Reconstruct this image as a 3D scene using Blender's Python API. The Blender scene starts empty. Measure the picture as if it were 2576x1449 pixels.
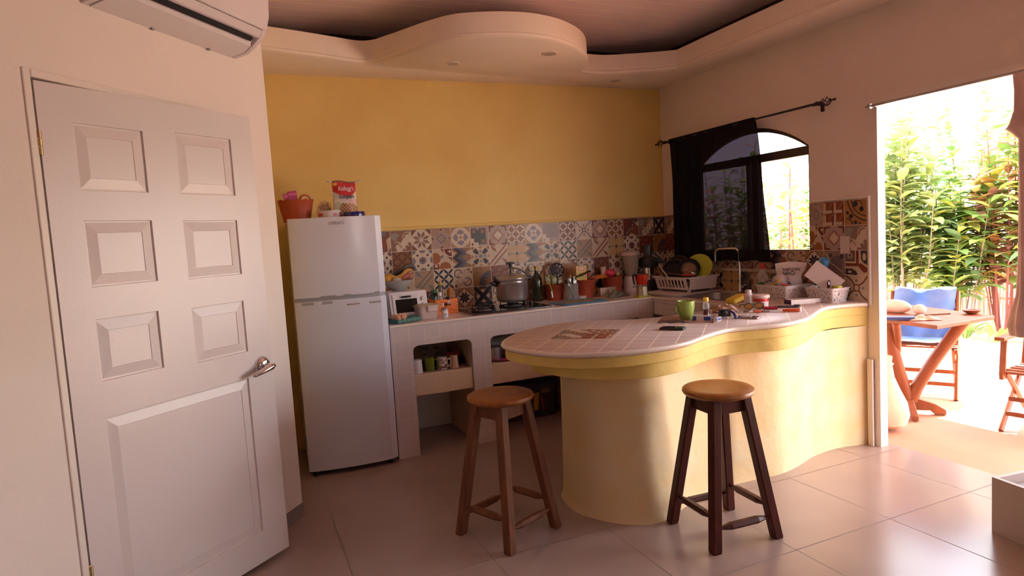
import bpy, bmesh, math, random
from math import sin, cos, pi, radians
from mathutils import Vector, Matrix

random.seed(7)
SC = bpy.context.scene
COL = SC.collection

# ------------------------------------------------------------------ camera
def cam_axes(yaw, pitch, roll):
    f = Vector((sin(yaw) * cos(pitch), cos(yaw) * cos(pitch), sin(pitch)))
    r = Vector((cos(yaw), -sin(yaw), 0))
    u = r.cross(f)
    c, s = cos(roll), sin(roll)
    return c * r + s * u, -s * r + c * u, f

cd = bpy.data.cameras.new('camera')
cd.sensor_width = 36.0
cd.lens = 36.0 * 1606.22 / 2576.0
cd.clip_start = 0.05
cam = bpy.data.objects.new('camera', cd)
COL.objects.link(cam)
_r, _u, _f = cam_axes(0.4033, -0.0824, -0.0608)
cam.matrix_world = Matrix(((_r.x, _u.x, -_f.x, -3.6162), (_r.y, _u.y, -_f.y, -4.8313), (_r.z, _u.z, -_f.z, 1.4695), (0, 0, 0, 1)))
SC.camera = cam

# ------------------------------------------------------------------ view, world, sun
SC.view_settings.view_transform = 'Standard'
SC.view_settings.look = 'None'
SC.view_settings.gamma = 1.0
SC.view_settings.use_curve_mapping = False
SC.view_settings.exposure = 1.70
SC.cycles.use_denoising = True
SC.cycles.max_bounces = 10
SC.cycles.diffuse_bounces = 6
SC.cycles.glossy_bounces = 3
SC.cycles.transmission_bounces = 6
SC.cycles.transparent_max_bounces = 8
SC.cycles.sample_clamp_indirect = 8.0
SC.cycles.caustics_reflective = False
SC.cycles.caustics_refractive = False

W = bpy.data.worlds.new('world')
SC.world = W
W.use_nodes = True
nt = W.node_tree
bg = nt.nodes['Background']
sky = nt.nodes.new('ShaderNodeTexSky')
sky.sky_type = 'NISHITA'
sky.sun_disc = False
sky.sun_elevation = radians(52)
sky.sun_rotation = radians(120)
sky.air_density = 1.2
sky.dust_density = 3.0
mixw = nt.nodes.new('ShaderNodeMix')
mixw.data_type = 'RGBA'
mixw.inputs[0].default_value = 0.55
nt.links.new(sky.outputs[0], mixw.inputs[6])
mixw.inputs[7].default_value = (5.3, 4.9, 5.1, 1)
nt.links.new(mixw.outputs[2], bg.inputs[0])
bg.inputs[1].default_value = 0.70

sd = bpy.data.lights.new('sun', 'SUN')
sd.energy = 14.0
sd.angle = radians(0.6)
sd.color = (1.0, 0.92, 0.83)
sun = bpy.data.objects.new('sun', sd)
COL.objects.link(sun)
_d = Vector((0.50, 0.35, 0.79))          # towards the sun
sun.rotation_euler = _d.to_track_quat('Z', 'Y').to_euler()

# ------------------------------------------------------------------ helpers
def rgb(c):
    return (c[0], c[1], c[2], 1.0)

def mat(name, col, rough=0.6, metal=0.0, noise=0.0, nscale=8.0, bump=0.0, bscale=60.0, spec=0.5, col2=None, coat=0.0,
        alpha=None, trans=0.0, ior=1.45, emit=None, sub=0.0):
    m = bpy.data.materials.new(name)
    m.use_nodes = True
    t = m.node_tree
    b = t.nodes['Principled BSDF']
    b.inputs['Base Color'].default_value = rgb(col)
    b.inputs['Roughness'].default_value = rough
    b.inputs['Metallic'].default_value = metal
    b.inputs['Specular IOR Level'].default_value = spec
    b.inputs['IOR'].default_value = ior
    b.inputs['Coat Weight'].default_value = coat
    b.inputs['Coat Roughness'].default_value = 0.1
    b.inputs['Transmission Weight'].default_value = trans
    if alpha is not None:
        b.inputs['Alpha'].default_value = alpha
    tc = t.nodes.new('ShaderNodeTexCoord')
    if noise > 0 or col2 is not None:
        n = t.nodes.new('ShaderNodeTexNoise')
        n.inputs['Scale'].default_value = nscale
        n.inputs['Detail'].default_value = 5
        t.links.new(tc.outputs['Object'], n.inputs['Vector'])
        mr = t.nodes.new('ShaderNodeMapRange')
        mr.inputs[1].default_value = 0.32
        mr.inputs[2].default_value = 0.68
        t.links.new(n.outputs['Fac'], mr.inputs[0])
        mx = t.nodes.new('ShaderNodeMix')
        mx.data_type = 'RGBA'
        c2 = col2 if col2 is not None else tuple(max(0, x * (1 - noise)) for x in col)
        mx.inputs[6].default_value = rgb(col)
        mx.inputs[7].default_value = rgb(c2)
        t.links.new(mr.outputs[0], mx.inputs[0])
        t.links.new(mx.outputs[2], b.inputs['Base Color'])
    if bump > 0:
        n2 = t.nodes.new('ShaderNodeTexNoise')
        n2.inputs['Scale'].default_value = bscale
        n2.inputs['Detail'].default_value = 4
        t.links.new(tc.outputs['Object'], n2.inputs['Vector'])
        bp = t.nodes.new('ShaderNodeBump')
        bp.inputs['Strength'].default_value = bump
        bp.inputs['Distance'].default_value = 0.01
        t.links.new(n2.outputs['Fac'], bp.inputs['Height'])
        t.links.new(bp.outputs[0], b.inputs['Normal'])
    return m

def math_node(t, op, a, b=None):
    n = t.nodes.new('ShaderNodeMath')
    n.operation = op
    for i, v in enumerate((a, b)):
        if v is None:
            continue
        if isinstance(v, (int, float)):
            n.inputs[i].default_value = v
        else:
            t.links.new(v, n.inputs[i])
    return n.outputs[0]

def tile_mat(name, col, col2, grout, size, gap, off=(0, 0, 0), rot=0.0, rough=0.3, var=0.06, nscale=5.0, bump=0.4, spec=0.5, rough_var=0.0):
    """square tiles on any axis-aligned face, measured in the place's own metres"""
    m = bpy.data.materials.new(name)
    m.use_nodes = True
    t = m.node_tree
    b = t.nodes['Principled BSDF']
    tc = t.nodes.new('ShaderNodeTexCoord')
    mp = t.nodes.new('ShaderNodeMapping')
    mp.vector_type = 'TEXTURE'
    mp.inputs['Location'].default_value = off
    mp.inputs['Rotation'].default_value = (0, 0, rot)
    t.links.new(tc.outputs['Object'], mp.inputs['Vector'])
    sp = t.nodes.new('ShaderNodeSeparateXYZ')
    t.links.new(mp.outputs[0], sp.inputs[0])
    ge = t.nodes.new('ShaderNodeNewGeometry')
    vr = t.nodes.new('ShaderNodeVectorRotate')
    vr.rotation_type = 'Z_AXIS'
    vr.inputs['Angle'].default_value = -rot
    t.links.new(ge.outputs['True Normal'], vr.inputs['Vector'])
    sn = t.nodes.new('ShaderNodeSeparateXYZ')
    t.links.new(vr.outputs[0], sn.inputs[0])
    total = None
    cells = []
    for i in range(3):
        q = math_node(t, 'DIVIDE', sp.outputs[i], size)
        fr = math_node(t, 'FRACT', q)
        dist = math_node(t, 'ABSOLUTE', math_node(t, 'SUBTRACT', fr, 0.5))
        line = math_node(t, 'GREATER_THAN', dist, 0.5 - gap / size / 2)
        ok = math_node(t, 'LESS_THAN', math_node(t, 'ABSOLUTE', sn.outputs[i]), 0.7)
        l = math_node(t, 'MULTIPLY', line, ok)
        total = l if total is None else math_node(t, 'MAXIMUM', total, l)
        cells.append(math_node(t, 'FLOOR', q))
    cb = t.nodes.new('ShaderNodeCombineXYZ')
    for i in range(3):
        t.links.new(cells[i], cb.inputs[i])
    wn = t.nodes.new('ShaderNodeTexWhiteNoise')
    t.links.new(cb.outputs[0], wn.inputs['Vector'])
    n = t.nodes.new('ShaderNodeTexNoise')
    n.inputs['Scale'].default_value = nscale
    n.inputs['Detail'].default_value = 1.5
    t.links.new(tc.outputs['Object'], n.inputs['Vector'])
    mr = t.nodes.new('ShaderNodeMapRange')
    mr.inputs[1].default_value = 0.15
    mr.inputs[2].default_value = 0.85
    mr.interpolation_type = 'SMOOTHSTEP'
    t.links.new(n.outputs['Fac'], mr.inputs[0])
    mx = t.nodes.new('ShaderNodeMix')
    mx.data_type = 'RGBA'
    mx.inputs[6].default_value = rgb(col)
    mx.inputs[7].default_value = rgb(col2)
    t.links.new(mr.outputs[0], mx.inputs[0])
    hs = t.nodes.new('ShaderNodeHueSaturation')
    t.links.new(mx.outputs[2], hs.inputs['Color'])
    mv = t.nodes.new('ShaderNodeMapRange')
    mv.inputs[3].default_value = 1 - var
    mv.inputs[4].default_value = 1 + var
    t.links.new(wn.outputs['Value'], mv.inputs[0])
    t.links.new(mv.outputs[0], hs.inputs['Value'])
    mg = t.nodes.new('ShaderNodeMix')
    mg.data_type = 'RGBA'
    t.links.new(total, mg.inputs[0])
    t.links.new(hs.outputs[0], mg.inputs[6])
    mg.inputs[7].default_value = rgb(grout)
    t.links.new(mg.outputs[2], b.inputs['Base Color'])
    ro = math_node(t, 'ADD', math_node(t, 'MULTIPLY', total, 0.4), rough)
    if rough_var:
        ro = math_node(t, 'ADD', ro, math_node(t, 'MULTIPLY', mr.outputs[0], rough_var))
    t.links.new(ro, b.inputs['Roughness'])
    b.inputs['Specular IOR Level'].default_value = spec
    bp = t.nodes.new('ShaderNodeBump')
    bp.inputs['Strength'].default_value = bump
    bp.inputs['Distance'].default_value = 0.002
    t.links.new(math_node(t, 'SUBTRACT', 1.0, total), bp.inputs['Height'])
    t.links.new(bp.outputs[0], b.inputs['Normal'])
    return m

def col_mat(name, rough=0.5, spec=0.5, noise=0.15):
    """colours read from the mesh: glazes, prints, leaves"""
    m = bpy.data.materials.new(name)
    m.use_nodes = True
    t = m.node_tree
    b = t.nodes['Principled BSDF']
    at = t.nodes.new('ShaderNodeAttribute')
    at.attribute_name = 'Col'
    tc = t.nodes.new('ShaderNodeTexCoord')
    n = t.nodes.new('ShaderNodeTexNoise')
    n.inputs['Scale'].default_value = 30
    t.links.new(tc.outputs['Object'], n.inputs['Vector'])
    mr = t.nodes.new('ShaderNodeMapRange')
    mr.inputs[3].default_value = 1 - noise
    mr.inputs[4].default_value = 1 + noise
    t.links.new(n.outputs['Fac'], mr.inputs[0])
    hs = t.nodes.new('ShaderNodeHueSaturation')
    t.links.new(at.outputs['Color'], hs.inputs['Color'])
    t.links.new(mr.outputs[0], hs.inputs['Value'])
    t.links.new(hs.outputs[0], b.inputs['Base Color'])
    b.inputs['Roughness'].default_value = rough
    b.inputs['Specular IOR Level'].default_value = spec
    return m

class MB:
    """collects shapes and links them as ONE mesh object"""
    def __init__(s):
        s.v = []; s.f = []; s.mi = []; s.c = []; s.cur = (1, 1, 1); s.m = 0
    def add(s, vs, fs, M=None):
        o = len(s.v)
        for p in vs:
            p = Vector(p)
            s.v.append(M @ p if M is not None else p)
        for f in fs:
            s.f.append([o + i for i in f]); s.mi.append(s.m); s.c.append(s.cur)
        return s
    def box(s, c, d, rz=0.0, M=None, taper=1.0):
        x, y, z = d[0] / 2, d[1] / 2, d[2] / 2
        k = taper
        vs = [(-x * k, -y * k, -z), (x * k, -y * k, -z), (x * k, y * k, -z), (-x * k, y * k, -z), (-x, -y, z), (x, -y, z), (x, y, z), (-x, y, z)]
        R = Matrix.Translation(c) @ Matrix.Rotation(rz, 4, 'Z')
        if M is not None:
            R = M @ R
        return s.add(vs, [(3, 2, 1, 0), (4, 5, 6, 7), (0, 1, 5, 4), (1, 2, 6, 5), (2, 3, 7, 6), (3, 0, 4, 7)], R)
    def span(s, a, b):
        return s.box([(a[i] + b[i]) / 2 for i in range(3)], [abs(b[i] - a[i]) for i in range(3)])
    def tube(s, pts, r, n=10, caps=True, M=None, flat=1.0):
        pts = [Vector(p) for p in pts]
        rr = r if isinstance(r, (list, tuple)) else [r] * len(pts)
        vs = []; fs = []
        up = None
        for i, p in enumerate(pts):
            d = (pts[min(i + 1, len(pts) - 1)] - pts[max(i - 1, 0)])
            d = d.normalized() if d.length > 1e-9 else Vector((0, 0, 1))
            if up is None:
                a = Vector((0, 0, 1)) if abs(d.z) < 0.95 else Vector((1, 0, 0))
                up = (a - d * a.dot(d)).normalized()
            else:
                up = up - d * up.dot(d)
                up = up.normalized() if up.length > 1e-6 else d.orthogonal().normalized()
            w = d.cross(up)
            for k in range(n):
                a = 2 * pi * k / n
                vs.append(p + (w * cos(a) + up * sin(a) * flat) * rr[i])
        for i in range(len(pts) - 1):
            for k in range(n):
                fs.append((i * n + k, i * n + (k + 1) % n, (i + 1) * n + (k + 1) % n, (i + 1) * n + k))
        if caps:
            fs.append(tuple(reversed(range(n))))
            fs.append(tuple((len(pts) - 1) * n + k for k in range(n)))
        return s.add(vs, fs, M)
    def lathe(s, prof, o=(0, 0, 0), n=28, M=None, sx=1.0, sy=1.0):
        vs = []; fs = []
        for (r, z) in prof:
            for k in range(n):
                a = 2 * pi * k / n
                vs.append((o[0] + r * cos(a) * sx, o[1] + r * sin(a) * sy, o[2] + z))
        for i in range(len(prof) - 1):
            for k in range(n):
                fs.append((i * n + k, i * n + (k + 1) % n, (i + 1) * n + (k + 1) % n, (i + 1) * n + k))
        if prof[0][0] > 1e-4:
            fs.append(tuple(reversed(range(n))))
        if prof[-1][0] > 1e-4:
            fs.append(tuple((len(prof) - 1) * n + k for k in range(n)))
        return s.add(vs, fs, M)
    def prism(s, out, z0, z1, M=None, out1=None):
        a = sum(out[i][0] * out[(i + 1) % len(out)][1] - out[(i + 1) % len(out)][0] * out[i][1] for i in range(len(out)))
        if a < 0:
            out = list(reversed(out)); out1 = list(reversed(out1)) if out1 else None
        o1 = out1 or out
        n = len(out)
        vs = [(x, y, z0) for x, y in out] + [(x, y, z1) for x, y in o1]
        fs = [tuple(reversed(range(n))), tuple(range(n, 2 * n))]
        fs += [(i, (i + 1) % n, n + (i + 1) % n, n + i) for i in range(n)]
        return s.add(vs, fs, M)
    def sphere(s, c, r, n=16, m=10, sc=(1, 1, 1), M=None):
        vs = []; fs = []
        for j in range(m + 1):
            b = -pi / 2 + pi * j / m
            for k in range(n):
                a = 2 * pi * k / n
                vs.append((c[0] + r * sc[0] * cos(b) * cos(a), c[1] + r * sc[1] * cos(b) * sin(a), c[2] + r * sc[2] * sin(b)))
        for j in range(m):
            for k in range(n):
                fs.append((j * n + k, j * n + (k + 1) % n, (j + 1) * n + (k + 1) % n, (j + 1) * n + k))
        return s.add(vs, fs, M)
    def quad(s, a, b, c, d, M=None):
        return s.add([a, b, c, d], [(0, 1, 2, 3)], M)
    def build(s, name, mats, parent=None, smooth=True, bevel=0.0, seg=2, loc=None, merge=True, rz=0.0, angle=40, solid=0.0):
        me = bpy.data.meshes.new(name)
        me.from_pydata([tuple(p) for p in s.v], [], s.f)
        ms = mats if isinstance(mats, (list, tuple)) else [mats]
        for m in ms:
            me.materials.append(m)
        for i, p in enumerate(me.polygons):
            p.material_index = s.mi[i]
        if any(c != (1, 1, 1) for c in s.c):
            at = me.color_attributes.new('Col', 'FLOAT_COLOR', 'CORNER')
            k = 0
            for i, p in enumerate(me.polygons):
                for _ in range(p.loop_total):
                    at.data[k].color = rgb(s.c[i]); k += 1
        if merge:
            bm = bmesh.new(); bm.from_mesh(me)
            bmesh.ops.remove_doubles(bm, verts=bm.verts, dist=1e-5)
            bm.to_mesh(me); bm.free()
        if smooth:
            me.shade_smooth()
            me.set_sharp_from_angle(angle=radians(angle))
        o = bpy.data.objects.new(name, me)
        COL.objects.link(o)
        if solid:
            md = o.modifiers.new('thick', 'SOLIDIFY'); md.thickness = solid; md.offset = 0
        if bevel:
            md = o.modifiers.new('bevel', 'BEVEL'); md.width = bevel; md.segments = seg; md.limit_method = 'ANGLE'; md.angle_limit = radians(35)
        if parent is not None:
            o.parent = parent
        if loc is not None:
            o.location = loc
        if rz:
            o.rotation_euler.z = rz
        return o

def thing(name, label, cat, loc=(0, 0, 0), rz=0.0, group=None):
    o = bpy.data.objects.new(name, None)
    o.empty_display_size = 0.05
    COL.objects.link(o)
    o.location = loc
    o.rotation_euler.z = rz
    o['label'] = label
    o['category'] = cat
    if group:
        o['group'] = group
    return o

def tag(o, label, cat, group=None):
    o['label'] = label
    o['category'] = cat
    if group:
        o['group'] = group
    return o

def struct(o):
    o['kind'] = 'structure'
    return o

def copy_tree(o, parent=None):
    c = o.copy()
    COL.objects.link(c)
    c.parent = parent
    for ch in o.children:
        copy_tree(ch, c)
    return c

def text(body, size, m, parent, loc, rot, name='lettering', ext=0.0006, shear=0.0, bold=0.0, xs=1.0):
    cu = bpy.data.curves.new(name, 'FONT')
    cu.body = body
    cu.size = size
    cu.extrude = ext
    cu.shear = shear
    cu.offset = bold
    cu.align_x = 'CENTER'
    cu.align_y = 'CENTER'
    cu.materials.append(m)
    tmp = bpy.data.objects.new('tmp', cu)
    COL.objects.link(tmp)
    bpy.context.view_layer.update()
    me = bpy.data.meshes.new_from_object(tmp.evaluated_get(bpy.context.evaluated_depsgraph_get()))
    me.name = name
    bpy.data.objects.remove(tmp)
    o = bpy.data.objects.new(name, me)
    COL.objects.link(o)
    o.parent = parent
    o.location = loc
    o.rotation_euler = rot
    o.scale = (xs, 1, 1)
    return o

def catmull(pts, k=6, closed=False):
    n = len(pts); out = []
    rng = range(n) if closed else range(n - 1)
    for i in rng:
        p = [Vector(pts[(i + j) % n] if closed else pts[min(max(i + j, 0), n - 1)]) for j in (-1, 0, 1, 2)]
        for q in range(k):
            t = q / k
            out.append(tuple(0.5 * ((2 * p[1]) + (p[2] - p[0]) * t + (2 * p[0] - 5 * p[1] + 4 * p[2] - p[3]) * t * t + (3 * p[1] - p[0] - 3 * p[2] + p[3]) * t ** 3)))
    if not closed:
        out.append(tuple(pts[-1]))
    return out

def inset(out, d):
    """move a closed plan outline inwards by d (or d(i))"""
    n = len(out)
    a = sum(out[i][0] * out[(i + 1) % n][1] - out[(i + 1) % n][0] * out[i][1] for i in range(n))
    sg = 1 if a > 0 else -1
    res = []
    for i in range(n):
        p, q = Vector(out[i - 1]), Vector(out[(i + 1) % n])
        t = (q - p).normalized()
        dd = d(out[i]) if callable(d) else d
        if out[i][0] > -0.01:      # ends that die into the wall only slide along it
            res.append((out[i][0], out[i][1] + (dd if out[i][1] < -1.8 else 0)))
            continue
        res.append((out[i][0] - t.y * dd * sg, out[i][1] + t.x * dd * sg))
    return res

# ------------------------------------------------------------------ materials
WALLC = (0.78, 0.68, 0.61)
m_wall = mat('white_plaster', WALLC, 0.75, bump=0.12, bscale=35, noise=0.04, nscale=3)
m_wall_r = mat('cream_plaster', (0.77, 0.655, 0.57), 0.75, bump=0.12, bscale=35, noise=0.05, nscale=3)
m_yellow = mat('yellow_plaster', (0.76, 0.56, 0.20), 0.6, col2=(0.71, 0.49, 0.155), nscale=2.2, bump=0.25, bscale=14)
m_ceil = mat('soffit_paint', (0.82, 0.71, 0.60), 0.65, bump=0.1, bscale=20, noise=0.03)
m_pvc = mat('ceiling_panel', (0.62, 0.47, 0.44), 0.28, noise=0.05, nscale=2)
m_pvcgap = mat('ceiling_groove', (0.85, 0.68, 0.5), 0.4)
m_dark = mat('dark_void', (0.02, 0.02, 0.022), 0.9)
m_floor = tile_mat('floor_tile', (0.38, 0.285, 0.255), (0.33, 0.24, 0.21), (0.19, 0.135, 0.115), 0.6055, 0.006, (-1.449, -2.79, -0.3), rough=0.24, var=0.03, nscale=2.2, bump=0.3, rough_var=0.0, spec=0.7)
m_patio = mat('patio_tile', (0.52, 0.28, 0.18), 0.7, col2=(0.48, 0.25, 0.155), nscale=3, bump=0.1)
m_sand = mat('pale_sand', (0.78, 0.66, 0.52), 0.9, noise=0.15, nscale=4, bump=0.3)
m_wtile = tile_mat('white_tile', (0.60, 0.51, 0.50), (0.57, 0.48, 0.465), (0.64, 0.545, 0.50), 0.108, 0.0045, (0, -0.61, 0.915), rough=0.22, var=0.03, bump=0.5)
m_wtile_rot = tile_mat('white_tile_diagonal', (0.56, 0.44, 0.41), (0.53, 0.41, 0.38), (0.86, 0.74, 0.60), 0.1075, 0.0055, (-2.138, -1.856, 0.9), rot=radians(46.5), rough=0.38, var=0.04, bump=0.5)
m_door = mat('door_paint', (0.70, 0.62, 0.60), 0.32, bump=0.04, bscale=90, noise=0.02)
m_frame = mat('frame_paint', (0.74, 0.65, 0.58), 0.4)
m_brass = mat('brass', (0.62, 0.45, 0.22), 0.35, 0.9)
m_chrome = mat('chrome', (0.72, 0.70, 0.70), 0.14, 1.0)
m_steel = mat('brushed_steel', (0.50, 0.47, 0.46), 0.36, 0.9, noise=0.2, nscale=12)
m_acw = mat('white_plastic', (0.74, 0.66, 0.67), 0.22, coat=0.3)
m_fridge = mat('fridge_enamel', (0.62, 0.61, 0.70), 0.22, coat=0.4, bump=0.015, bscale=260)
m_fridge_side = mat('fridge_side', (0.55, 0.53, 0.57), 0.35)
m_grey = mat('grey_plastic', (0.32, 0.31, 0.33), 0.4)
m_rubber = mat('black_rubber', (0.03, 0.03, 0.035), 0.6)
m_black = mat('black_gloss', (0.015, 0.014, 0.016), 0.12, coat=0.5)
m_blackmat = mat('black_plastic', (0.025, 0.023, 0.025), 0.45)
m_iron = mat('black_iron', (0.03, 0.025, 0.03), 0.5, 0.4)
m_band = mat('band_paint', (0.74, 0.55, 0.16), 0.55, col2=(0.66, 0.47, 0.12), nscale=7, bump=0.35, bscale=18)
m_ped = mat('pedestal_paint', (0.78, 0.56, 0.27), 0.6, col2=(0.75, 0.61, 0.38), nscale=6, bump=1.0, bscale=6)
m_shelfp = mat('shelf_paint', (0.64, 0.47, 0.33), 0.6, noise=0.08, bump=0.1)
m_tcol = col_mat('patterned_tile', 0.32, 0.35, 0.12)
m_print = col_mat('printed_film', 0.3, 0.5, 0.05)
m_leafm = col_mat('leaf', 0.45, 0.5, 0.2)
def leafy(m):
    t = m.node_tree
    b = t.nodes['Principled BSDF']; tl = t.nodes.new('ShaderNodeBsdfTranslucent'); mx = t.nodes.new('ShaderNodeMixShader')
    mx.inputs[0].default_value = 0.45
    t.links.new(b.inputs['Base Color'].links[0].from_socket, tl.inputs[0])
    t.links.new(b.outputs[0], mx.inputs[1]); t.links.new(tl.outputs[0], mx.inputs[2]); t.links.new(mx.outputs[0], t.nodes['Material Output'].inputs[0])
leafy(m_leafm)
m_inlay = col_mat('inlaid_tile', 0.6, 0.12, 0.12)
m_wood = None

def wood_mat(name, c1, c2, rough=0.35, scale=6, coat=0.2):
    m = bpy.data.materials.new(name)
    m.use_nodes = True
    t = m.node_tree
    b = t.nodes['Principled BSDF']
    tc = t.nodes.new('ShaderNodeTexCoord')
    mp = t.nodes.new('ShaderNodeMapping')
    mp.inputs['Scale'].default_value = (scale, scale, scale * 0.12)
    t.links.new(tc.outputs['Object'], mp.inputs[0])
    n = t.nodes.new('ShaderNodeTexNoise')
    n.inputs['Scale'].default_value = 4
    n.inputs['Detail'].default_value = 6
    n.inputs['Distortion'].default_value = 0.8
    t.links.new(mp.outputs[0], n.inputs['Vector'])
    cr = t.nodes.new('ShaderNodeValToRGB')
    cr.color_ramp.elements[0].position = 0.3
    cr.color_ramp.elements[0].color = rgb(c1)
    cr.color_ramp.elements[1].position = 0.72
    cr.color_ramp.elements[1].color = rgb(c2)
    t.links.new(n.outputs['Fac'], cr.inputs[0])
    t.links.new(cr.outputs[0], b.inputs['Base Color'])
    b.inputs['Roughness'].default_value = rough
    b.inputs['Specular IOR Level'].default_value = 0.3
    b.inputs['Coat Weight'].default_value = coat
    return m

m_seat_a = wood_mat('light_stool_wood', (0.34, 0.12, 0.03), (0.20, 0.06, 0.016), 0.42, 5, 0.0)
m_leg_a = wood_mat('brown_stool_wood', (0.20, 0.072, 0.030), (0.11, 0.036, 0.015), 0.6, 8, 0.0)
m_seat_b = wood_mat('amber_stool_wood', (0.38, 0.15, 0.035), (0.27, 0.095, 0.022), 0.34, 5, 0.05)
m_leg_b = wood_mat('mahogany_wood', (0.085, 0.014, 0.008), (0.040, 0.007, 0.005), 0.4, 8, 0.0)
m_teak = wood_mat('orange_teak', (0.30, 0.09, 0.035), (0.20, 0.055, 0.02), 0.45, 4, 0.05)
m_board = wood_mat('cutting_wood', (0.42, 0.23, 0.12), (0.33, 0.16, 0.08), 0.5, 6)
m_glass = mat('clear_glass', (0.93, 0.95, 0.94), 0.03, trans=1.0, ior=1.45)
m_glassd = mat('smoked_glass', (0.012, 0.011, 0.010), 0.08, coat=0.4)
m_pet = mat('clear_plastic', (0.80, 0.76, 0.76), 0.12, alpha=0.28)
m_terra = mat('terracotta_plastic', (0.42, 0.075, 0.035), 0.45, noise=0.15, nscale=20)
m_whitep = mat('white_polymer', (0.70, 0.64, 0.65), 0.35)
m_red = mat('red_plastic', (0.55, 0.035, 0.03), 0.35)
m_orange = mat('orange_plastic', (0.85, 0.20, 0.03), 0.4)
m_green = mat('green_ceramic', (0.30, 0.40, 0.09), 0.25)
m_lime = mat('lime_plastic', (0.55, 0.55, 0.06), 0.4)
m_blue = mat('blue_plastic', (0.03, 0.20, 0.42), 0.4)
m_navy = mat('navy', (0.03, 0.04, 0.12), 0.5)
m_yel = mat('yellow_plastic', (0.80, 0.55, 0.06), 0.4)
m_pink = mat('pink_plastic', (0.72, 0.05, 0.12), 0.4)
m_paper = mat('white_paper', (0.78, 0.70, 0.68), 0.7)
m_cloth = mat('grey_cloth', (0.20, 0.21, 0.18), 0.9, noise=0.2, nscale=30)
m_egg = mat('brown_egg', (0.58, 0.27, 0.15), 0.5)
m_carton = mat('green_pulp', (0.10, 0.22, 0.19), 0.9, noise=0.2, nscale=40)
m_ink = mat('black_ink', (0.03, 0.03, 0.05), 0.6)

# ================================================================== SETTING
YZ = Matrix(((0, 0, 1, 0), (1, 0, 0, 0), (0, 1, 0, 0), (0, 0, 0, 1)))      # (a,b,c) -> X=c, Y=a, Z=b
XZ = Matrix(((1, 0, 0, 0), (0, 0, -1, 0), (0, 1, 0, 0), (0, 0, 0, 1)))     # (a,b,c) -> X=a, Y=-c, Z=b

struct(MB().span((-6.0, -7.3, -0.1), (0.10, 0.2, 0.0)).build('floor', m_floor, smooth=False))
struct(MB().span((0.10, -8.0, -0.1), (3.3, 3.5, -0.004)).build('patio_floor', m_patio, smooth=False))
struct(MB().span((3.3, -14.0, -0.1), (24.0, 18.0, -0.02)).build('garden_ground', m_sand, smooth=False))
struct(MB().span((0.1, -8.0, 2.75), (2.6, 1.6, 2.83)).build('ceiling_porch', mat('porch_boards', (0.30, 0.18, 0.12), 0.7), smooth=False))

# back wall, yellow above, plain plaster under the worktop
b = MB()
b.span((-3.7, 0.0, 0.0), (-2.66, 0.2, 3.0)); b.span((-2.66, 0.0, 0.93), (0.0, 0.2, 3.0))
b.m = 1
b.span((-2.66, 0.0, 0.0), (0.0, 0.2, 0.93))
b.m = 2; b.span((-3.6, -0.012, 2.852), (0.0, 0.0, 2.985)); b.span((-0.012, -7.0, 2.852), (0.0, -0.012, 2.985))  # dark strips on both walls paint in the shade above the ledge
struct(b.build('wall_back', [m_yellow, m_wall, mat('cavity_shade', (0.05, 0.035, 0.03), 0.95)], smooth=False))
struct(MB().span((-3.66, -1.16, 0.0), (-3.54, 0.0, 3.0)).build('wall_side', m_yellow, smooth=False))

# right wall with the arched window and the garden doorway
WY0, WY1, WZ0, WZS, WZA = -0.45, -1.615, 1.235, 1.955, 2.155
def arch(y0, y1, zs, za, n=20):
    c = (y0 + y1) / 2; h = abs(y1 - y0) / 2; s = za - zs
    R = (h * h + s * s) / (2 * s)
    a = math.asin(h / R)
    return [(c + R * sin(-a + 2 * a * k / n) * (1 if y1 > y0 else -1), za - R + R * cos(-a + 2 * a * k / n)) for k in range(n + 1)]
DJ, DH, DE = -2.117, 2.125, -3.75
b = MB()
T = 0.065
b.prism([(0.2, 0), (0.2, 3.0), (WY0, 3.0), (WY0, 0)], 0, T, YZ)
b.prism([(WY1, 0), (WY1, 3.0), (DJ, 3.0), (DJ, 0)], 0, T, YZ)
b.prism([(WY0, 0), (WY0, WZ0), (WY1, WZ0), (WY1, 0)], 0, T, YZ)
b.prism([(WY0, 3.0)] + arch(WY0, WY1, WZS, WZA) + [(WY1, 3.0)], 0, T, YZ)
b.prism([(DJ, DH), (DJ, 3.0), (DE, 3.0), (DE, DH)], 0, T, YZ)
b.prism([(DE, 0), (DE, 3.0), (-7.2, 3.0), (-7.2, 0)], 0, T, YZ)
struct(b.build('wall_right', m_wall_r, smooth=False))

# slanting left wall with the door opening
PW = Vector((-3.403, -1.217, 0)); AW = radians(-129)
MW = Matrix.Translation(PW) @ Matrix.Rotation(AW, 4, 'Z')
S0, S1, SH = 0.335, 1.262, 2.095
b = MB()
def wspan(a, c): b.box([(a[i] + c[i]) / 2 for i in range(3)], [abs(c[i] - a[i]) for i in range(3)], M=MW)
wspan((0, -0.12, 0), (S0, 0, 3.0)); wspan((S1, -0.12, 0), (3.7, 0, 3.0)); wspan((S0, -0.12, SH), (S1, 0, 3.0))
struct(b.build('wall_left', m_wall, smooth=False))
b = MB()
wspan((0.05, -1.3, 0), (1.7, -1.2, 2.6)); wspan((0.0, -1.3, 0), (0.05, -0.12, 2.6)); wspan((1.7, -1.3, 0), (1.75, -0.12, 2.6)); wspan((0.0, -1.3, 2.55), (1.75, -0.12, 2.65))
struct(b.build('wall_closet', m_wall, smooth=False))
b = MB(); wspan((0.0, -1.3, -0.05), (1.75, -0.12, 0.0))
struct(b.build('floor_closet', m_floor, smooth=False))
struct(MB().span((-5.80, -7.2, 0), (-5.68, -3.95, 3.0)).build('wall_far', m_wall, smooth=False))
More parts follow.
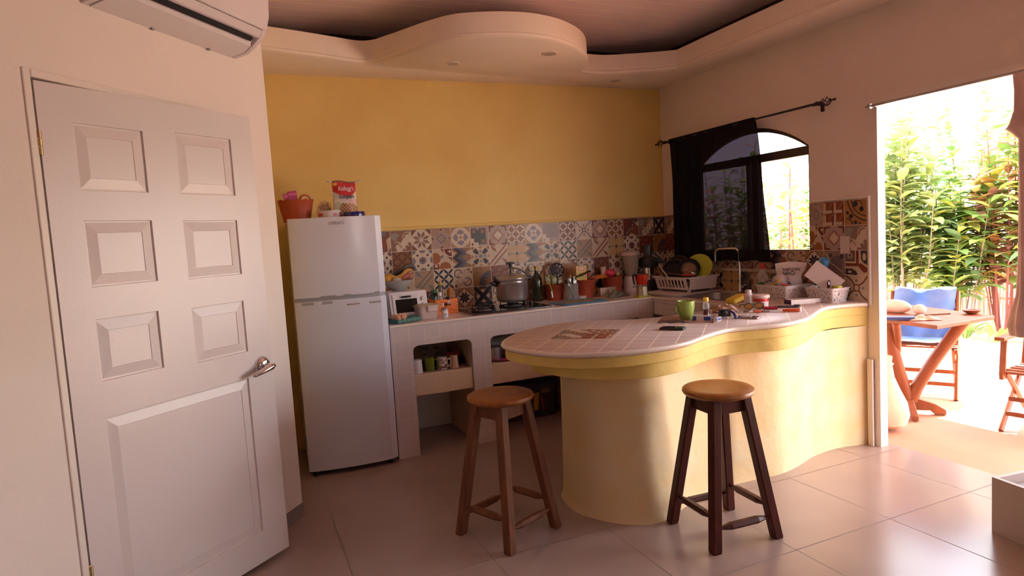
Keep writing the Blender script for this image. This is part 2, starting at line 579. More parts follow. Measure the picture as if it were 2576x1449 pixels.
# wall behind the camera with a window of tall narrow lights
b = MB()
b.span((-5.8, -7.2, 0), (-2.0, -7.0, 3.0)); b.span((-1.2, -7.2, 0), (0.07, -7.0, 3.0)); b.span((-2.0, -7.2, 0), (-1.2, -7.0, 1.4)); b.span((-2.0, -7.2, 2.1), (-1.2, -7.0, 3.0))
struct(b.build('wall_front', m_wall, smooth=False))
b = MB()
for x in [-2.0 + 0.16 * i for i in range(6)]:
    b.span((x - 0.035, -7.1, 1.4), (x + 0.035, -7.04, 2.1))
struct(b.build('window_2', m_frame, smooth=False))

# boarded ceiling
def board_mat():
    m = bpy.data.materials.new('ceiling_boards'); m.use_nodes = True
    t = m.node_tree; bb = t.nodes['Principled BSDF']
    tc = t.nodes.new('ShaderNodeTexCoord'); sp = t.nodes.new('ShaderNodeSeparateXYZ')
    t.links.new(tc.outputs['Object'], sp.inputs[0])
    fr = math_node(t, 'FRACT', math_node(t, 'DIVIDE', math_node(t, 'ADD', sp.outputs[1], 20.0), 0.111))
    line = math_node(t, 'GREATER_THAN', fr, 0.91)
    mx = t.nodes.new('ShaderNodeMix'); mx.data_type = 'RGBA'
    t.links.new(line, mx.inputs[0]); mx.inputs[6].default_value = rgb((0.92, 0.76, 0.80)); mx.inputs[7].default_value = rgb((1.0, 0.97, 0.86))
    t.links.new(mx.outputs[2], bb.inputs['Base Color'])
    bb.inputs['Roughness'].default_value = 0.35
    bb.inputs['Coat Weight'].default_value = 0.6; bb.inputs['Coat Roughness'].default_value = 0.3
    bp = t.nodes.new('ShaderNodeBump'); bp.inputs['Strength'].default_value = 0.5; bp.inputs['Distance'].default_value = 0.003
    
    return m
struct(MB().span((-6.0, -7.3, 2.985), (0.07, 0.25, 3.06)).build('ceiling', board_mat(), smooth=False))

# wavy plaster ledge under the ceiling
wave = [(-3.6, -0.60), (-3.345, -0.533), (-3.097, -0.466), (-2.9, -0.405), (-2.74, -0.355), (-2.646, -0.388), (-2.56, -0.52), (-2.48, -0.663), (-2.366, -0.862), (-2.245, -1.0),
        (-2.05, -1.087), (-1.837, -1.124), (-1.643, -1.094), (-1.478, -1.02), (-1.303, -0.892), (-1.158, -0.723), (-1.066, -0.554), (-1.028, -0.409)]
w1 = catmull([(x, y, 0) for x, y in wave], 5)
w2 = catmull([(-0.983, -0.385, 0), (-0.86, -0.375, 0), (-0.755, -0.393, 0), (-0.506, -0.497, 0), (-0.286, -0.62, 0)], 5)
edge = [(p[0], p[1]) for p in w1 + w2] + [(-0.292, -1.0), (-0.285, -3.0), (-0.285, -7.0)]
def ledge(e, z0, z1, off):
    out = []
    for i, p in enumerate(e):
        q0, q1 = Vector(e[max(i - 1, 0)]), Vector(e[min(i + 1, len(e) - 1)])
        t = (q1 - q0).normalized()
        out.append((p[0] + t.y * off * -1, p[1] + t.x * off))
    return out + [(0.0, -7.0), (0.0, 0.0), (-3.6, 0.0)]
b = MB()
b.prism(ledge(edge, 0, 0, 0.006), 2.728, 2.85)
b.prism(ledge(edge, 0, 0, 0.022), 2.69, 2.705, out1=ledge(edge, 0, 0, 0.004))
b.prism(ledge(edge, 0, 0, 0.004), 2.705, 2.722, out1=ledge(edge, 0, 0, 0.0))
b.prism(ledge(edge, 0, 0, 0.0), 2.722, 2.728, out1=ledge(edge, 0, 0, 0.006))
struct(b.build('ceiling_soffit', m_ceil, angle=50, merge=False))

m_lens = mat('lamp_lens', (0.45, 0.40, 0.36), 0.3)
dl = thing('downlight', 'round recessed downlight in the swelling of the white ledge, right of the two', 'downlight', (-1.528, -0.844, 2.69), group='recessed downlights in the plaster ledge')
MB().lathe([(0.052, 0.0), (0.052, -0.004), (0.046, -0.006), (0.040, -0.003)], n=32).build('ring', m_frame, dl)
MB().lathe([(0.0, -0.0045), (0.041, -0.0045), (0.041, 0.0)], n=32).build('lens', m_lens, dl)
for x, y, lb in ((-2.109, -0.486, 'round recessed downlight in the white ledge above the refrigerator side, left of the two'), (-0.617, -0.235, 'small round recessed downlight in the ledge corner above the black curtain')):
    c = copy_tree(dl); c.location = (x, y, 2.69); c['label'] = lb

# ------------------------------------------------------------------ tiled walls
CR = (0.60, 0.47, 0.36); CR2 = (0.66, 0.55, 0.45); BR = (0.27, 0.15, 0.105); DR = (0.24, 0.065, 0.045); NV = (0.055, 0.05, 0.075); BG = (0.24, 0.25, 0.27)
TN = (0.42, 0.27, 0.19); OR = (0.45, 0.19, 0.07); PG = (0.47, 0.35, 0.31); MV = (0.33, 0.26, 0.28); DB = (0.13, 0.09, 0.085)

class Tile:
    def __init__(s, mb, M):
        s.b = mb; s.M = M; s.L = 0
    def poly(s, pts, col):
        s.b.cur = tuple(c ** 1.3 for c in col)
        s.L += 1
        z = 0.0002 + 0.00002 * s.L
        # clip to the tile
        P = [tuple(p) for p in pts]
        for ax, lim, sg in ((0, 0.0, 1), (0, 1.0, -1), (1, 0.0, 1), (1, 1.0, -1)):
            Q = []
            for i in range(len(P)):
                a, c = P[i - 1], P[i]
                ia, ic = sg * (a[ax] - lim) >= -1e-9, sg * (c[ax] - lim) >= -1e-9
                if ia != ic:
                    t = (lim - a[ax]) / (c[ax] - a[ax])
                    Q.append((a[0] + (c[0] - a[0]) * t, a[1] + (c[1] - a[1]) * t))
                if ic:
                    Q.append(c)
            P = Q
            if len(P) < 3:
                return
        ar = sum(P[i][0] * P[(i + 1) % len(P)][1] - P[(i + 1) % len(P)][0] * P[i][1] for i in range(len(P)))
        if abs(ar) < 1e-6:
            return
        if ar < 0:
            P.reverse()
        g = 0.012
        s.b.add([(g + x * (1 - 2 * g), g + y * (1 - 2 * g), z) for x, y in P], [tuple(range(len(P)))], s.M)
    def disc(s, x, y, r, col, n=18, ry=None, rot=0.0):
        ry = ry or r
        s.poly([(x + r * cos(a) * cos(rot) - ry * sin(a) * sin(rot), y + r * cos(a) * sin(rot) + ry * sin(a) * cos(rot)) for a in [2 * pi * k / n for k in range(n)]], col)
    def stroke(s, pts, w, col):
        for i in range(len(pts) - 1):
            a, c = Vector(pts[i]), Vector(pts[i + 1])
            d = (c - a)
            if d.length < 1e-6: continue
            d.normalize(); q = Vector((-d.y, d.x)) * w / 2; e = d * w * 0.2
            s.poly([a - q - e, c - q + e, c + q + e, a + q - e], col)
    def arc(s, x, y, r, a0, a1, w, col, n=10):
        s.stroke([(x + r * cos(radians(a0 + (a1 - a0) * k / n)), y + r * sin(radians(a0 + (a1 - a0) * k / n))) for k in range(n + 1)], w, col)
    def rect(s, x0, y0, x1, y1, col):
        s.poly([(x0, y0), (x1, y0), (x1, y1), (x0, y1)], col)
    def dia(s, x, y, r, col):
        s.poly([(x - r, y), (x, y - r), (x + r, y), (x, y + r)], col)

def t_star(t, bgc=CR2, c=(0.30, 0.20, 0.16), rim=BR):
    t.rect(0, 0, 1, 1, bgc)
    for x, y in ((0, 0), (1, 0), (1, 1), (0, 1)):
        t.poly([(x, y), (x + (0.3 if x == 0 else -0.3), y), (x, y + (0.3 if y == 0 else -0.3))], rim)
    for k in range(8):
        a = pi / 8 + k * pi / 4
        for sg in (1,):
            t.poly([(0.5 + 0.06 * cos(a), 0.5 + 0.06 * sin(a)), (0.5 + 0.28 * cos(a - 0.32), 0.5 + 0.28 * sin(a - 0.32)), (0.5 + 0.46 * cos(a), 0.5 + 0.46 * sin(a)), (0.5 + 0.28 * cos(a + 0.32), 0.5 + 0.28 * sin(a + 0.32))], c)
def t_star2(t):
    t.rect(0, 0, 1, 1, TN)
    t.dia(.5, .5, .56, DB); t.dia(.5, .5, .52, (0.45, .25, .16)); t.dia(.5, .5, .47, CR2)
    for k in range(8):
        a = k * pi / 4 + pi / 8
        t.poly([(0.5, 0.5), (0.5 + 0.19 * cos(a - 0.36), 0.5 + 0.19 * sin(a - 0.36)), (0.5 + 0.34 * cos(a), 0.5 + 0.34 * sin(a)), (0.5 + 0.19 * cos(a + 0.36), 0.5 + 0.19 * sin(a + 0.36))], NV)
def t_arab(t, bgc=(0.33, .19, .14), c2=(0.36, .33, .28)):
    t.rect(0, 0, 1, 1, bgc)
    t.disc(.22, .72, .2, c2); t.disc(.42, .62, .12, bgc)
    t.poly([(.25, 0), (.35, .28), (.5, .42), (.62, .6), (.8, .78), (1, .95), (1, .35), (.75, .12), (.5, 0)], CR2)
    t.disc(.86, .62, .2, CR2); t.disc(.42, .2, .2, CR2)
    t.arc(.84, .68, .24, 60, 200, .05, CR); t.arc(.84, .70, .17, 60, 200, .045, bgc)
    t.arc(.28, .2, .26, -10, 110, .05, CR); t.arc(.28, .16, .2, 0, 110, .04, bgc)
    t.disc(.78, .2, .08, bgc); t.disc(.92, .34, .08, bgc); t.disc(.95, .08, .14, bgc); t.disc(.62, .05, .07, bgc)
def t_diac(t):
    t.rect(0, 0, 1, 1, PG)
    for i in range(4):
        for j in range(4):
            if (i + j) % 2 == 0:
                t.rect(.02 + i * .09, .64 + j * .09, .11 + i * .09, .73 + j * .09, TN); t.rect(.62 + i * .09, .04 + j * .09, .71 + i * .09, .13 + j * .09, TN)
    t.dia(.5, .5, .3, MV); t.dia(.5, .5, .12, CR); t.dia(.5, .5, .06, BR)
    for x, y in ((.5, .96), (.5, .04), (.04, .5), (.96, .5)):
        t.rect(x - .06, y - .06, x + .06, y + .06, BR)
    t.poly([(1, 1), (.62, 1), (1, .62)], TN)
def t_flower(t, bgc=OR):
    t.rect(0, 0, 1, 1, (0.42, .28, .2))
    t.disc(.5, .5, .52, CR2, 16)
    for k in range(4):
        a = k * pi / 2
        for da, r in ((0, .32), (.38, .27), (-.38, .27)):
            t.disc(.5 + r * cos(a + da), .5 + r * sin(a + da), .085, (0.30, .27, .32), 10)
        t.disc(.5 + .18 * cos(a), .5 + .18 * sin(a), .07, (0.30, .27, .32), 10, .04, a)
    t.disc(.5, .5, .075, (.48, .28, .15), 10)
def t_squares(t, c=(0.13, .14, .15)):
    t.rect(0, 0, 1, 1, PG)
    t.rect(.05, .1, .85, .92, c); t.rect(.4, .1, .5, .92, c)
    for x, y in ((.12, .68), (.58, .66), (.60, .16)):
        t.rect(x, y, x + .18, y + .18, (.38, .22, .15))
    t.rect(.36, .82, .46, .95, PG)
    t.rect(0, 0, .42, .2, CR2); t.rect(0, 0, .2, .4, CR2); t.rect(.05, .05, .14, .16, DB)
def t_steps(t):
    t.rect(0, 0, 1, 1, (.37, .28, .26)); t.rect(.1, .2, .9, .95, (.33, .26, .25)); t.rect(.0, 0, .42, .2, CR2); t.rect(0, 0, .22, .4, CR2); t.rect(.05, .05, .14, .16, MV); t.rect(.5, 0, 1, .2, PG)
def t_quatre(t):
    t.rect(0, 0, 1, 1, PG)
    for x in (0, 1):
        for y in (0, 1):
            sx = 1 if x == 0 else -1; sy = 1 if y == 0 else -1
            t.poly([(x, y), (x + sx * .34, y), (x + sx * .28, y + sy * .07), (x + sx * .1, y + sy * .1), (x + sx * .07, y + sy * .28), (x, y + sy * .34)], DR)
    t.dia(.5, .5, .34, (.34, .13, .1)); t.dia(.5, .5, .27, CR)
    for k in range(4):
        t.disc(.5 + .09 * cos(k * pi / 2), .5 + .09 * sin(k * pi / 2), .075, CR2, 12)
def t_lattice(t, c=(.33, .17, .10)):
    t.rect(0, 0, 1, 1, CR2)
    for i in range(-1, 3):
        for j in range(-1, 3):
            for ox in (0, .25):
                x = i * .5 + ox; y = j * .5 + ox
                t.dia(x, y + .0, .19, c)
    for x, y in ((.25, .0), (.75, 0), (.25, .5), (.75, .5), (0, .25), (.5, .25), (1, .25), (0, .75), (.5, .75), (1, .75), (.25, 1), (.75, 1)):
        t.disc(x, y, .05, (.28, .13, .1), 8)
def t_knot(t):
    t.rect(0, 0, 1, 1, CR2)
    for a in (45, 135, 225, 315):
        t.stroke([(.5 + .1 * cos(radians(a)), .5 + .1 * sin(radians(a))), (.5 + .35 * cos(radians(a + 6)), .5 + .35 * sin(radians(a + 6))), (.5 + .75 * cos(radians(a)), .5 + .75 * sin(radians(a)))], .05, (.12, .13, .2))
        t.disc(.5 + .26 * cos(radians(a + 45)), .5 + .26 * sin(radians(a + 45)), .06, (.42, .18, .12), 8)
    t.disc(.5, .5, .13, (.12, .13, .2)); t.disc(.5, .5, .08, CR)
def t_knot2(t):
    t.rect(0, 0, 1, 1, CR)
    for a in (45, 135, 225, 315):
        t.stroke([(.5 + .12 * cos(radians(a)), .5 + .12 * sin(radians(a))), (.5 + .4 * cos(radians(a - 8)), .5 + .4 * sin(radians(a - 8))), (.5 + .75 * cos(radians(a)), .5 + .75 * sin(radians(a)))], .06, (.2, .08, .06))
        t.disc(.5 + .3 * cos(radians(a + 45)), .5 + .3 * sin(radians(a + 45)), .06, BG, 8)
    t.disc(.5, .5, .16, (.2, .08, .06)); t.disc(.5, .5, .11, CR)
def t_vine(t):
    t.rect(0, 0, 1, 1, (.25, .085, .065))
    t.disc(.62, .32, .3, (.3, .12, .07)); t.poly([(.3, 0), (.9, 0), (.5, .18)], CR); t.poly([(.75, .7), (1, .85), (1, .5)], CR)
    t.stroke([(.15, .1), (.3, .3), (.5, .42), (.6, .6), (.7, .8), (.95, .98)], .09, (.14, .14, .2))
    for x, y in ((.22, .18), (.4, .36), (.58, .42), (.62, .62), (.72, .82)):
        t.disc(x, y, .035, CR2, 8)
def t_scurve(t):
    t.rect(0, 0, 1, 1, (.28, .13, .1))
    t.arc(.75, .55, .35, 90, 260, .2, BG); t.disc(.7, .35, .22, (.33, .12, .08)); t.poly([(.8, .6), (1, .75), (1, .2), (.85, .1)], CR); t.arc(.55, .3, .4, -80, 0, .06, CR)
def t_bigx(t):
    t.rect(0, 0, 1, 1, (.34, .22, .16))
    for x, y in ((.5, .95), (.5, .05), (.05, .5), (.95, .5)):
        w, h = (.2, .09) if x == .5 else (.09, .2)
        t.rect(x - w, y - h, x + w, y + h, DB); t.dia(x * .6 + .2, y * .6 + .2, .12, CR)
    t.stroke([(0.02, .02), (.98, .98)], .2, NV); t.stroke([(0.02, .98), (.98, .02)], .2, NV)
def t_floret(t, c=(.20, .13, .14), k2=(.28, .08, .06)):
    t.rect(0, 0, 1, 1, CR2)
    for x, y in ((.5, .5), (0, 0), (1, 0), (0, 1), (1, 1), (.5, 1.05), (.5, -.05), (1.05, .5), (-.05, .5)):
        for a in range(8):
            t.disc(x + .13 * cos(a * pi / 4), y + .13 * sin(a * pi / 4), .065, c, 8)
        t.disc(x, y, .11, c, 10); t.disc(x, y, .07, k2, 8)
    for x, y in ((.24, .76), (.76, .76), (.24, .24), (.76, .24)):
        t.disc(x, y, .075, CR2, 8); t.disc(x, y, .055, NV, 8)
def t_petal(t, bgc=(.31, .17, .09), c=(.22, .09, .06)):
    t.rect(0, 0, 1, 1, bgc)
    for i in range(2):
        for j in range(2):
            cx, cy = .25 + i * .5, .25 + j * .5
            for a in (45, 135, 225, 315):
                x, y = cx + .177 * cos(radians(a)), cy + .177 * sin(radians(a))
                t.disc(x, y, .17, c, 12, .055, radians(a))
def t_arcs(t):
    t.rect(0, 0, 1, 1, CR)
    t.poly([(.4, 1), (1, 1), (1, .35)], DR); t.arc(1, 1, .42, 180, 270, .05, CR2); t.disc(.9, .86, .07, CR2, 8)
    t.disc(.12, .55, .28, (.40, .17, .07)); t.disc(.62, .05, .3, (.40, .17, .07)); t.rect(0, 0, .3, .25, DR); t.disc(.15, .16, .08, CR2, 8)
    t.poly([(.42, .52), (.55, .58), (.56, .72), (.38, .62)], BG)
def t_chev(t):
    t.rect(0, 0, 1, 1, (.42, .22, .12))
    cs = [(.07, .065, .1), (.17, .16, .19), (.35, .22, .15), (.42, .2, .09)]
    for k, c in enumerate(cs):
        x = .0 + k * .26
        t.poly([(x, 1), (x + .3, .75), (x, .5), (x + .3, .25), (x, 0), (x + .25, 0), (x + .55, .25), (x + .25, .5), (x + .55, .75), (x + .25, 1)], c)
    t.poly([(0, .85), (0, .6), (.2, .75)], CR); t.poly([(0, .3), (0, .05), (.2, .2)], CR); t.poly([(1, .6), (.7, .75), (1, .9)], CR); t.poly([(1, .1), (.7, .25), (1, .4)], CR)
def t_cross(t):
    t.rect(0, 0, 1, 1, CR)
    for a in (45, 135, 225, 315):
        x, y = .5 + .38 * cos(radians(a)), .5 + .38 * sin(radians(a))
        d = radians(a)
        P = [(-.24, 0), (-.1, -.1), (.1, -.12), (.12, 0), (.1, .12), (-.1, .1)]
        t.poly([(x + p * cos(d) - q * sin(d), y + p * sin(d) + q * cos(d)) for p, q in P], NV)
    t.dia(.5, .25, .1, MV); t.dia(.5, .75, .1, MV); t.dia(.25, .5, .1, MV); t.dia(.75, .5, .1, MV); t.disc(.5, .5, .11, BG, 8)
    for x, y in ((.05, .05), (.95, .05), (.05, .95), (.95, .95)): t.rect(x - .09, y - .09, x + .09, y + .09, (.36, .2, .14))
    t.dia(.5, 0, .12, (.4, .24, .15)); t.dia(.5, 1, .12, (.4, .24, .15)); t.dia(0, .5, .12, (.4, .24, .15)); t.dia(1, .5, .12, (.4, .24, .15))
def t_stripes(t, c=(.32, .09, .06), bgc=CR):
    t.rect(0, 0, 1, 1, bgc)
    t.stroke([(.0, .1), (.88, .98)], .07, c); t.stroke([(.16, -.02), (1.02, .82)], .07, c)
    t.poly([(.05, .98), (.14, .8), (.38, .66), (.3, .86)], c); t.poly([(.62, .35), (.8, .1), (.96, .02), (.9, .22)], c)
    t.rect(.1, .95, .3, 1, c)
def t_octo(t):
    t.rect(0, 0, 1, 1, (.57, .39, .22))
    for x in (0, .5, 1):
        t.stroke([(x, 0), (x, 1)], .018, (.1, .1, .16)); t.stroke([(0, x), (1, x)], .018, (.1, .1, .16))
        for y in (0, .5, 1): t.dia(x, y, .1, (.09, .09, .15))
def t_petalbw(t): t_petal(t, CR2, NV)
def t_scroll(t, bgc=CR, c=(.16, .11, .12)):
    t.rect(0, 0, 1, 1, bgc)
    t.arc(.25, .72, .2, 0, 300, .05, c); t.arc(.72, .28, .2, 180, 480, .05, c); t.arc(.5, .5, .3, 100, 170, .04, MV); t.arc(.5, .5, .3, 280, 350, .04, MV)
    t.arc(.3, .3, .16, 120, 360, .03, MV); t.arc(.7, .75, .14, -40, 200, .03, MV); t.disc(.82, .9, .06, DR, 8); t.disc(.1, .1, .07, DR, 8); t.disc(.95, .75, .06, DR, 8)
def t_gear(t):
    t.rect(0, 0, 1, 1, (.38, .2, .1))
    t.arc(.35, .8, .14, 0, 260, .03, (.22, .1, .07)); t.arc(.12, .55, .1, 30, 300, .03, (.22, .1, .07))
    t.disc(1.0, .1, .66, (.14, .13, .14), 24); t.disc(1.0, .1, .5, NV, 24); t.disc(1.0, .1, .36, (.3, .16, .1), 24)
    for k in range(7):
        a = radians(90 + k * 15); t.disc(1 + .43 * cos(a), .1 + .43 * sin(a), .03, CR2, 8)
def t_hash(t):
    t.rect(0, 0, 1, 1, (.30, .09, .06))
    for y in (0, .5):
        t.rect(0, y + .02, 1, y + .15, CR)
        for x in (0, .5):
            t.rect(x + .02, y, x + .12, y + .46, CR); t.poly([(x + .22, y + .2), (x + .42, y + .48), (x + .5, y + .48), (x + .3, y + .2)], (.4, .19, .08))
            t.rect(x + .42, y, x + .49, y + .4, (.24, .07, .06))
def t_maze(t):
    t.rect(0, 0, 1, 1, CR)
    t.rect(0, .56, .44, 1, DB); t.rect(.04, .62, .38, .97, (.3, .2, .14)); t.disc(.22, .8, .1, CR, 8); t.disc(.22, .8, .06, DB, 8)
    t.rect(.50, .42, .62, 1, DR); t.rect(0, .36, .62, .48, DR); t.poly([(.56, .4), (.74, .2), (.84, .1), (1, .14), (1, .3), (.7, .5)], DR)
    t.poly([(.72, 1), (.72, .66), (.84, .5), (1, .42), (1, 1)], NV); t.disc(.87, .75, .09, CR, 10, .16); t.poly([(0, .02), (0, .26), (.3, .26), (.5, .16), (.56, 0)], NV); t.disc(.2, .13, .1, CR, 10, .06)
def t_bluearab(t):
    t.rect(0, 0, 1, 1, (.45, .24, .10))
    t.arc(1.1, 1.1, .95, 180, 270, .05, NV, 14); t.arc(1.1, 1.1, .78, 180, 270, .04, NV, 14)
    t.disc(.5, .84, .12, NV, 10); t.disc(.78, .62, .1, NV, 10); t.arc(.6, .78, .2, -50, 120, .03, NV); t.disc(.3, .35, .1, NV, 6); t.disc(.15, .5, .07, NV, 8); t.disc(.5, .1, .08, NV, 8); t.arc(.1, .0, .26, 0, 90, .04, NV); t.disc(.7, .04, .07, NV, 3)
def t_leafy(t):
    t.rect(0, 0, 1, 1, (.36, .25, .2)); t.disc(.6, .5, .3, (.27, .2, .2)); t.stroke([(.1, .9), (.3, .5), (.9, .1)], .06, CR); t.disc(.85, .75, .1, DB, 10); t.disc(.3, .8, .09, DB, 10); t.disc(.25, .2, .16, MV, 10)

GREYT = dict(c=(.26, .25, .27), k2=(.30, .11, .06))
BACK = {0: {-2: t_star, -1: t_scurve, 0: t_arab, 1: t_star, 2: t_diac, 3: t_flower, 4: t_squares, 5: t_quatre, 6: t_lattice, 7: t_flower, 8: t_steps, 9: lambda t: t_lattice(t, (.26, .10, .075)),
            10: t_knot, 11: t_quatre, 12: t_lattice, 13: t_vine, 14: t_arab, 15: t_bigx},
        1: {-2: t_petal, -1: t_floret, 0: t_petal, 1: lambda t: t_floret(t, **GREYT), 2: t_arcs, 3: t_chev, 4: t_cross, 5: t_stripes, 6: t_octo, 7: t_chev, 8: t_cross, 9: t_petalbw,
            10: lambda t: t_stripes(t, BG, (.48, .33, .22)), 11: t_stripes, 12: t_octo, 13: t_floret, 14: lambda t: t_petal(t, (.3, .13, .08), (.2, .06, .045)), 15: t_gear},
        2: {-2: t_octo, -1: t_arcs, 0: t_knot2, 1: lambda t: t_stripes(t, BG, (.48, .33, .22)), 2: t_petalbw, 3: t_scroll, 4: t_gear, 5: lambda t: t_petal(t, (.33, .13, .08), DR), 6: t_floret, 7: t_scroll,
            8: t_gear, 9: t_arcs, 10: lambda t: t_floret(t, **GREYT), 11: lambda t: t_petal(t, (.3, .13, .08), (.2, .06, .045)), 12: t_floret, 13: t_petalbw, 14: t_lattice, 15: t_floret},
        3: {-2: t_quatre, -1: t_chev, 0: t_lattice, 1: t_vine, 2: t_knot, 3: t_star2, 4: t_bigx, 5: t_scroll, 6: t_arab, 7: t_star2, 8: t_squares, 9: t_knot2, 10: t_star, 11: t_chev, 12: t_cross, 13: t_diac, 14: t_quatre, 15: t_arcs}}
TS, TZ, TX0 = 0.16, 1.556, -2.535
b = MB()
b.cur = (0.62, 0.5, 0.4)
b.span((TX0 - 2 * TS, -0.010, 0.90), (-0.0101, -0.002, TZ))
for r, row in BACK.items():
    for i, fn in row.items():
        x = TX0 + i * TS
        M = Matrix.Translation((x, -0.010, TZ - (r + 1) * TS)) @ Matrix(((TS, 0, 0, 0), (0, 0, -1, 0), (0, TS, 0, 0), (0, 0, 0, 1)))
        if x + TS > 0.0:      # cut tile in the corner
            M = M @ Matrix.Scale((-0.0101 - x) / TS, 4, (1, 0, 0))
        fn(Tile(b, M))
struct(b.build('wall_back_tiles', m_tcol, smooth=False, merge=False))
# right wall: whole tiles counted from the doorway, cut at the window and the corner
b = MB()
b.cur = (0.62, 0.5, 0.4)
Y0 = -2.049
b.span((-0.010, -1.615, 0.90), (-0.0, Y0, TZ + .006)); b.span((-0.010, -0.0101, 0.90), (-0.0, -0.45, TZ + .006)); b.span((-0.010, -0.45, 0.90), (-0.0, -1.615, 1.222))
RIGHT = {0: [t_bluearab, t_hash, t_diac], 1: [lambda t: t_arab(t, (.33, .22, .18)), t_quatre, t_arcs], 2: [t_maze, t_leafy, t_star2, t_scroll, t_chev, t_knot2, t_quatre, t_lattice, t_flower, t_arcs, t_gear, t_scroll, t_floret],
         3: [t_knot2, t_arab, t_bigx, t_star, t_squares, t_flower, t_chev, t_octo, t_cross, t_vine, t_petalbw, t_lattice, t_octo]}
LEFT = {0: [t_arab, t_lattice, t_quatre], 1: [lambda t: t_petal(t, (.3, .13, .08), (.2, .06, .045)), t_octo, t_floret]}
def rtile(fn, yright, ztop, w=TS, h=TS, k=1.0):
    # u runs towards the doorway (seen from the room, to the right)
    M = Matrix.Translation((-0.010, yright + w, ztop - h)) @ Matrix(((0, 0, -1, 0), (-w, 0, 0, 0), (0, h, 0, 0), (0, 0, 0, 1)))
    fn(Tile(b, M))
zt = TZ + .006
for r, row in RIGHT.items():
    for k, fn in enumerate(row):
        y = Y0 + k * TS
        w = TS
        if r < 2 and y + TS > -1.615: w = -1.615 - y
        if y + TS > -0.0101: w = -0.0101 - y
        rtile(fn, y, zt - r * TS, w, TS if r != 2 or y + TS < -1.6 or y > -0.46 else 1.222 - (zt - 3 * TS))
for r, row in LEFT.items():
    for k, fn in enumerate(row):
        y = -0.0101 - (k + 1) * TS
        if y < -0.45:
            rtile(fn, -0.45, zt - r * TS, y + TS + 0.45)
        else:
            rtile(fn, y, zt - r * TS)
struct(b.build('wall_right_tiles', m_tcol, smooth=False, merge=False))
# rounded plaster edging round the tiles
b = MB()
b.tube([(-0.004, Y0 - 0.012, 0.90), (-0.004, Y0 - 0.012, zt + 0.012), (-0.004, -1.63, zt + 0.012)], 0.011, 10)
struct(b.build('trim_1', m_frame))
b = MB(); b.tube([(-2.86, -0.006, TZ + 0.012), (-0.004, -0.006, TZ + 0.012)], 0.013, 10)
struct(b.build('trim_2', m_yellow))

# window frame: dark wood, arch light over two panes
m_wfr = mat('dark_window_wood', (0.055, 0.035, 0.028), 0.45)
b = MB()
X0, X1 = 0.012, 0.055
fw = 0.032
ao = arch(WY0, WY1, WZS, WZA); ai = arch(WY0 - fw, WY1 + fw, WZS, WZA - fw)
for i in range(len(ao) - 1):
    b.prism([ao[i], ao[i + 1], ai[i + 1], ai[i]], X0, X1, YZ)
for y in (WY0 - fw / 2, WY1 + 0.008):
    w = fw if y > -1 else 0.016
    b.span((X0, y - w / 2, WZ0), (X1, y + w / 2, WZS))
b.span((X0, WY0, 1.895), (X1, WY1, 1.955)); b.span((X0, WY0, 1.222), (X1, WY1, 1.246)); b.span((X0, -1.075, WZ0), (X1, -1.135, 1.9)); b.span((X0 + .01, -1.01, WZ0), (X1, -1.03, 1.9))
wf = struct(b.build('window_1', m_wfr, smooth=False))
b = MB(); b.span((0.036, WY0 - .03, WZ0), (0.039, -1.03, 1.9))
pn = MB(); pn.span((0.036, WY0 - .03, WZ0), (0.039, -1.03, 1.9)); pn.build('pane', m_glass, wf, smooth=False)

# doorway mouldings and slanting-wall door frame
b = MB()
b.span((-0.006, DJ - 0.0, DH), (0.0, DE, DH + 0.035))
struct(b.build('trim_3', m_frame, smooth=False))
b = MB(); b.prism([(-0.006, -2.078), (-0.03, -2.086), (-0.024, -2.045), (-0.006, -2.04)], 0.0, 0.557)
struct(b.build('trim_4', m_frame, smooth=False, bevel=0.003))
b = MB()
wspan((S0 - 0.028, -0.12, 0), (S0, 0.006, SH + 0.028)); wspan((S1, -0.12, 0), (S1 + 0.028, 0.006, SH + 0.028)); wspan((S0, -0.12, SH), (S1, 0.006, SH + 0.028))
struct(b.build('trim_5', m_frame, smooth=False, bevel=0.004))
b = MB()
m_base = tile_mat('skirting_tile', (0.27, 0.21, 0.20), (0.24, 0.185, 0.18), (0.5, 0.4, 0.3), 0.3, 0.003, rough=0.35)
wspan((0.004, 0.0, 0.0), (S0 - 0.03, 0.009, 0.078)); wspan((S1 + 0.03, 0.0, 0.0), (3.6, 0.009, 0.078))
struct(b.build('baseboard_left', m_base, smooth=False))

# ================================================================== DOOR LEAF
DA = radians(40.7); DW = 0.905
DH_ = Vector((-4.190 - 0.038 * sin(DA), -2.192 + 0.038 * cos(DA), 0))
dr = thing('panelled_door', 'white six panel door standing ajar in the slanting left wall', 'door', DH_, DA)
b = MB()
z0, z1, th = 0.022, 2.086, 0.038
panels = [(.112, .371, 1.722, 1.960), (.510, .785, 1.722, 1.972), (.112, .371, 1.374, 1.614), (.506, .779, 1.368, 1.612), (.112, .358, 1.028, 1.256), (.504, .772, 1.014, 1.248), (.108, .760, .165, .892)]
xs = sorted(set([0, DW] + [v for p in panels for v in p[:2]])); zs = sorted(set([z0, z1] + [v for p in panels for v in p[2:]]))
def inp(x, z):
    for p in panels:
        if p[0] < x < p[1] and p[2] < z < p[3]: return True
    return False
for i in range(len(xs) - 1):
    for j in range(len(zs) - 1):
        if not inp((xs[i] + xs[i + 1]) / 2, (zs[j] + zs[j + 1]) / 2):
            b.quad((xs[i], -th, zs[j]), (xs[i + 1], -th, zs[j]), (xs[i + 1], -th, zs[j + 1]), (xs[i], -th, zs[j + 1]))
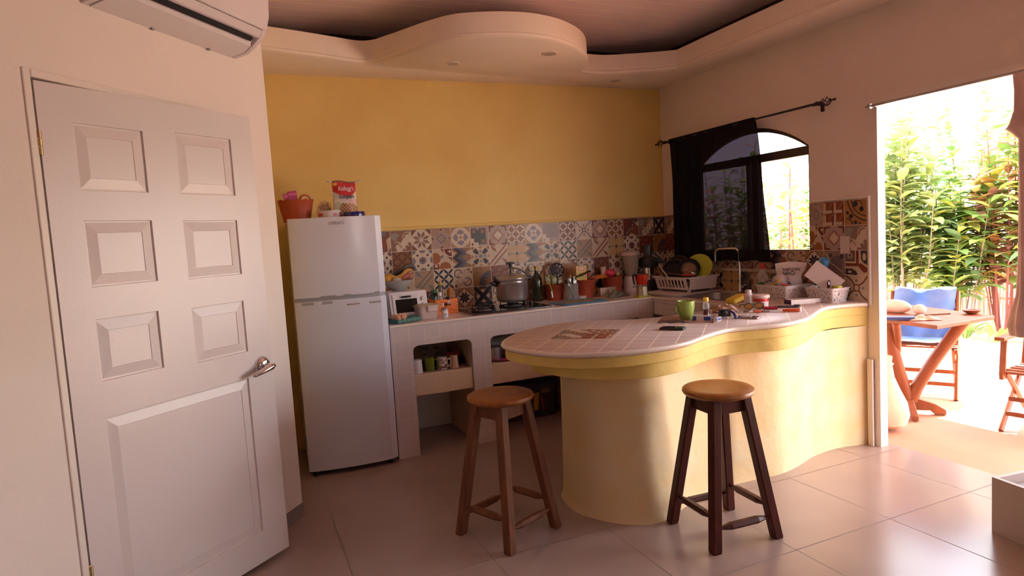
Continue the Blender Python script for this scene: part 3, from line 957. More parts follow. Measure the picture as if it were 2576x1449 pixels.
for (a0, a1, c0, c1) in panels:
    rings = [(0, 0), (0.002, 0.007), (0.007, 0.0075), (0.044, 0.0015), (0.0455, 0.0035)]
    R = [[(a0 + d, -th + q, c0 + d), (a1 - d, -th + q, c0 + d), (a1 - d, -th + q, c1 - d), (a0 + d, -th + q, c1 - d)] for d, q in rings]
    for k in range(len(R) - 1):
        for e in range(4):
            b.quad(R[k][e], R[k][(e + 1) % 4], R[k + 1][(e + 1) % 4], R[k + 1][e])
    b.quad(*R[-1])
b.quad((0, 0, z0), (0, 0, z1), (DW, 0, z1), (DW, 0, z0)); b.quad((0, -th, z0), (0, 0, z0), (DW, 0, z0), (DW, -th, z0)); b.quad((0, -th, z1), (DW, -th, z1), (DW, 0, z1), (0, 0, z1))
b.quad((0, -th, z0), (0, -th, z1), (0, 0, z1), (0, 0, z0)); b.quad((DW, -th, z0), (DW, 0, z0), (DW, 0, z1), (DW, -th, z1))
b.build('leaf', m_door, dr, angle=10)
b = MB()
MHd = Matrix.Translation((0.842, -th, 0.936)) @ Matrix.Rotation(radians(90), 4, 'X')
b.lathe([(0.0, 0.026), (0.020, 0.025), (0.034, 0.017), (0.041, 0.005), (0.042, 0.0)][::-1], M=MHd, n=28)
hd = b.build('handle_rose', m_chrome, dr)
b = MB()
b.tube([(0.842, -th - .018, 0.934), (0.848, -th - .052, 0.930), (0.843, -th - .060, 0.928)], [0.012, 0.013, 0.014], 14)
b.tube([(0.862, -th - .058, 0.934), (0.842, -th - .060, 0.930), (0.815, -th - .058, 0.924), (0.785, -th - .055, 0.916), (0.752, -th - .050, 0.907), (0.744, -th - .048, 0.905)], [0.011, 0.019, 0.018, 0.015, 0.012, 0.006], 14, flat=0.8)
b.build('handle_lever', m_chrome, dr)
for z in (1.878, 0.345):
    b = MB()
    for k in range(3):
        b.tube([(-0.004, -th - 0.004, z - 0.042 + k * 0.028), (-0.004, -th - 0.004, z - 0.016 + k * 0.028)], 0.0075, 12)
    b.span((-0.012, -th - 0.001, z - 0.042), (0.0, -th + 0.001, z + 0.042))
    b.build('hinge', m_brass, dr)

# ================================================================== AIR CONDITIONER
ac = thing('air_conditioner', 'white wall mounted air conditioner above the panelled door', 'air conditioner', PW + Vector((0, 0, 0)), AW)
s0, s1 = 0.215, 1.03
prof = [(0, 2.405), (.075, 2.418), (.118, 2.442), (.160, 2.472), (.168, 2.480), (.192, 2.520), (.205, 2.560), (.208, 2.5625), (.212, 2.60), (.214, 2.66), (.205, 2.70), (.185, 2.715), (0, 2.715)]
def acprof(pts, a, c):
    bb = MB()
    n = len(pts)
    vs = [(a, y, z) for y, z in pts] + [(c, y, z) for y, z in pts]
    bb.add(vs, [tuple(range(n)), tuple(reversed(range(n, 2 * n)))] + [(i, n + i, n + (i + 1) % n, (i + 1) % n) for i in range(n)])
    return bb
acprof([p for p in prof if p[1] < 2.443] + [(.122, 2.46), (.15, 2.49), (.16, 2.70), (0, 2.71)], s0 + .03, s1 - .03).build('chassis', m_acw, ac, angle=25)
acprof([(.190, 2.512), (.2065, 2.56), (.2125, 2.60), (.2155, 2.66), (.206, 2.702), (.186, 2.718), (.1, 2.718), (.1, 2.512)], s0 + .004, s1 - .004).build('front_panel', m_acw, ac, bevel=0.004, angle=25)
acprof([(.150, 2.476), (.166, 2.480), (.186, 2.5085), (.14, 2.5085), (.13, 2.50)], s0 + .022, s1 - .022).build('louvre', m_acw, ac, bevel=0.003, angle=25)
acprof([(.136, 2.4575), (.1515, 2.4685), (.148, 2.480), (.128, 2.470)], s0 + .05, s1 - .05).build('outlet_slot', m_dark, ac, smooth=False)
for a, c in ((s0 - .006, s0 + .022), (s1 - .022, s1 + .006)):
    acprof(prof, a, c).build('end_cap', m_acw, ac, bevel=0.006, angle=25)
for s in (.40, .72):
    b = MB(); b.box((s, .008, 2.4035), (.014, .012, .008)); b.build('clip', m_grey, ac, smooth=False)

# ================================================================== REFRIGERATOR
FX, FY, FA = -3.022, -0.640, radians(-2.1)
fr = thing('refrigerator', 'white two door refrigerator against the yellow wall beside the counter', 'refrigerator', (FX, FY, 0), FA)
b = MB(); b.box((0, .285, 0.84), (.565, .51, 1.605)); b.build('cabinet', m_fridge_side, fr, bevel=0.01)
front = [(-.288, .028), (-.288, .004), (-.250, -.012), (-.15, -.030), (0.0, -.043), (.14, -.042), (.246, -.030), (.288, .000), (.288, .028)]
def fdoor(name, za, zb):
    bb = MB(); bb.prism(front, za, zb)
    return bb.build(name, m_fridge, fr, bevel=0.004, angle=22)
d1 = fdoor('freezer_door', 1.150, 1.652)
d2 = fdoor('main_door', 0.035, 1.128)
b = MB(); b.prism([(x * .985, y + .012) for x, y in front], 1.1275, 1.1505); b.build('door_gap', m_grey, fr, smooth=False)
# grip recesses: chrome strip on the lower door, stepped lip on the upper one
b = MB()
b.prism([(.03, -.0445), (.245, -.0325), (.245, -.0345), (.03, -.0465)], 1.088, 1.097)
b.build('chrome_strip', m_chrome, d2, smooth=False)
b = MB(); b.prism([(-.13, -.034), (.03, -.0440), (.24, -.0325), (.24, -.028), (0, -.036), (-.13, -.026)], 1.150, 1.160)
b.build('grip', m_grey, d1, smooth=False)
b = MB(); b.prism([(-.245, -.0145), (-.06, -.0385), (-.06, -.0405), (-.245, -.0165)], 1.106, 1.124)
b.build('grip', m_grey, d2, smooth=False)
text('ATLAS', 0.026, m_chrome, d1, (0.006, -.0450, 1.612), (pi / 2, 0, radians(0.5)), 'badge', 0.001, bold=0.0006, xs=1.25)
for x in (-.24, .24):
    b = MB(); b.tube([(x, .03, 0), (x, .03, .04)], 0.018, 12); b.build('foot', m_rubber, fr)
    b = MB(); b.tube([(x, .48, 0), (x, .48, .04)], 0.018, 12); b.build('foot', m_rubber, fr)

# ================================================================== KITCHEN COUNTER
TOPZ = 0.915
kc = thing('kitchen_counter', 'white tiled masonry counter running along the yellow wall and round under the black curtain', 'counter', (0, 0, 0))
b = MB()
XL, YF, XI = -2.722, -0.615, -0.605
t0 = 0.872
b.span((XL, YF, t0), (0, -0.01, TOPZ))                       # back run
# wing with the basin hole
SKX0, SKX1, SKY0, SKY1 = -0.465, -0.115, -1.335, -0.80
b.span((XI, -1.46, t0), (SKX0, YF, TOPZ)); b.span((SKX1, -1.46, t0), (-0.01, YF, TOPZ)); b.span((SKX0, SKY1, t0), (SKX1, YF, TOPZ)); b.span((SKX0, -1.46, t0), (SKX1, SKY0, TOPZ))
b.build('worktop', m_wtile, kc, smooth=False)
# front with rounded openings
def front_panel(x_edges, y0, y1, ztop, zopen, r=0.045):
    """masonry front: piers between x_edges pairs, lintel above, rounded corners"""
    bb = MB()
    a, z = x_edges[0][0], x_edges[-1][1]
    def pr(pts):
        bb.prism(pts, -y1, -y0, XZ)
    pr([(a, zopen), (z, zopen), (z, ztop), (a, ztop)])
    for p0, p1 in x_edges:
        pr([(p0, 0), (p1, 0), (p1, zopen), (p0, zopen)])
    for i in range(len(x_edges) - 1):
        l, rr = x_edges[i][1], x_edges[i + 1][0]
        pr([(l, zopen)] + [(l + r - r * cos(t), zopen - r + r * sin(t)) for t in [pi / 2 * k / 6 for k in range(7)]][::-1])
        pr([(rr, zopen)] + [(rr - r + r * cos(t), zopen - r + r * sin(t)) for t in [pi / 2 * k / 6 for k in range(7)]][::-1])
    return bb
piers = [(XL, -2.574), (-2.150, -2.010), (-1.240, -1.120), (XI - 0.12, XI)]
front_panel(piers, YF, YF + 0.07, t0, 0.762).build('front', m_wtile, kc, smooth=False, bevel=0.012)
for p0, p1 in piers[:3]:
    b = MB(); b.span((p0, YF + 0.07, 0), (p1, -0.0, t0)); b.build('pier', m_shelfp, kc, smooth=False)
for l, rr in ((-2.574, -2.150), (-2.010, -1.240), (-1.120, XI - 0.12)):
    b = MB(); b.span((l, YF + 0.012, 0.408), (rr, -0.0, 0.556)); b.build('shelf', m_shelfp, kc, smooth=False, bevel=0.006)
b = MB()
b.span((XI, -1.46, 0.772), (XI + 0.05, YF, t0)); b.build('wing_front', m_wtile, kc, smooth=False, bevel=0.01)
b = MB(); b.span((XI, -1.46, 0.0), (XI + 0.05, -1.36, 0.772)); b.build('pier', m_wtile, kc, smooth=False)
b = MB(); b.span((XI + .03, -1.36, 0.38), (-0.0, YF, 0.42)); b.build('shelf', m_shelfp, kc, smooth=False)
b = MB()
b.tube([(XL, YF, TOPZ - .008), (XI, YF, TOPZ - .008), (XI, -1.44, TOPZ - .008)], 0.0085, 8)
b.build('edge_bead', m_frame, kc)

# basin
sk = thing('sink_basin', 'steel sink basin sunk in the counter below the faucet', 'sink', (0, 0, 0))
b = MB()
ox = [(SKX0, SKY0), (SKX1, SKY0), (SKX1, SKY1), (SKX0, SKY1)]
def rr_out(x0, y0, x1, y1, r, n=5):
    o = []
    for cx, cy, a in ((x1 - r, y1 - r, 0), (x0 + r, y1 - r, 90), (x0 + r, y0 + r, 180), (x1 - r, y0 + r, 270)):
        for k in range(n + 1):
            t = radians(a + 90 * k / n); o.append((cx + r * cos(t), cy + r * sin(t)))
    return o
lv = [(0.012, TOPZ + .004, -1), (0.012, TOPZ + .001, -1), (0.0, TOPZ + .003, 1), (0.006, TOPZ - .05, 1), (0.02, TOPZ - .15, 1), (0.06, TOPZ - .165, 1)]
rings = []
for d, z, sgn in lv:
    d = -d if sgn < 0 else d + .002
    rings.append([(x, y, z) for x, y in rr_out(SKX0 + d, SKY0 + d, SKX1 - d, SKY1 - d, 0.05)])
n = len(rings[0]); vs = [p for r in rings for p in r]
fs = [(i * n + k, i * n + (k + 1) % n, (i + 1) * n + (k + 1) % n, (i + 1) * n + k) for i in range(1, len(rings) - 1) for k in range(n)]
fs += [(k, (k + 1) % n, 2 * n + (k + 1) % n, 2 * n + k) for k in range(n)] + [tuple((len(rings) - 1) * n + k for k in range(n))]
b.add(vs, fs); b.build('bowl', m_steel, sk)
b = MB(); b.lathe([(0.0, .002), (.02, .002), (.03, .004), (.032, 0)], (-.29, -1.07, TOPZ - .165)); b.build('drain', m_chrome, sk)

fa = thing('faucet', 'tall square necked chrome faucet behind the sink', 'faucet', (-0.062, -1.00, TOPZ), radians(0))
b = MB(); b.lathe([(0.026, 0), (0.026, .01), (.02, .014), (.016, .05), (.012, .07)]); b.build('base', m_chrome, fa)
b = MB()
b.tube([(0, 0, .05)] + [(0, 0, .31)] + [(-.00, .012 + 0.0, .332), (-.003, .03, .345), (-.01, .06, .348), (-.03, .19, .345), (-.032, .215, .338), (-.033, .228, .32), (-.034, .23, .25)], .0105, 12)
b.build('spout', m_chrome, fa)
b = MB(); b.tube([(0, -.02, .045), (-.01, -.045, .06), (-.015, -.075, .075)], [.008, .007, .006], 10); b.build('lever', m_chrome, fa)

# ================================================================== PENINSULA BAR
pb = thing('breakfast_bar', 'wavy yellow plastered breakfast bar with pale tiled top, joined to the right wall', 'counter', (0, 0, 0))
outl = [(-0.002, -2.052), (-.10, -2.012), (-.227, -1.985), (-.356, -2.007), (-.518, -2.097), (-.699, -2.205), (-.855, -2.262), (-.993, -2.275), (-1.144, -2.235), (-1.286, -2.215), (-1.49, -2.285),
        (-1.68, -2.375), (-1.853, -2.400), (-2.023, -2.378), (-2.165, -2.318), (-2.282, -2.215), (-2.360, -2.066), (-2.398, -1.927), (-2.398, -1.827), (-2.352, -1.715), (-2.246, -1.585),
        (-2.123, -1.470), (-1.962, -1.393), (-1.837, -1.370), (-1.665, -1.410), (-1.503, -1.520), (-1.357, -1.595), (-1.185, -1.608), (-.999, -1.600), (-.80, -1.575), (-.68, -1.52), (-.605, -1.455)]
sm = [(p[0], p[1]) for p in catmull([(x, y, 0) for x, y in outl], 4)]
top = sm + [(-.602, -1.4602), (-.002, -1.4602)]
def zone(p):   # the straight sides by the wall and the wing stay put
    return 0.0 if ((p[0] > -0.01 and p[1] > -1.8) or (p[1] > -1.47 and p[0] > -.62)) else 1.0
b = MB()
b.prism(top, 0.893, 0.910); b.prism(top, 0.910, TOPZ, out1=inset(top, lambda p: 0.006 * zone(p)))
b.prism(inset(top, lambda p: 0.006 * zone(p)), 0.886, 0.893, out1=top)
b.build('worktop', m_wtile_rot, pb, angle=50)
b = MB(); edge_l = [(x, y, 0.903) for x, y in sm[1:-1]]
b.tube(edge_l, 0.0115, 8)
b.build('edge_bead', m_frame, pb)
b = MB(); b.prism(inset(top, lambda p: 0.010 * zone(p)), 0.836, 0.887); b.build('upper_band', m_band, pb, angle=50, bevel=0.006)
def in2(p):
    return zone(p) * (0.012 + 0.018 * max(0, min(1, (-p[0] - 1.0) / .4)) + 0.105 * max(0, min(1, (-p[0] - 1.9) / 0.45)))
lower = inset(top, in2)
b = MB(); b.prism(lower, 0.764, 0.837); b.build('lower_band', m_band, pb, angle=50, bevel=0.006)
ped = [(-.002, -2.036), (-.105, -2.013), (-.187, -1.995), (-.326, -1.992), (-.488, -2.020), (-.648, -2.075), (-.792, -2.110), (-.896, -2.116), (-1.031, -2.102), (-1.154, -2.092), (-1.228, -2.080), (-1.429, -2.122),
       (-1.596, -2.182), (-1.720, -2.240), (-1.834, -2.250), (-1.906, -2.220), (-1.981, -2.155), (-2.050, -2.050), (-2.085, -1.945), (-2.080, -1.82), (-2.045, -1.71), (-1.95, -1.63), (-1.80, -1.60), (-1.6, -1.66), (-1.35, -1.76), (-1.1, -1.80), (-.8, -1.76), (-.4, -1.68), (-.002, -1.70)]
ps = [(p[0], p[1]) for p in catmull([(x, y, 0) for x, y in ped], 4)]
b = MB()
lev = [(0.0, -0.012), (0.03, 0.0), (0.10, 0.004), (0.30, 0.010), (0.55, 0.016), (0.70, 0.018), (0.765, 0.018)]
oz = [inset(ps, lambda p, d=d: d * max(0, min(1, (-1.0 - p[0]) / .3))) for _, d in lev]
n = len(ps); vs = []; rnd = random.Random(3)
for (z, d), o in zip(lev, oz):
    vs += [(x, y, z) for x, y in o]
b.add(vs, [(i * n + (k + 1) % n, i * n + k, (i + 1) * n + k, (i + 1) * n + (k + 1) % n) for i in range(len(lev) - 1) for k in range(n)])
b.build('pedestal', m_ped, pb, angle=60)
# inlaid patterned tiles
def inlay(x, y, ang, fns, name='inlaid_tiles'):
    bb = MB(); s = 0.1575
    bb.cur = (.3, .2, .15)
    for (i, j, fn) in fns:
        M = Matrix.Translation((x, y, TOPZ + 0.0004)) @ Matrix.Rotation(ang, 4, 'Z') @ Matrix.Translation((i * s, j * s, 0)) @ Matrix.Diagonal((s, s, 1, 1))
        fn(Tile(bb, M))
    return bb.build(name, m_inlay, pb, smooth=False, merge=False)
inlay(-1.922, -2.071, radians(46.5), [(0, 0, t_hash), (1, 0, t_lattice), (0, 1, lambda t: t_arab(t, (.33, .2, .16))), (1, 1, t_arab)])
inlay(-1.215, -2.03, radians(46.5), [(0, 0, t_quatre), (1, 0, t_lattice), (0, 1, t_chev), (1, 1, lambda t: t_stripes(t, (.25, .09, .07), TN))])

# ================================================================== BAR STOOLS
def stool(label, cx, cy, ang, half, ms, ml, h=0.70, tuck=0.082):
    st = thing('bar_stool', label, 'stool', (cx, cy, 0), ang, 'round wooden bar stools at the breakfast bar')
    b = MB(); b.lathe([(0.0, h - .034), (.148, h - .034), (.160, h - .028), (.166, h - .017), (.163, h - .006), (.155, h - .001), (.12, h - .001), (0.0, h - .005)], n=48)
    b.build('seat', ms, st)
    for sx in (-1, 1):
        for sy in (-1, 1):
            b = MB(); w = .0235
            tx, ty, bx_, by = sx * tuck, sy * tuck, sx * half, sy * half
            zt_ = h - .035
            ch = .005
            def ring(cx_, cy_, z, w_):
                return [(cx_ + a, cy_ + c, z) for a, c in ((-w_, -w_ + ch), (-w_ + ch, -w_), (w_ - ch, -w_), (w_, -w_ + ch), (w_, w_ - ch), (w_ - ch, w_), (-w_ + ch, w_), (-w_, w_ - ch))]
            R = [ring(bx_, by, 0.0, w * .9), ring(bx_ + (tx - bx_) * .012, by + (ty - by) * .012, 0.008, w), ring(tx, ty, zt_, w)]
            vs = [p for r in R for p in r]
            b.add(vs, [tuple(reversed(range(8))), tuple(range(16, 24))] + [(i * 8 + k, i * 8 + (k + 1) % 8, (i + 1) * 8 + (k + 1) % 8, (i + 1) * 8 + k) for i in range(2) for k in range(8)])
            b.build('leg', ml, st, smooth=False)
    def xy(z, sx, sy):
        f_ = (h - .035 - z) / (h - .035)
        q = tuck + (half - tuck) * f_
        return Vector((sx * q, sy * q, z))
    for (a, c) in (((-1, -1), (1, -1)), ((1, -1), (1, 1)), ((1, 1), (-1, 1)), ((-1, 1), (-1, -1))):
        # apron board
        p, q = xy(h - .072, *a), xy(h - .072, *c)
        b = MB(); d = (q - p); m_ = (p + q) / 2
        b.box(m_, (d.length - .03, .018, .066), math.atan2(d.y, d.x)); b.build('apron', ml, st, smooth=False, bevel=.002)
        z = .145 if a[0] == c[0] else .100
        p, q = xy(z, *a), xy(z, *c)
        d = (q - p); L = d.length; e = d.normalized()
        b = MB(); b.tube([p + e * .015, p + e * .03, p + e * (L * .27), p + e * (L * .73), q - e * .03, q - e * .015], [.008, .009, .021, .021, .009, .008], 6, flat=.8)
        b.build('stretcher', ml, st, smooth=False)
    return st
stool('worn light brown bar stool with orange seat, nearest the refrigerator', -2.487, -1.955, radians(23.7), .168, m_seat_a, m_leg_a)
stool('dark mahogany bar stool with amber seat in front of the breakfast bar', -1.589, -2.478, radians(-4), .170, m_seat_b, m_leg_b)

# ================================================================== CURTAINS
m_sheer = bpy.data.materials.new('black_sheer'); m_sheer.use_nodes = True
t = m_sheer.node_tree; pbn = t.nodes['Principled BSDF']
pbn.inputs['Base Color'].default_value = (0.012, 0.010, 0.014, 1); pbn.inputs['Roughness'].default_value = 0.9; pbn.inputs['Specular IOR Level'].default_value = 0.1
tr = t.nodes.new('ShaderNodeBsdfTransparent'); tr.inputs[0].default_value = (0.20, 0.15, 0.20, 1)
mxs = t.nodes.new('ShaderNodeMixShader'); mxs.inputs[0].default_value = 0.965
t.links.new(tr.outputs[0], mxs.inputs[1]); t.links.new(pbn.outputs[0], mxs.inputs[2]); t.links.new(mxs.outputs[0], t.nodes['Material Output'].inputs[0])

rod = thing('curtain_rod', 'black iron curtain rod with cage finials above the arched window', 'curtain rod', (-0.08, 0, 2.198))
b = MB(); b.tube([(0, -.16, 0), (0, -1.77, 0)], .0085, 12); b.build('rod', m_iron, rod)
def finial(y, sg):
    bb = MB()
    bb.tube([(0, y, 0), (0, y + sg * .012, 0)], .014, 12)
    bb.tube([(0, y + sg * .012, 0), (0, y + sg * .035, 0), (0, y + sg * .04, 0)], [.008, .012, .007], 12)
    for k in range(5):
        pts = []
        for i in range(13):
            u = i / 12; a = k * 2 * pi / 5 + u * pi * .9; r = .028 * sin(pi * u) ** .8
            pts.append((r * cos(a), y + sg * (.04 + .075 * u), r * sin(a)))
        bb.tube(pts, .0028, 6)
    bb.tube([(0, y + sg * .115, 0), (0, y + sg * .13, 0), (0, y + sg * .145, 0), (0, y + sg * .152, 0)], [.004, .006, .009, .003], 10)
    bb.build('finial', m_iron, rod)
finial(-1.75, -1); finial(-.17, 1)
for y in (-1.735, -.2):
    b = MB(); b.tube([(0, y, 0), (.045, y, -.004), (.08, y, -.005)], .005, 8); b.span((.072, y - .012, -.045), (.08, y + .012, .012)); b.tube([(0, y, -.012), (0, y, .006)], .011, 10); b.build('bracket', m_iron, rod)

b = MB()
ny, nz = 90, 26
rnd = random.Random(5)
vs = []
for j in range(nz + 1):
    v = j / nz
    z = 2.212 - v * (2.212 - 1.168)
    yl = -.222 + .012 * v; yr = -1.222 - .105 * v ** .8 - (.004 * sin(v * 9))
    for i in range(ny + 1):
        u = i / ny
        # folds gathered at the left, flatter at the right
        uu = u ** 1.25 if u < 1 else 1
        y = yl + (yr - yl) * uu
        amp = .016 * (1 - u) + .005
        x = -.079 + .0 + amp * sin(u * 46 + 1.2 * sin(v * 2 + u * 3)) + .006 * sin(u * 17 + v * 1.5)
        if v < .04:
            x = -.0795 + (x + .0795) * (v / .04)
        vs.append((x, y, z + (.006 * sin(u * 30) if j == nz else 0)))
b.add(vs, [(j * (ny + 1) + i, j * (ny + 1) + i + 1, (j + 1) * (ny + 1) + i + 1, (j + 1) * (ny + 1) + i) for j in range(nz) for i in range(ny)])
# hem doubled at the foot, rod pocket at the head
k0 = (nz - 2) * (ny + 1)
for j in (nz - 2, nz - 1):
    b.add([(vs[q][0] - .004, vs[q][1], vs[q][2]) for q in range(j * (ny + 1), (j + 2) * (ny + 1))], [(i, i + 1, ny + 1 + i + 1, ny + 1 + i) for i in range(ny)])
b.add([(vs[q][0] - .012, vs[q][1], vs[q][2] + .002) for q in range(0, 2 * (ny + 1))], [(i, i + 1, ny + 1 + i + 1, ny + 1 + i) for i in range(ny)])
cu = b.build('sheer_curtain', m_sheer, angle=80, merge=False)
tag(cu, 'sheer black curtain pulled over most of the arched window', 'curtain')

r2 = thing('curtain_rod', 'slim metal curtain rod along the top of the garden doorway', 'curtain rod', (-0.04, 0, 2.112))
b = MB(); b.tube([(0, -2.115, 0), (0, -3.7, 0)], .0075, 10); b.build('rod', m_steel, r2)
b = MB(); b.tube([(0, -2.11, 0), (0, -2.10, 0), (0, -2.085, 0), (0, -2.07, 0)], [.016, .016, .008, .003], 12); b.tube([(0, -2.118, 0), (.035, -2.118, 0)], .006, 8); b.build('finial', m_steel, r2)

m_ctn = mat('rosy_cotton', (0.75, 0.50, 0.46), 0.9, noise=0.2, nscale=10)
b = MB()
prof = [(2.105, .055, .0), (2.02, .050, 0), (1.93, .052, .0), (1.87, .068, 0), (1.845, .082, 0), (1.82, .055, 0), (1.79, .030, 0), (1.5, .028, 0), (1.2, .028, 0), (1.02, .034, 0), (.94, .055, 0), (.86, .068, 0), (.81, .058, 0)]
vs = []; n = 28
for z, r, _ in prof:
    for k in range(n):
        a = 2 * pi * k / n; q = r * (1 + .18 * sin(6 * a + z * 3))
        vs.append((-.04 + q * cos(a) * .6, -2.935 + q * sin(a), z))
b.add(vs, [(i * n + k, i * n + (k + 1) % n, (i + 1) * n + (k + 1) % n, (i + 1) * n + k) for i in range(len(prof) - 1) for k in range(n)] + [tuple(range(n)), tuple(reversed(range((len(prof) - 1) * n, len(prof) * n)))])
cc = b.build('knotted_curtain', m_ctn, angle=80)
tag(cc, 'rosy brown cotton curtain gathered and knotted at the right of the doorway', 'curtain')

# ================================================================== ON THE REFRIGERATOR
FT = 1.6425
bk = thing('plastic_basket', 'terracotta coloured scalloped basket at the left on top of the refrigerator', 'basket', (-3.225, -.36, FT))
def scallop(b, r0, r1, h, n=48, amp=.004, wall=.004, waves=12):
    prof = [(r0, 0), (r0 + (r1 - r0) * .5, h * .5), (r1 - .002, h * .93), (r1, h * .94), (r1 + .003, h), (r1 - wall, h), (r1 - wall - .002, h * .9), (r0 - wall, .006), (0.0, .006)]
    vs = []; fs = []
    for i, (r, z) in enumerate(prof):
        for k in range(n):
            a = 2 * pi * k / n
            q = r * (1 + .012 * cos(waves * a)); zz = z + (amp * cos(waves * a) if i in (4, 5) else 0)
            vs.append((q * cos(a), q * sin(a), zz))
    m = len(prof)
    for i in range(m - 1):
        for k in range(n):
            fs.append((i * n + k, i * n + (k + 1) % n, (i + 1) * n + (k + 1) % n, (i + 1) * n + k))
    fs.append(tuple(reversed(range(n))))
    b.add(vs, fs)
    b.tube([(r0 * 1.0 + (r1 - r0) * .5 + .001, 0, h * .5)] if False else [((r0 + (r1 - r0) * .52 + .001) * cos(2 * pi * k / 36), (r0 + (r1 - r0) * .52 + .001) * sin(2 * pi * k / 36), h * .52) for k in range(37)], .0025, 6)
b = MB(); scallop(b, .084, .112, .142); b.build('basket', m_terra, bk, angle=60)
b = MB(); pts = [(.06 + .035 * cos(t), -.02 + .02 * cos(t), .142 + .032 * sin(t)) for t in [pi * k / 10 for k in range(11)]]
b.tube(pts, .007, 8); b.build('handle', m_terra, bk)

def print_box(b, d, c_front, c_side=None, c_top=None):
    x, y, z = d[0] / 2, d[1] / 2, d[2]
    b.cur = c_front; b.quad((-x, -y, 0), (x, -y, 0), (x, -y, z), (-x, -y, z)); b.quad((x, y, 0), (-x, y, 0), (-x, y, z), (x, y, z))
    b.cur = c_side or c_front; b.quad((-x, y, 0), (-x, -y, 0), (-x, -y, z), (-x, y, z)); b.quad((x, -y, 0), (x, y, 0), (x, y, z), (x, -y, z))
    b.cur = c_top or c_front; b.quad((-x, -y, z), (x, -y, z), (x, y, z), (-x, y, z)); b.quad((-x, y, 0), (x, y, 0), (x, -y, 0), (-x, -y, 0))
def patch(b, x0, z0, x1, z1, y, c):
    b.cur = c; b.quad((x0, y, z0), (x1, y, z0), (x1, y, z1), (x0, y, z1))
for i, (x, w, h, tl, lb) in enumerate(((-3.272, .028, .176, -.10, 'narrow pink and white carton at the left in the terracotta basket'), (-3.232, .055, .190, -.08, 'magenta carton with pale pink label standing in the terracotta basket'))):
    b = MB(); print_box(b, (w, .03, h), (.45, .03, .16), (.62, .35, .42), (.5, .05, .2))
    patch(b, -w * .32, .01, w * .42, h * .62, -.0153, (.72, .42, .48)); patch(b, -w * .45, h * .85, w * .45, h * .93, -.0153, (.62, .12, .3))
    o = b.build('carton', m_print, smooth=False, merge=False); o.location = (x, -.375, FT + .012); o.rotation_euler = (0, tl, .1)
    tag(o, lb, 'box', 'cartons in the refrigerator basket')

sk_ = thing('snack_bag', 'clear bag of golden crisps on the refrigerator behind the white tub', 'bag', (-3.035, -.30, FT))
b = MB(); b.sphere((0, 0, .07), .055, 16, 12, (.98, .6, 1.25)); b.build('film', m_pet, sk_)
b = MB(); rnd = random.Random(2)
for k in range(70):
    a, c, r = rnd.uniform(0, 2 * pi), rnd.uniform(-1, 1), rnd.uniform(.3, 1)
    p = Vector((.045 * r * cos(a) * math.sqrt(1 - c * c), .025 * r * sin(a), .07 + .056 * c * r))
    b.box(p, (.018, .004, .016), rnd.uniform(0, 3), M=Matrix.Translation(p) @ Matrix.Rotation(rnd.uniform(0, 3), 4, 'X') @ Matrix.Translation(-p))
o = b.build('crisps', mat('golden_crisp', (.80, .42, .10), .6, noise=.3, nscale=30), sk_, smooth=False); o['kind'] = 'stuff'

tb = thing('food_tub', 'low white tub with red lettering on top of the refrigerator', 'tub', (-3.030, -.44, FT))
b = MB(); b.lathe([(.066, 0), (.072, .05), (.077, .052), (.077, .060), (.070, .060), (.064, .01), (0, .01)], n=36); b.build('tub', m_whitep, tb)
text('FRESH', .020, m_red, tb, (-.045, -.0575, .036), (pi / 2, 0, -.65), 'lettering', xs=1.1) if False else None
for a0, a1 in ((-2.75, -2.25), (-1.25, -.9)):
    b = MB()
    for k in range(6):
        a = a0 + (a1 - a0) * k / 6; c = a + (a1 - a0) / 7
        b.quad((.0725 * cos(a), .0725 * sin(a), .026), (.0725 * cos(c), .0725 * sin(c), .026), (.0735 * cos(c), .0735 * sin(c), .042), (.0735 * cos(a), .0735 * sin(a), .042))
    b.build('print', m_pink, tb, smooth=False)

# cereal pouch
cp = thing('cereal_bag', 'white and red cereal bag with picture of flakes standing on the refrigerator', 'cereal bag', (-2.905, -.36, FT), radians(3))
b = MB(); nx_, nz_ = 16, 22; Wb, Hb, Db = .165, .262, .058
def pouch(u, v, side):
    x = (u - .5) * Wb * (1 - .05 * v + .02 * cos(v * 5))
    bulge = (4 * u * (1 - u)) ** .55 * (1 - .85 * v ** 3)
    return (x, side * Db / 2 * bulge + .003 * sin(u * 9 + v * 7) * side, v * Hb + .006 * sin(u * 6) * v)
def cer_col(u, v):
    if v > .96: return (.22, .10, .09)
    if v > .74 - .13 * (1 - ((u - .5) / .5) ** 2) + .0 and v <= .96:
        if u < .2 and v > .86 and ((u - .12) / .1) ** 2 + ((v - .91) / .04) ** 2 < 1: return (.75, .42, .06)
        return (.55, .025, .035)
    if v > .70 - .12 * (1 - ((u - .5) / .5) ** 2) and u > .7: return (.75, .45, .05)
    if v < .42 and u > .30 - .1 * sin(v * 8) and ((u - .62) / .42) ** 2 + ((v - .16) / .33) ** 2 < 1:
        return ((.46, .25, .13), (.36, .17, .08), (.52, .31, .18), (.24, .10, .05))[hash((int(u * 25), int(v * 40))) % 4]
    if .42 <= v < .55 and u > .62: return (.62, .35, .36)
    if ((u - .17) / .13) ** 2 + ((v - .36) / .1) ** 2 < 1: return (.45, .48, .34)
    return (.68, .63, .60)
nx_, nz_ = 60, 90
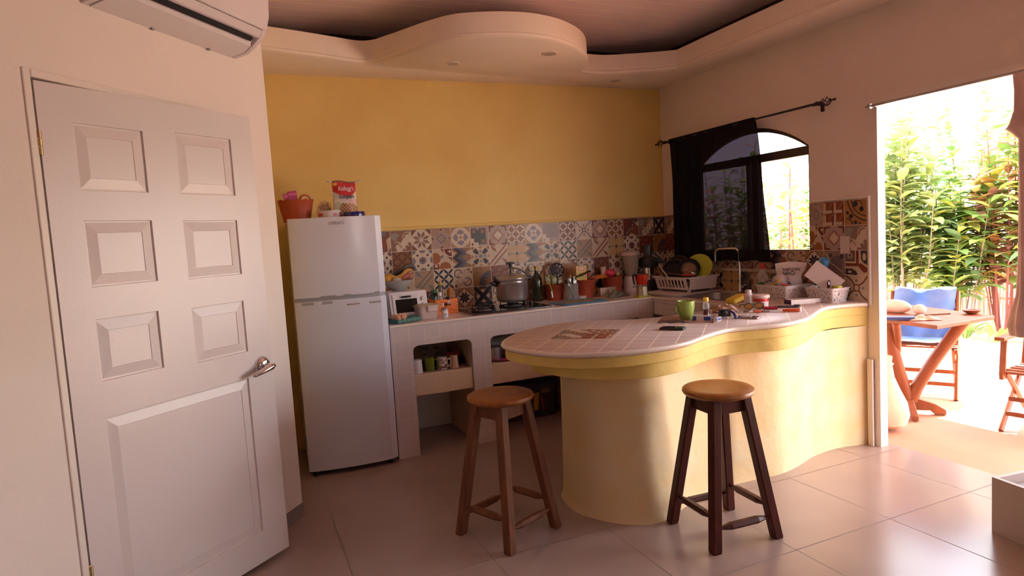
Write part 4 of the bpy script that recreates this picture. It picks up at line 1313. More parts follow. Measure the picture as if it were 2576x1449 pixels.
for j in range(nz_):
    for i in range(nx_):
        u0, u1, v0, v1 = i / nx_, (i + 1) / nx_, j / nz_, (j + 1) / nz_
        b.cur = cer_col((u0 + u1) / 2, (v0 + v1) / 2)
        b.quad(pouch(u0, v0, -1), pouch(u1, v0, -1), pouch(u1, v1, -1), pouch(u0, v1, -1))
        if i % 5 == 0 and j % 5 == 0:
            b.cur = (.6, .55, .52); U1, V1 = (i + 5) / nx_, (j + 5) / nz_
            b.quad(pouch(U1, v0, 1), pouch(u0, v0, 1), pouch(u0, V1, 1), pouch(U1, V1, 1))
b.build('pouch', m_print, cp, angle=80)
for sx in (-1, 1):
    b = MB(); b.cur = (.70, .62, .60)
    b.tube([(sx * .07, 0, .252), (sx * .088, 0, .256), (sx * .102, -.004, .262), (sx * .11, -.004, .264)], [.004, .010, .014, .006], 8, flat=.5); b.build('corner_fold', m_print, cp)
text("Kellogg's", .040, m_paper, cp, (.006, -.026, .209), (radians(86), 0, 0), 'lettering', shear=.25, bold=.0006, xs=.72)
text('Komplete', .042, m_navy, cp, (.008, -.0315, .155), (radians(88), 0, 0), 'lettering', shear=.15, bold=.0006, xs=.62)

ld = MB(); ld.lathe([(0, 0), (.070, 0), (.072, .004), (.072, .03), (.070, .046), (.060, .047), (0, .044)], n=40)
o = ld.build('tin_lid', mat('indigo_lid', (.035, .02, .16), .15, coat=.5)); o.location = (-2.865, -.45, FT); tag(o, 'glossy indigo round lid at the right on top of the refrigerator', 'lid')

# ================================================================== BACK COUNTER, LEFT TO RIGHT
TZC = TOPZ
to = thing('toaster_oven', 'white toaster oven with dark window at the left end of the counter', 'toaster oven', (-2.527, -.255, TZC), radians(3))
b = MB(); ow, od, oh = .275, .30, .200
b.prism([(-od / 2, .018), (od / 2, .018), (od / 2, oh), (-od / 2 + .035, oh), (-od / 2, .022)], -ow / 2, ow / 2, YZ); b.build('housing', m_whitep, to, bevel=.012, angle=25)
def slant(z): return -od / 2 + .035 * (z - .022) / (oh - .022) - .002
def spane(b, x0, x1, z0, z1, off=0.0, th=.006):
    P = [(x0, slant(z0) - off, z0), (x1, slant(z0) - off, z0), (x1, slant(z1) - off, z1), (x0, slant(z1) - off, z1)]
    Q = [(x, y + th, z) for x, y, z in P]
    b.add(P + Q, [(0, 1, 2, 3), (7, 6, 5, 4), (0, 4, 5, 1), (1, 5, 6, 2), (2, 6, 7, 3), (3, 7, 4, 0)])
b = MB(); spane(b, -.118, .075, .034, .188, .006); b.build('oven_door', m_whitep, to, bevel=.004, smooth=False)
b = MB(); spane(b, -.100, .060, .056, .150, .0085, .004); b.build('oven_window', m_glassd, to, bevel=.006, smooth=False)
b = MB(); b.tube([(-.055, slant(.168) - .008, .166), (-.045, slant(.168) - .024, .168), (-.02, slant(.168) - .030, .168), (.005, slant(.168) - .024, .168), (.015, slant(.168) - .008, .166)], [.006, .011, .013, .011, .006], 10, flat=.6); b.build('handle', m_blackmat, to)
for z in (.055, .10, .145):
    b = MB(); b.tube([(.106, slant(z) - .000, z), (.106, slant(z) - .014, z - .001)], .013, 16); b.build('knob', m_whitep, to)
for x in (-.11, .11):
    for y in (-.12, .12):
        b = MB(); b.tube([(x, y, 0), (x, y, .02)], .012, 10); b.build('foot', m_rubber, to)

OT = TZC + .200
bw = thing('fruit_bowl', 'clear glass bowl heaped with fruit on top of the toaster oven', 'bowl', (-2.545, -.20, OT))
b = MB(); b.lathe([(.0, .002), (.045, 0), (.048, .006), (.075, .025), (.103, .058), (.110, .078), (.107, .079), (.099, .058), (.072, .029), (.04, .011), (0, .010)], n=40)
b.build('bowl', mat('pressed_glass', (.62, .60, .56), .25, trans=.45, ior=1.3), bw)
def fruit(name, c, r, sc, m, lb, cat='fruit', rot=0, group=None):
    bb = MB(); bb.sphere((0, 0, 0), r, 20, 14, sc); o = bb.build(name, m); o.location = c; o.rotation_euler = (0, rot, .3); tag(o, lb, cat, group); return o
m_orf = mat('orange_peel', (.55, .26, .03), .45, bump=.2, bscale=200)
fruit('orange', (-2.625, -.215, OT + .085), .036, (1, 1, .95), m_orf, 'orange at the left of the fruit bowl')
fruit('mango', (-2.50, -.225, OT + .100), .042, (1.35, .85, .75), mat('mango_skin', (.42, .16, .09), .4, col2=(.30, .05, .04), nscale=9), 'mottled red and ochre mango resting over the bowl', rot=-.5)
fruit('mango', (-2.46, -.20, OT + .098), .030, (1.2, .9, .8), mat('red_skin', (.30, .06, .05), .4, col2=(.42, .18, .12), nscale=14), 'small dark red fruit at the right of the bowl')
fruit('potato', (-2.56, -.245, OT + .078), .028, (1.4, .9, .8), mat('potato_skin', (.45, .36, .26), .8, noise=.2, nscale=20), 'pale beige tuber low at the front of the fruit bowl', 'vegetable')
b = MB()
def banana(pts, r, m, lb):
    bb = MB(); k = len(pts)
    bb.tube(catmull([tuple(p) for p in pts], 4), [r * (.25 + .75 * sin(pi * min(max(i / ((k - 1) * 4), .04), .96)) ** .5) for i in range((k - 1) * 4 + 1)], 10)
    o = bb.build('banana', m); tag(o, lb, 'banana', 'bananas in the fruit bowl'); return o
banana([(-2.64, -.20, OT + .118), (-2.60, -.21, OT + .112), (-2.565, -.225, OT + .095), (-2.525, -.24, OT + .105), (-2.48, -.23, OT + .145), (-2.44, -.22, OT + .142)], .017, mat('banana_skin', (.62, .33, .06), .5, noise=.3, nscale=25), 'long curved yellow banana arching over the fruit bowl')
banana([(-2.62, -.16, OT + .108), (-2.56, -.17, OT + .118), (-2.51, -.18, OT + .145), (-2.46, -.18, OT + .175), (-2.415, -.17, OT + .165), (-2.41, -.17, OT + .14)], .019, mat('black_banana_skin', (.05, .05, .08), .5, col2=(.12, .09, .06), nscale=12), 'blackened banana arching up behind the yellow one')

ec = thing('egg_carton', 'torn green pulp egg tray in front of the toaster oven', 'egg tray', (-2.585, -.475, TZC), radians(24))
b = MB()
nx_, ny_ = 5, 3; P = .042
N = 8
vs = []; gx, gy = nx_ * N, ny_ * N
for j in range(gy + 1):
    for i in range(gx + 1):
        x, y = i / N, j / N
        h = .022 + .013 * (-cos(2 * pi * x)) * .5 - .013 * cos(2 * pi * y) * -.5
        h = .030 - .024 * (sin(pi * (x % 1)) * sin(pi * (y % 1))) + (.006 if (i % N == 0 and j % N == 0) else 0)
        if i in (0, gx) or j in (0, gy): h -= .008 * abs(sin(4 * pi * (x + y)))
        vs.append(((x - nx_ / 2) * P, (y - ny_ / 2) * P, h * 1.1))
b.add(vs, [(j * (gx + 1) + i, j * (gx + 1) + i + 1, (j + 1) * (gx + 1) + i + 1, (j + 1) * (gx + 1) + i) for j in range(gy) for i in range(gx)])
vsb = [(x * .97, y * .97, max(z - .028, .001)) for x, y, z in vs]
o_ = len(b.v); b.add(vsb, [(j * (gx + 1) + i, (j + 1) * (gx + 1) + i, (j + 1) * (gx + 1) + i + 1, j * (gx + 1) + i + 1) for j in range(gy) for i in range(gx)])
bd = [i for i in range(gx + 1)] + [j * (gx + 1) + gx for j in range(1, gy + 1)] + [gy * (gx + 1) + i for i in range(gx - 1, -1, -1)] + [j * (gx + 1) for j in range(gy - 1, 0, -1)]
nn = len(vs)
for k in range(len(bd)):
    a, c = bd[k], bd[(k + 1) % len(bd)]
    b.f.append([nn + a, nn + c, c, a]); b.mi.append(0); b.c.append((1, 1, 1))
b.build('egg_tray', m_carton, ec, angle=60)
eb = MB(); eb.lathe([(0, -.024), (.010, -.022), (.018, -.013), (.0205, 0), (.018, .012), (.012, .022), (.005, .0275), (0, .0285)], n=20)
egg = eb.build('egg', m_egg)
first = True
ME = Matrix.Translation((-2.585, -.475, TZC)) @ Matrix.Rotation(radians(24), 4, 'Z')
names = {(0, 0): 'brown egg at the front left corner of the green tray', (1, 0): 'brown egg second along the front of the green tray', (0, 1): 'brown egg behind the front left one', (1, 1): 'brown egg in the second row of the green tray, second along', (2, 1): 'brown egg farthest right in the green tray'}
for (i, j), lb in names.items():
    o = egg if first else egg.copy()
    if not first: COL.objects.link(o)
    first = False
    o.location = ME @ Vector(((i + .5 - nx_ / 2) * P, (j + .5 - ny_ / 2) * P, .036)); tag(o, lb, 'egg', 'brown eggs in the green tray')

pc = thing('food_container', 'cloudy plastic food container in front of the orange basket', 'container', (-2.412, -.43, TZC), radians(8))
m_cloud = mat('cloudy_plastic', (.66, .50, .46), .35, alpha=.72)
b = MB(); b.prism(rr_out(-.068, -.055, .068, .055, .02), 0, .085, out1=rr_out(-.078, -.062, .078, .062, .022)); b.build('tub', m_cloud, pc, bevel=.003)
b = MB(); b.prism(rr_out(-.083, -.066, .083, .066, .024), .085, .100); b.prism(rr_out(-.07, -.054, .07, .054, .02), .1, .106, out1=rr_out(-.064, -.048, .064, .048, .02)); b.build('lid', mat('yellowed_lid', (.50, .38, .25), .4, trans=.2), pc, bevel=.003)
b = MB(); b.prism(rr_out(-.02, -.075, .06, -.062, .006), .055, .098); b.build('latch', m_cloud, pc, bevel=.002)

sh = thing('salt_shaker', 'small white cylindrical shaker with grey printed motif beside the container', 'shaker', (-2.294, -.487, TZC))
b = MB(); b.lathe([(.023, 0), (.0245, .004), (.0245, .052), (.023, .055), (0, .055)]); b.build('body', m_whitep, sh)
b = MB(); b.lathe([(.024, .055), (.024, .066), (.020, .071), (0, .072)]); b.build('cap', mat('dusty_cap', (.42, .28, .26), .4, trans=.3), sh)
b = MB()
for k, (du, dz, w, h) in enumerate(((0, .022, .010, .012), (-.008, .026, .007, .008), (.008, .026, .007, .008), (0, .032, .005, .006))):
    a = -1.75 + du / .0245
    b.quad((.0249 * cos(a - w / .05), .0249 * sin(a - w / .05), dz), (.0249 * cos(a), .0249 * sin(a), dz - h / 2), (.0249 * cos(a + w / .05), .0249 * sin(a + w / .05), dz), (.0249 * cos(a), .0249 * sin(a), dz + h / 2))
b.build('motif', mat('slate_print', (.12, .14, .22), .5), sh, smooth=False)

# orange caddy with bottles
ob = thing('orange_basket', 'bright orange perforated caddy full of bottles left of the stove', 'basket', (-2.215, -.205, TZC), radians(6))
b = MB(); X, Y, Z_ = .088, .07, .105
def wall_perf(b, M, L, H, slot=None):
    n_, m_ = int(L / .005), int(H / .005)
    for i in range(n_):
        for j in range(m_):
            u, v = (i + .5) * L / n_, (j + .5) * H / m_
            if slot and abs(u - L / 2) < slot and abs(v - H * .70) < .011: continue
            if (i * 5 + j * 3) % 7 in (0, 3) and .12 < v / H < .92: continue
            b.add([(i * L / n_, 0, j * H / m_), ((i + 1) * L / n_, 0, j * H / m_), ((i + 1) * L / n_, 0, (j + 1) * H / m_), (i * L / n_, 0, (j + 1) * H / m_)], [(0, 1, 2, 3)], M)
wall_perf(b, Matrix.Translation((-X, -Y, 0)), 2 * X, Z_, .034); wall_perf(b, Matrix.Translation((X, Y, 0)) @ Matrix.Rotation(pi, 4, 'Z'), 2 * X, Z_, .034)
wall_perf(b, Matrix.Translation((X, -Y, 0)) @ Matrix.Rotation(pi / 2, 4, 'Z'), 2 * Y, Z_); wall_perf(b, Matrix.Translation((-X, Y, 0)) @ Matrix.Rotation(-pi / 2, 4, 'Z'), 2 * Y, Z_)
b.quad((-X, -Y, .001), (X, -Y, .001), (X, Y, .001), (-X, Y, .001))
b.build('caddy', m_orange, ob, smooth=False, solid=.003)
b = MB(); b.tube([(-X, -Y, Z_), (X, -Y, Z_), (X, Y, Z_), (-X, Y, Z_), (-X, -Y, Z_)], .004, 8); b.build('rim', m_orange, ob)
MO = Matrix.Translation((-2.215, -.205, TZC + .004)) @ Matrix.Rotation(radians(6), 4, 'Z')
def bottle(lb, loc, prof, m, cap=None, mcap=None, cat='bottle', group='bottles in the orange caddy', tilt=None, label=None, name='bottle'):
    t_ = thing(name, lb, cat, loc, 0, group)
    bb = MB(); bb.lathe(prof, n=24); bb.build('glass', m, t_)
    if cap:
        bb = MB(); bb.lathe(cap, n=20); bb.build('cap', mcap, t_)
    if label:
        bb = MB(); r, a, c, ml_ = label
        bb.lathe([(r, a), (r, c)], n=24); o = bb.build('label', ml_, t_)
    if tilt: t_.rotation_euler = tilt
    return t_
m_dkgreen = mat('dark_green_glass', (.015, .035, .018), .1, coat=.4)
bottle('dark green bottle with green cap at the left in the orange caddy', MO @ Vector((-.063, .012, 0)), [(.024, 0), (.025, .01), (.025, .14), (.020, .155), (0, .155)], m_dkgreen, [(.022, .155), (.022, .172), (.018, .176), (0, .177)], mat('green_cap', (.02, .12, .04), .4))
bottle('clear bottle with white screw cap at the front of the orange caddy', MO @ Vector((-.038, -.035, 0)), [(.026, 0), (.027, .012), (.027, .09), (.023, .11), (.013, .128), (.012, .138), (0, .138)], m_pet, [(.0135, .135), (.0135, .158), (.012, .16), (0, .16)], m_whitep, label=(.0273, .02, .075, m_paper))
bottle('tall narrow necked cruet with yellow cap at the back of the orange caddy', MO @ Vector((-.002, .03, 0)), [(.022, 0), (.023, .01), (.021, .08), (.014, .13), (.0155, .17), (.013, .195), (.008, .21), (0, .21)], mat('oily_glass', (.20, .17, .09), .15, alpha=.7), [(.013, .208), (.014, .22), (.014, .235), (0, .236)], mat('yellow_lid', (.5, .32, .05), .4))
bottle('orange pepper mill leaning in the orange caddy', MO @ Vector((.030, -.005, 0)), [(.020, 0), (.021, .05), (.017, .09), (.016, .12), (.020, .14), (.023, .16), (.020, .178), (.010, .188), (0, .19)], mat('amber_wood', (.40, .14, .025), .4), cat='pepper mill', tilt=(0, radians(10), 0), name='pepper_mill')
bottle('small clear bottle with red cap at the right in the orange caddy', MO @ Vector((.066, .02, 0)), [(.017, 0), (.018, .01), (.018, .11), (.010, .125), (0, .125)], m_pet, [(.014, .122), (.014, .142), (0, .143)], mat('dull_red_cap', (.35, .05, .06), .4))
b = thing('jar', 'squat jar with navy lid lying tilted at the front of the orange caddy', 'jar', MO @ Vector((.026, -.05, .072)), 0, 'bottles in the orange caddy')
bb = MB(); bb.lathe([(.015, 0), (.017, .003), (.017, .035), (0, .035)]); bb.build('glass', m_whitep, b)
bb = MB(); bb.lathe([(.018, .033), (.018, .046), (.015, .049), (0, .049)]); bb.build('lid', mat('navy_lid', (.02, .025, .06), .35), b)
b.rotation_euler = (radians(14), radians(-18), 0)

# gas hob
hb = thing('gas_hob', 'black glass gas hob set in the tiled counter', 'gas hob', (-1.785, -.355, TZC))
b = MB(); b.prism(rr_out(-.315, -.195, .315, .195, .012), .0005, .012); b.build('glass_top', m_black, hb, bevel=.003)
BURN = ((-.19, -.07, .055, 'l'), (.085, .02, .062, 'p'), (-.105, .10, .04, 's'))
def burner(x, y, r):
    b = MB(); b.lathe([(r * 1.15, .012), (r * 1.15, .018), (r * .8, .022), (r * .8, .012)], (x, y, 0), 32); b.build('burner_ring', m_steel, hb)
    b = MB(); b.lathe([(r * .72, .012), (r * .78, .030), (r * .7, .034), (r * .45, .036), (0, .036)], (x, y, 0), 32); b.build('burner_cap', m_blackmat, hb)
    for k in range(4):
        a = pi / 4 + k * pi / 2
        b = MB()
        b.tube([(x + r * 1.65 * cos(a), y + r * 1.65 * sin(a), .012), (x + r * 1.65 * cos(a), y + r * 1.65 * sin(a), .048), (x + r * .45 * cos(a), y + r * .45 * sin(a), .050)], .0055, 6)
        b.build('grate_arm', m_iron, hb, smooth=False)
    b = MB(); b.tube([(x + r * 1.65 * cos(2 * pi * k / 32), y + r * 1.65 * sin(2 * pi * k / 32), .016) for k in range(33)], .005, 6); b.build('grate_ring', m_iron, hb)
for x, y, r, _ in BURN[:2]: burner(x, y, r)
burner(-.10, .115, .036)
for k, x in enumerate((.20, .25)):
    b = MB(); b.lathe([(.017, .012), (.018, .016), (.015, .028), (.014, .034), (0, .035)], (x, .05 - k * .01, 0), 20); b.build('knob', m_blackmat, hb)
    b = MB(); b.lathe([(.014, .0345), (.012, .0365), (0, .037)], (x, .05 - k * .01, 0), 20); b.build('knob_cap', m_chrome, hb)

# pressure cooker on the right burner
pk = thing('pressure_cooker', 'dented aluminium pressure cooker standing on the right burner of the hob', 'pressure cooker', (-1.700, -.335, TZC + .0505))
m_alu = mat('worn_aluminium', (.60, .56, .57), .30, .9, noise=.25, nscale=10, bump=.05, bscale=25)
b = MB(); b.lathe([(0, 0), (.095, 0), (.112, .008), (.120, .03), (.121, .135), (.124, .140), (.124, .150), (.119, .152), (.119, .165)], n=56); b.build('pot', m_alu, pk)
b = MB(); b.lathe([(.124, .158), (.128, .164), (.128, .180), (.118, .188), (.09, .198), (.05, .204), (.03, .212), (0, .214)], n=56); b.build('lid', m_alu, pk)
b = MB()
b.tube([(-.132, 0, .165), (-.120, 0, .198), (-.09, 0, .228), (-.045, 0, .250), (0, 0, .257), (.045, 0, .250), (.09, 0, .230), (.120, 0, .204), (.134, 0, .188)], .014, 10, flat=.45, M=Matrix.Rotation(radians(-8), 4, 'Z')); b.build('clamp_bar', m_steel, pk)
b = MB(); b.tube([(0, 0, .215), (0, 0, .262)], .008, 10); b.lathe([(.013, .262), (.013, .285), (0, .285)]); b.tube([(-.036, 0, .288), (-.02, 0, .293), (.02, 0, .293), (.036, 0, .288)], [.006, .009, .009, .006], 10); b.build('clamp_screw', m_blackmat, pk)
b = MB(); b.tube([(.03, .02, .215), (.03, .02, .235)], .006, 8); b.sphere((.03, .02, .24), .010); b.build('valve', m_chrome, pk)
for sx in (-1, 1):
    b = MB()
    if sx < 0: b.tube([(-.118, 0, .135), (-.14, -.004, .142), (-.165, -.01, .150), (-.178, -.012, .152)], [.015, .02, .014, .008], 10)
    else: b.tube([(.118, 0, .150), (.14, 0, .168), (.165, 0, .172), (.182, 0, .168)], [.013, .014, .013, .009], 10)
    b.build('side_handle', m_blackmat, pk)
b = MB(); b.tube([(-.132, 0, .15), (-.138, 0, .19), (-.136, 0, .20)], [.012, .011, .007], 8); b.build('latch', m_blackmat, pk)

# olive oil bottle
ol = bottle('tall dark green glass bottle with gold cap right of the pressure cooker', (-1.367, -.085, TZC), [(.043, 0), (.046, .006), (.046, .165), (.041, .19), (.024, .215), (.0155, .235), (.0145, .265), (0, .265)], mat('black_green_glass', (.018, .022, .010), .12, coat=.5), [(.017, .255), (.017, .288), (.015, .29), (0, .29)], mat('gold_cap', (.50, .33, .06), .35, .4), group=None)
text('USA', .016, mat('grey_print', (.20, .21, .2), .5), ol, (.012, -.0470, .028), (pi / 2, 0, .15), 'lettering')

def utensil_pot(name, lb, x, y, r0, r1, h, m=m_terra, waves=12):
    t_ = thing(name, lb, 'pot', (x, y, TZC), 0, 'terracotta coloured pots along the tiled wall')
    b = MB(); scallop(b, r0, r1, h, amp=.002, waves=waves); b.build('pot', m, t_, angle=60)
    return t_
utensil_pot('utensil_pot', 'terracotta coloured pot with green scissors and skimmer beside the green bottle', -1.222, -.125, .066, .080, .128)
utensil_pot('utensil_pot', 'large terracotta coloured pot with the yellow packet behind the blue board', -.962, -.155, .080, .098, .150)
utensil_pot('utensil_pot', 'terracotta coloured pot with the pink ball left of the blender', -.655, -.105, .078, .092, .150)

# cutting boards leaning on the tiles
b = MB(); b.prism(rr_out(-.15, 0, .15, .285, .03), -.008, .008, XZ); o = b.build('cutting_board', m_board, bevel=.002); o.location = (-1.115, -.052, TZC + .002); o.rotation_euler = (radians(-6), 0, 0); tag(o, 'wooden board leaning on the tiles behind the terracotta pots', 'cutting board', 'boards leaning on the tiles')
b = MB(); b.prism([(-.10, 0), (.11, 0), (.12, .12), (.08, .26), (.0, .28), (-.06, .20)], -.006, .006, XZ); o = b.build('cutting_board', mat('orange_board', (.42, .19, .06), .5, noise=.3, nscale=9), bevel=.002); o.location = (-1.245, -.031, TZC + .002); o.rotation_euler = (radians(-3), 0, 0); tag(o, 'irregular orange brown board leaning on the tiles behind the skimmer', 'cutting board', 'boards leaning on the tiles')

# utensils
um = thing('skimmer', 'black perforated round skimmer standing in the pot with the scissors', 'skimmer', (-1.185, -.105, TZC + .01))
b = MB(); MS = Matrix.Translation((.01, .01, .232)) @ Matrix.Rotation(radians(78), 4, 'X')
for i in range(6):
    for k in range(28):
        r0_, r1_ = i * .0108, (i + 1) * .0108
        a0_, a1_ = 2 * pi * k / 28, 2 * pi * (k + 1) / 28
        if i in (1, 3) and k % 2 == 0 or (i == 4 and k % 3 == 0): continue
        z_ = -.012 * (1 - (i / 6) ** 2); z2 = -.012 * (1 - ((i + 1) / 6) ** 2)
        b.add([(r0_ * cos(a0_), r0_ * sin(a0_), z_), (r1_ * cos(a0_), r1_ * sin(a0_), z2), (r1_ * cos(a1_), r1_ * sin(a1_), z2), (r0_ * cos(a1_), r0_ * sin(a1_), z_)], [(0, 1, 2, 3)], MS)
b.build('disc', m_iron, um, solid=.002, angle=60)
b = MB(); b.tube([(0, 0, 0), (.004, .004, .17)], .006, 8); b.build('handle', m_iron, um)
sc_ = thing('scissors', 'lime green handled scissors standing in the first terracotta pot', 'scissors', (-1.275, -.175, TZC + .06), radians(0))
m_limeh = mat('lime_handle', (.36, .48, .05), .35)
for sx in (-1, 1):
    b = MB(); pts = [(sx * (.028 + .017 * cos(a)) + sx * .003, 0, .112 + .030 * sin(a)) for a in [2 * pi * k / 16 for k in range(17)]]
    b.tube(pts, .0042, 8); b.tube([(sx * .022, 0, .082), (sx * .010, 0, .045), (sx * .004, 0, .02)], [.006, .009, .007], 8, flat=.6); b.build('grip', m_limeh, sc_)
    b = MB(); b.prism([(-.006, 0), (.006, 0), (.003, -.055), (0, -.056)], -.001, .001, XZ @ Matrix.Translation((sx * .003, .02, sx * .001))); b.build('blade', m_steel, sc_, smooth=False)

ug = thing('glass_jar', 'clear glass jar crammed with steel cutlery in front of the terracotta pots', 'jar', (-1.145, -.265, TZC))
b = MB(); b.lathe([(0, .0), (.055, 0), (.059, .006), (.059, .125), (.062, .135), (.059, .136), (.056, .125), (.055, .010), (0, .008)], n=36); b.build('glass', mat('jar_glass', (.60, .60, .60), .05, alpha=.22), ug)
cutlery = []
rnd = random.Random(11)
kinds = ['fork', 'spoon', 'knife']
for k in range(11):
    a = 2 * pi * k / 11; kd = kinds[k % 3]
    L = rnd.uniform(.165, .205)
    p0 = Vector((.030 * cos(a + 2.5), .030 * sin(a + 2.5), .012)); p1 = Vector((.050 * cos(a), .045 * sin(a), L))
    b = MB(); d = (p1 - p0).normalized()
    if kd == 'spoon':
        b.tube([p0, p0 + d * (L * .72)], [.004, .003], 8); c = p0 + d * (L * .86); b.sphere(c, .016, 12, 8, (1, .35, 1.5))
    elif kd == 'fork':
        b.tube([p0, p0 + d * (L * .7)], [.004, .003], 8); c = p0 + d * (L * .74)
        b.box(c, (.018, .003, .02))
        for q in (-.007, -.0023, .0023, .007): b.tube([c + Vector((q, 0, .008)), c + Vector((q, 0, .045))], .0013, 5)
    else:
        b.tube([p0, p0 + d * L], [.006, .007], 8, flat=.5)
    o = b.build(kd, m_steel if k % 4 else m_blackmat); o.location = (-1.145, -.265, TZC)
    tag(o, '', kd, {'spoon': 'spoons in the cutlery jar', 'fork': 'forks in the cutlery jar', 'knife': 'knives in the cutlery jar'}[kd])
    cutlery.append((kd, p1.x, o))
for kd, ds in (('spoon', 'spoon standing bowl up'), ('fork', 'fork standing tines up'), ('knife', 'table knife standing')):
    row = sorted([c for c in cutlery if c[0] == kd], key=lambda c: c[1])
    for k, c in enumerate(row):
        wh = 'leftmost' if k == 0 else 'rightmost' if k == len(row) - 1 else ('second from the left' if k == 1 else 'second from the right')
        c[2]['label'] = ds + ' in the glass jar, ' + wh + ' of its kind'
yp = thing('yellow_packet', 'yellow packet with red heading standing in the large terracotta pot', 'packet', (-.992, -.165, TZC + .06))
b = MB(); print_box(b, (.10, .02, .205), (.68, .42, .02)); patch(b, -.03, .165, .032, .198, -.0103, (.70, .18, .08)); patch(b, -.02, .174, .022, .190, -.0105, (.75, .5, .4)); b.build('sachet', m_print, yp, smooth=False, merge=False)
for z_, s_, w_ in ((.142, .014, 'Premezcla'), (.120, .010, 'harina')):
    text(w_, s_, m_ink, yp, (0, -.0105, z_), (pi / 2, 0, 0), 'lettering')
b = MB(); b.tube([(-.10, -.21, TZC + .175), (-.02, -.195, TZC + .19), (.06, -.18, TZC + .215)], [.006, .007, .009], 8); o = b.build('spatula', m_blackmat); o.location = (-.98, .0, 0); tag(o, 'black handled spatula laid across the large terracotta pot', 'spatula')
b = MB(); b.tube([(.02, 0, 0), (.02, 0, .17)], .004, 8); b.sphere((.02, -.002, .185), .022, 12, 8, (1, .3, 1.2)); o = b.build('serving_spoon', m_red); o.location = (-.935, -.14, TZC + .012); tag(o, 'dull red spoon standing in the large terracotta pot', 'spoon')
b = MB(); rnd = random.Random(8)
b.prism([(-.07, -.05), (.075, -.045), (.08, .04), (.0, .055), (-.08, .03)], 0, .018, out1=[(-.045, -.03), (.05, -.03), (.06, .02), (.0, .03), (-.05, .02)])
o = b.build('food_bag', mat('orange_film', (.62, .20, .05), .25, bump=.6, bscale=60), bevel=.006); o.location = (-.80, -.135, TZC + .152); o.rotation_euler = (.15, -.06, .1)
tag(o, 'crumpled orange plastic bag lying across two terracotta pots', 'bag')
fruit('ball', (-.675, -.115, TZC + .180), .040, (1.25, 1, .85), m_pink, 'pink rubber ball shape on top of the third terracotta pot', 'ball')
b = MB(); print_box(b, (.042, .02, .11), (.62, .46, .36)); o = b.build('carton', m_print, smooth=False, merge=False); o.location = (-.728, -.09, TZC + .125); tag(o, 'beige carton standing left of the pink ball', 'box')
fruit('lime', (-.615, -.135, TZC + .163), .017, (1, 1, .9), m_lime, 'small yellow lime in the pot beside the pink ball')
m_film = mat('clouded_film', (.40, .28, .26), .3, alpha=.6, bump=.6, bscale=40)
fruit('clear_bag', (-.60, -.095, TZC + .175), .045, (1, .8, .85), m_film, 'clear plastic bag stuffed in the pot left of the blender', 'bag')

tbx = thing('tea_box', 'small white cardboard box in front of the third terracotta pot', 'box', (-.80, -.245, TZC), radians(-4))
b = MB(); print_box(b, (.145, .055, .072), (.66, .52, .44), (.45, .28, .18), (.6, .45, .38)); b.build('carton', m_print, tbx, smooth=False, merge=False)
b = MB(); b.cur = (.09, .11, .15); b.prism([(-.008, .018), (.002, .018), (.004, .036), (.002, .055), (-.008, .052), (-.004, .036)], .0277, .0280, XZ); b.build('emblem', m_print, tbx, smooth=False)
b = MB(); b.lathe([(.040, 0), (.040, .018), (.037, .021), (0, .021)], n=32); o = b.build('plastic_disc', m_whitep); o.location = (-1.025, -.215, TZC); tag(o, 'round white plastic lid lying behind the blue board', 'lid')
bb_ = thing('chopping_mat', 'blue edged plastic chopping board lying on the counter beside the hob', 'cutting board', (-1.195, -.462, TZC), radians(3))
b = MB(); b.prism(rr_out(-.20, -.125, .20, .125, .02), 0.0005, .008, ); b.build('blue_border', m_blue, bb_, bevel=.002)
b = MB(); b.prism(rr_out(-.145, -.085, .145, .085, .02), .0081, .0092); b.build('grey_centre', mat('worn_centre', (.33, .30, .22), .6, noise=.3, nscale=8), bb_)
b = MB(); b.prism([(-.13, -.02), (-.05, -.045), (.1, -.04), (.14, 0), (.08, .03), (-.06, .035)], 0.0, .007); o = b.build('wooden_tray', m_board, bevel=.002); o.location = (-.875, -.325, TZC + .001); tag(o, 'thin wooden slab lying between the blue board and the cloth', 'wooden slab')
# crumpled dish cloth
def crumple(lb, name, c, w, d, h, m, seed, cat='cloth', n=16, rz=0):
    bb = MB(); rnd = random.Random(seed); ph = [rnd.uniform(0, 6) for _ in range(6)]
    vs = []
    for j in range(n + 1):
        for i in range(n + 1):
            u, v = i / n * 2 - 1, j / n * 2 - 1
            e = (1 - u * u) * (1 - v * v)
            rr = 1 + .12 * sin(3 * math.atan2(v, u) + ph[0]) + .06 * sin(7 * math.atan2(v, u) + ph[1])
            z = h * (e ** .4) * (.55 + .3 * sin(u * 5 + ph[2] + v * 2) + .25 * sin(v * 6 + ph[3] - u * 3))
            vs.append((u * w / 2 * rr, v * d / 2 * rr, max(z, .002)))
    bb.add(vs, [(j * (n + 1) + i, j * (n + 1) + i + 1, (j + 1) * (n + 1) + i + 1, (j + 1) * (n + 1) + i) for j in range(n) for i in range(n)])
    o = bb.build(name, m, angle=70, solid=.002); o.location = c; o.rotation_euler.z = rz
    tag(o, lb, cat); return o
crumple('crumpled grey dish cloth in front of the small white box', 'dish_cloth', (-.775, -.355, TZC + .002), .20, .12, .055, m_cloth, 4)

